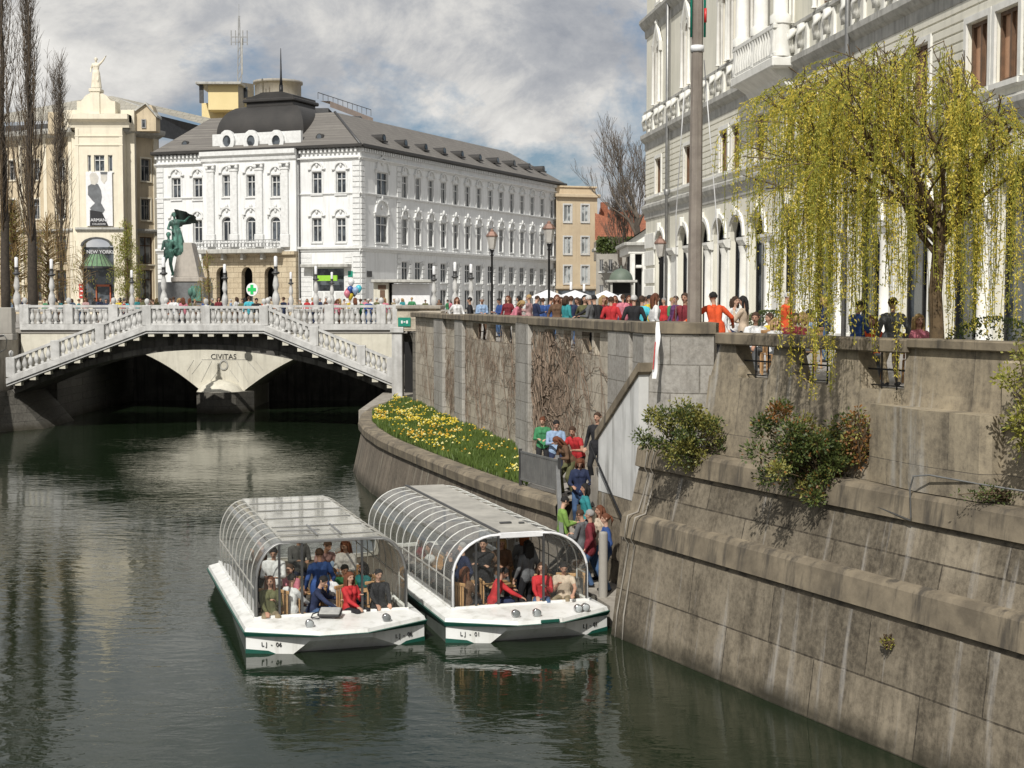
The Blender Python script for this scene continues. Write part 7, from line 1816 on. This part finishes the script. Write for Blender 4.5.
# ================= trees =================
def limb(b, p, d, L, r, depth, maxd, up, spread, nseg=4, kids=(2,3), tips=None, shrink=.68, m=0, wob=.18, sides=None, minr=.006):
    pts = [p.copy()]; rr = [r]; d = d.normalized()
    for i in range(nseg):
        d = (d + Vector((ru(-wob,wob),ru(-wob,wob),ru(-wob,wob))) + Vector((0,0,up))).normalized(); p = p + d*L/nseg; pts.append(p.copy()); rr.append(max(minr, r*(1-.45*(i+1)/nseg)))
    b.tube(pts, rr, sides or (7 if depth == 0 else 5 if depth < 2 else 3), m, caps=False)
    if depth >= maxd:
        if tips is not None: tips.append((pts, d)); 
        return
    for k in range(random.randint(*kids)):
        i = random.randint(max(1,nseg//2), nseg); q = pts[i]; a = Vector((ru(-1,1),ru(-1,1),ru(-.2,.6))).normalized()
        limb(b, q, d+a*spread, L*shrink*ru(.75,1.15), rr[i]*.68, depth+1, maxd, up, spread, nseg, kids, tips, shrink, m, wob, None, minr)
    limb(b, pts[-1], d, L*shrink, rr[-1]*.9, depth+1, maxd, up, spread, nseg, kids, tips, shrink, m, wob, None, minr)
def poplar(u_, Y, h, w_, r, label, seed, tw=1200):
    random.seed(seed); x = xat(u_,Y); r_ = thing('poplar', (x,Y,SZ), label, 'tree', 'bare poplars on the left bank')
    b = MB(); pts = [(x+ru(-.1,.1)*i*.2, Y, SZ+h*i/12) for i in range(13)]; b.tube(pts, [r*(1-.88*i/12) for i in range(13)], 9); b.build('trunk', M_BARK, r_)
    b = MB(); t = MB()
    for k in range(int(62*h/20)):
        z = ru(.2,.95); p = Vector((x,Y,SZ+h*z)); a = ru(0,6.28); L = h*.3*(1.1-z)*ru(.7,1.1)+.8; d = Vector((math.cos(a)*.42,math.sin(a)*.42,1)); w0 = w_*ru(.35,1)
        P = [p]; q = p.copy(); R_ = [.036*(1-z)+.012]
        for i in range(7):
            dd = Vector((math.cos(a)*w0*.35/(i+1),math.sin(a)*w0*.35/(i+1),1)).normalized(); q = q+dd*L/6+Vector((ru(-.06,.06),ru(-.06,.06),0)); P.append(q.copy()); R_.append(R_[0]*(1-i/7.5))
            for s_ in range(3):
                e = q+Vector((ru(-.55,.55),ru(-.55,.55),ru(.5,1.5))); t.tube([q,(q+e)/2+Vector((ru(-.12,.12),ru(-.12,.12),0)),e], [.015,.011,.007], 3, 0, False)
        b.tube(P, R_, 4, 0, False)
    b.build('limbs', M_BARK2, r_); t.build('crown', M_TWIG, r_); return r_
poplar(33, 97, 24, 1.5, .36, 'tall dark poplar with a thick black trunk at the left end of the bridges', 31)
poplar(6, 99, 27, 1.7, .34, 'tallest bare poplar at the left edge of the photo', 32)
poplar(62, 112, 19, 1.4, .16, 'slim bare poplar left of the statue tower', 33)
def sapling(u_, Y, h, wd, mt, ml, label, seed, n=1500, tex=None, twn=60, name='small_tree', trunk_r=.1, drop=.5, lw=.07, ll=.16):
    random.seed(seed); x = xat(u_,Y); r_ = thing(name, (x,Y,SZ), label, 'tree'); b = MB(); b.tube([(x,Y,SZ),(x+.1,Y,SZ+h*.4),(x,Y,SZ+h*.9)], [trunk_r,trunk_r*.7,.02], 7); b.build('trunk', M_BARK2, r_)
    b = MB(); l = MB()
    for k in range(twn):
        z = ru(.2,.95); a = ru(0,6.28); R0 = wd*math.sin(min(1,(1-z)*1.6+.15)*1.57)*ru(.3,1); p = Vector((x,Y,SZ+h*z*.9)); e = p+Vector((math.cos(a)*R0,math.sin(a)*R0,h*.12*ru(.2,1))); f = e+Vector((ru(-.2,.2),ru(-.2,.2),-drop*h*ru(.1,.5)))
        b.tube([p,(p+e)/2+Vector((0,0,.15)),e,f], [.03,.022,.014,.008], 3, 0, False)
        for j in range(n//twn):
            t_ = rnd(); q = (e.lerp(f, t_) if rnd() < .65 else p.lerp(e, t_))+Vector((ru(-.25,.25),ru(-.25,.25),ru(-.3,.2))); l.leaf(q, Vector((ru(-.6,.6),ru(-.6,.6),-1)), lw, ll*ru(.6,1.3))
    b.build('branches', mt, r_); l.build('crown', ml, r_)
sapling(127, 125, 9.0, 1.6, M_TWIG2, M_HAZEL, 'small weeping tree with fresh yellow green leaves before the cream tower', 41, 4600)
sapling(48, 108, 8.5, 2.4, M_TWIG2, M_HAZEL, 'thin ochre sapling right of the dark poplar', 42, 500, twn=260, drop=.6)
sapling(14, 104, 9.5, 2.6, M_TWIG2, M_HAZEL, 'thicket of ochre twigs at the left edge beneath the tallest poplar', 43, 1500, twn=420, drop=.5)
sapling(83, 118, 6.5, 1.4, M_TWIG2, M_HAZEL, 'thin bare sapling before the left side of the tower', 44, 120, twn=50, drop=.5)
sapling(208, 116, 6.0, 1.2, M_TWIG2, M_HAZEL, 'thin sapling with a few leaves right of the monument', 45, 380, twn=45, drop=.5)
# bare tree behind the portico
for (u_, Y, h, r, lb, sd, d0) in ((638,150,20,.42,'tall bare spreading tree behind the classical gable',51,(-.05,0,1)),(622,158,14,.22,'smaller bare tree left of the tall one before the orange roofs',52,(-.1,0,1))):
    random.seed(sd); x = xat(u_,Y); r_ = thing('bare_tree', (x,Y,SZ), lb, 'tree', 'bare trees by the orange roofs'); b = MB()
    b.tube([(x,Y,SZ),(x,Y,SZ+h*.3),(x+d0[0]*3,Y,SZ+h*.5)], [r,r*.85,r*.6], 8); b.build('trunk', M_BARK, r_)
    b = MB()
    for z in (.28,.34,.4,.46,.5,.5):
        a = ru(0,6.28); limb(b, Vector((x+d0[0]*2*z,Y,SZ+h*z)), Vector((math.cos(a)*.5,math.sin(a)*.35,1)), h*.19, r*.4, 0, 4, .1, .5, 4, (2,3), None, .76, 0, .2, None, .016)
    b.build('crown', M_TWIG, r_)
# greenery below the orange roofs
b = MB(); random.seed(8)
for k in range(1600):
    p = at_y(ru(598,636), ru(238,252), 182+ru(-1,1)); b.leaf(p, Vector((ru(-1,1),ru(-1,1),ru(-1,1))), .3, .4)
tag(b.build('hedge', M_BUSH), 'band of dark shrubs on the low roof of the grey house', 'hedge')
# ---- bushes on the quay ledges ----
def bush(c, r, n, label, seed, mats, mix=(0,1), group=None, wood=True, gap=.35, ls=(.045,.085)):
    random.seed(seed); r_ = thing('bush', (c[0],c[1],c[2]-r[2]), label, 'bush', group); l = MB(); b = MB(); base = Vector((c[0]+.25*r[0],c[1]+.3*r[1],c[2]-r[2]*.85))
    cl = []
    for k in range(110):
        a = Vector((ru(-1,1),ru(-1,1),ru(-1,1))); 
        if a.length > 1.0 or a.length < .35: continue
        a *= ru(.8,1.25); cl.append(Vector((c[0]+a.x*r[0],c[1]+a.y*r[1],c[2]+a.z*r[2])))
    for q in cl:
        mid_ = base.lerp(q, .5)+Vector((ru(-.1,.1),ru(-.1,.1),ru(-.05,.15))); b.tube([base,mid_,q], [.014,.01,.005], 4, 0, False)
        m_i = random.choices(range(len(mats)), weights=mix if len(mix) == len(mats) else None)[0]
        cr = ru(.13,.22)*max(r)/.8
        for j in range(n//len(cl)):
            d = Vector((random.gauss(0,1),random.gauss(0,1),random.gauss(0,1))).normalized(); p = q+Vector((d.x*cr,d.y*cr,d.z*cr*.8))*ru(.2,1.1); l.leaf(p, d+Vector((0,0,.3)), ru(*ls)*.55, ru(*ls), m_i if rnd() < .8 else random.randrange(len(mats)))
    b.build('stems', M_BARK2, r_); l.build('foliage', mats, r_); return r_
pb = FQ.w(FQ.x(682,.3), .35, 4.52)
bush((pb.x,pb.y,4.45), (.78,.48,.6), 7000, 'glossy green bush growing from the ledge below the white ribbon', 61, [M_BUSH, M_BUSH2], (3,2))
pb = FQ.w(FQ.x(812,.5), .45, 4.4)
bush((pb.x,pb.y,4.42), (1.0,.6,.85), 13000, 'large dark bush on the upper ledge beneath the willow', 62, [M_BUSH, M_BUSH2, M_RUST], (9,1.6,.4))
pb = FQ.w(FQ.x(862,.9), .85, 5.0)
bush((pb.x,pb.y,4.75), (.26,.2,.5), 800, 'rusty brown climbing shrub between the dark bush and the buttress', 63, [M_RUST, M_BUSH2], (3,1))
pb = FQ.w(FQ.x(1020,.5), .5, 5.9)
bush((pb.x+.25,pb.y,5.75), (.42,.3,.85), 2600, 'bright green leafy shrub at the right edge above the parapet', 64, [M_BUSH2, M_WILLOWG, M_BUSH], (2,3,1))
pb = FQ.w(FQ.x(1000,.8), .9, 4.2)
bush((pb.x,pb.y,4.12), (.6,.12,.1), 500, 'low green plants on the ledge at the foot of the right wall', 65, [M_BUSH], (1,), ls=(.04,.06))
pb = FQ.w(FQ.x(890,.05), .13, zat(622,24)) ; zz_ = at_y(890,622,23.2)
bush((pb.x-.02,pb.y,1.66), (.1,.06,.08), 130, 'tiny bright green plant rooted in the wall face', 66, [M_WILLOWG], (1,), ls=(.035,.05))
# ---- weeping willow ----
random.seed(77)
wl = thing('weeping_willow', (xat(938,25.2),25.2,SZ), 'weeping willow in yellow green spring leaf leaning over the quay wall', 'tree')
tx = xat(938,25.2); ty = 25.2; b = MB()
b.tube([(tx+.03,ty,SZ),(tx,ty,SZ+.8),(tx-.05,ty,SZ+1.7),(tx+.02,ty-.05,SZ+3.1)], [.17,.13,.115,.1], 10); b.build('trunk', M_BARK2, wl)
b = MB(); nodes = []
def crown_top(x, y): return CAMZ+(300-np.interp(512+F*x/y, [700,742,800,850,921,950,985,1030,1200], [150,90,66,44,20,42,85,115,130]))*y/F
def wlimb(p, d, L, r, depth):
    pts = [p.copy()]; rr = [r]; n = 6
    for i in range(n):
        d = (d+Vector((ru(-.25,.25),ru(-.25,.25),ru(-.12,.16)))+Vector((0,0,.03 if depth < 1 else -.05))).normalized(); p = p+d*L/n
        if p.z > crown_top(p.x, p.y)-ru(-.1,.5) or 512+F*p.x/p.y < 738: break
        pts.append(p.copy()); rr.append(max(.008,r*(1-.6*(i+1)/n)))
        if depth >= 1 or i > 2: nodes.append((p.copy(), d.copy()))
        if depth < 3 and i > 0 and rnd() < (.75 if depth < 2 else .55): wlimb(p, d+Vector((ru(-1,1),ru(-1,1),ru(-.1,.7))).normalized()*.8, L*ru(.5,.8), rr[-1]*.65, depth+1)
    if len(pts) > 1: b.tube(pts, rr, 6 if depth == 0 else 4, 0, False)
top_ = Vector((tx,ty,SZ+2.75))
for a, e, L in ((180,1.0,3.0),(200,.7,2.9),(170,1.4,2.9),(235,1.2,2.6),(270,1.5,2.6),(300,1.2,2.4),(0,1.3,2.4),(30,.9,2.2),(90,1.6,2.6),(130,1.1,3.0),(340,.8,2.2),(150,1.6,2.8),(190,.45,2.8)):
    wlimb(top_+Vector((0,0,ru(-.5,.3))), Vector((math.cos(R(a)),math.sin(R(a)),e)), L, .055, 0)
b.build('limbs', M_BARK2, wl)
st_ = MB(); lf = MB(); cnt_s = 0
random.shuffle(nodes)
for (p, d) in nodes[:860]:
    if p.z < SZ+1.6: continue
    up_ = 512+F*p.x/p.y
    if up_ < 742 or (up_ < 790 and rnd() < .1): continue
    # a strand first follows the limb outwards, then hangs
    a = Vector((p.x-tx,p.y-ty,0)); a = a.normalized() if a.length > .1 else Vector((1,0,0))
    q = p.copy(); P = [q.copy()]; hang = ru(.3,1.8) if rnd() < .62 else ru(1.8,5.2)
    over = (q-FQ.o).dot(FQ.n) < 1.7
    floor = (4.9 if 775 < up_ < 915 else 5.9) if over else SZ+.7
    if over and rnd() < .35: floor = 5.9
    hang = min(hang, q.z-floor-ru(0,1.1), 1.6 if up_ < 800 else 9)
    if hang < .4: continue
    vx, vy = a.x*ru(.2,.55)+d.x*.2, a.y*ru(.2,.55)+d.y*.2; n = max(4,int(hang/.16)); sw = ru(-.03,.03)
    for i in range(n):
        k = max(0,1-i/3.5); q = q+Vector((vx*k*.35+ru(-.012,.012)+sw*.3, vy*k*.35+ru(-.012,.012), -hang/n*(1-k*.6))); P.append(q.copy())
    st_.tube(P, [.0065]*len(P), 3, 0, False); cnt_s += 1
    g_ = 1 if rnd() < .4 else 0; dens = random.choice([2,4,8,11,14])
    for i in range(1, len(P)):
        for j in range(dens):
            c = P[i-1].lerp(P[i], rnd()); s = Vector((ru(-1,1),ru(-1,1),ru(-1.6,.2))); c = c+Vector((ru(-.05,.05),ru(-.05,.05),0)); lf.leaf(c, s, ru(.016,.026), ru(.04,.075), g_ if rnd() < .85 else 1-g_)
st_.build('strands', M_WILLOWG, wl); lf.build('crown', [M_WILLOW, M_WILLOWG], wl)
# hidden-by-willow foliage of a second, farther willow
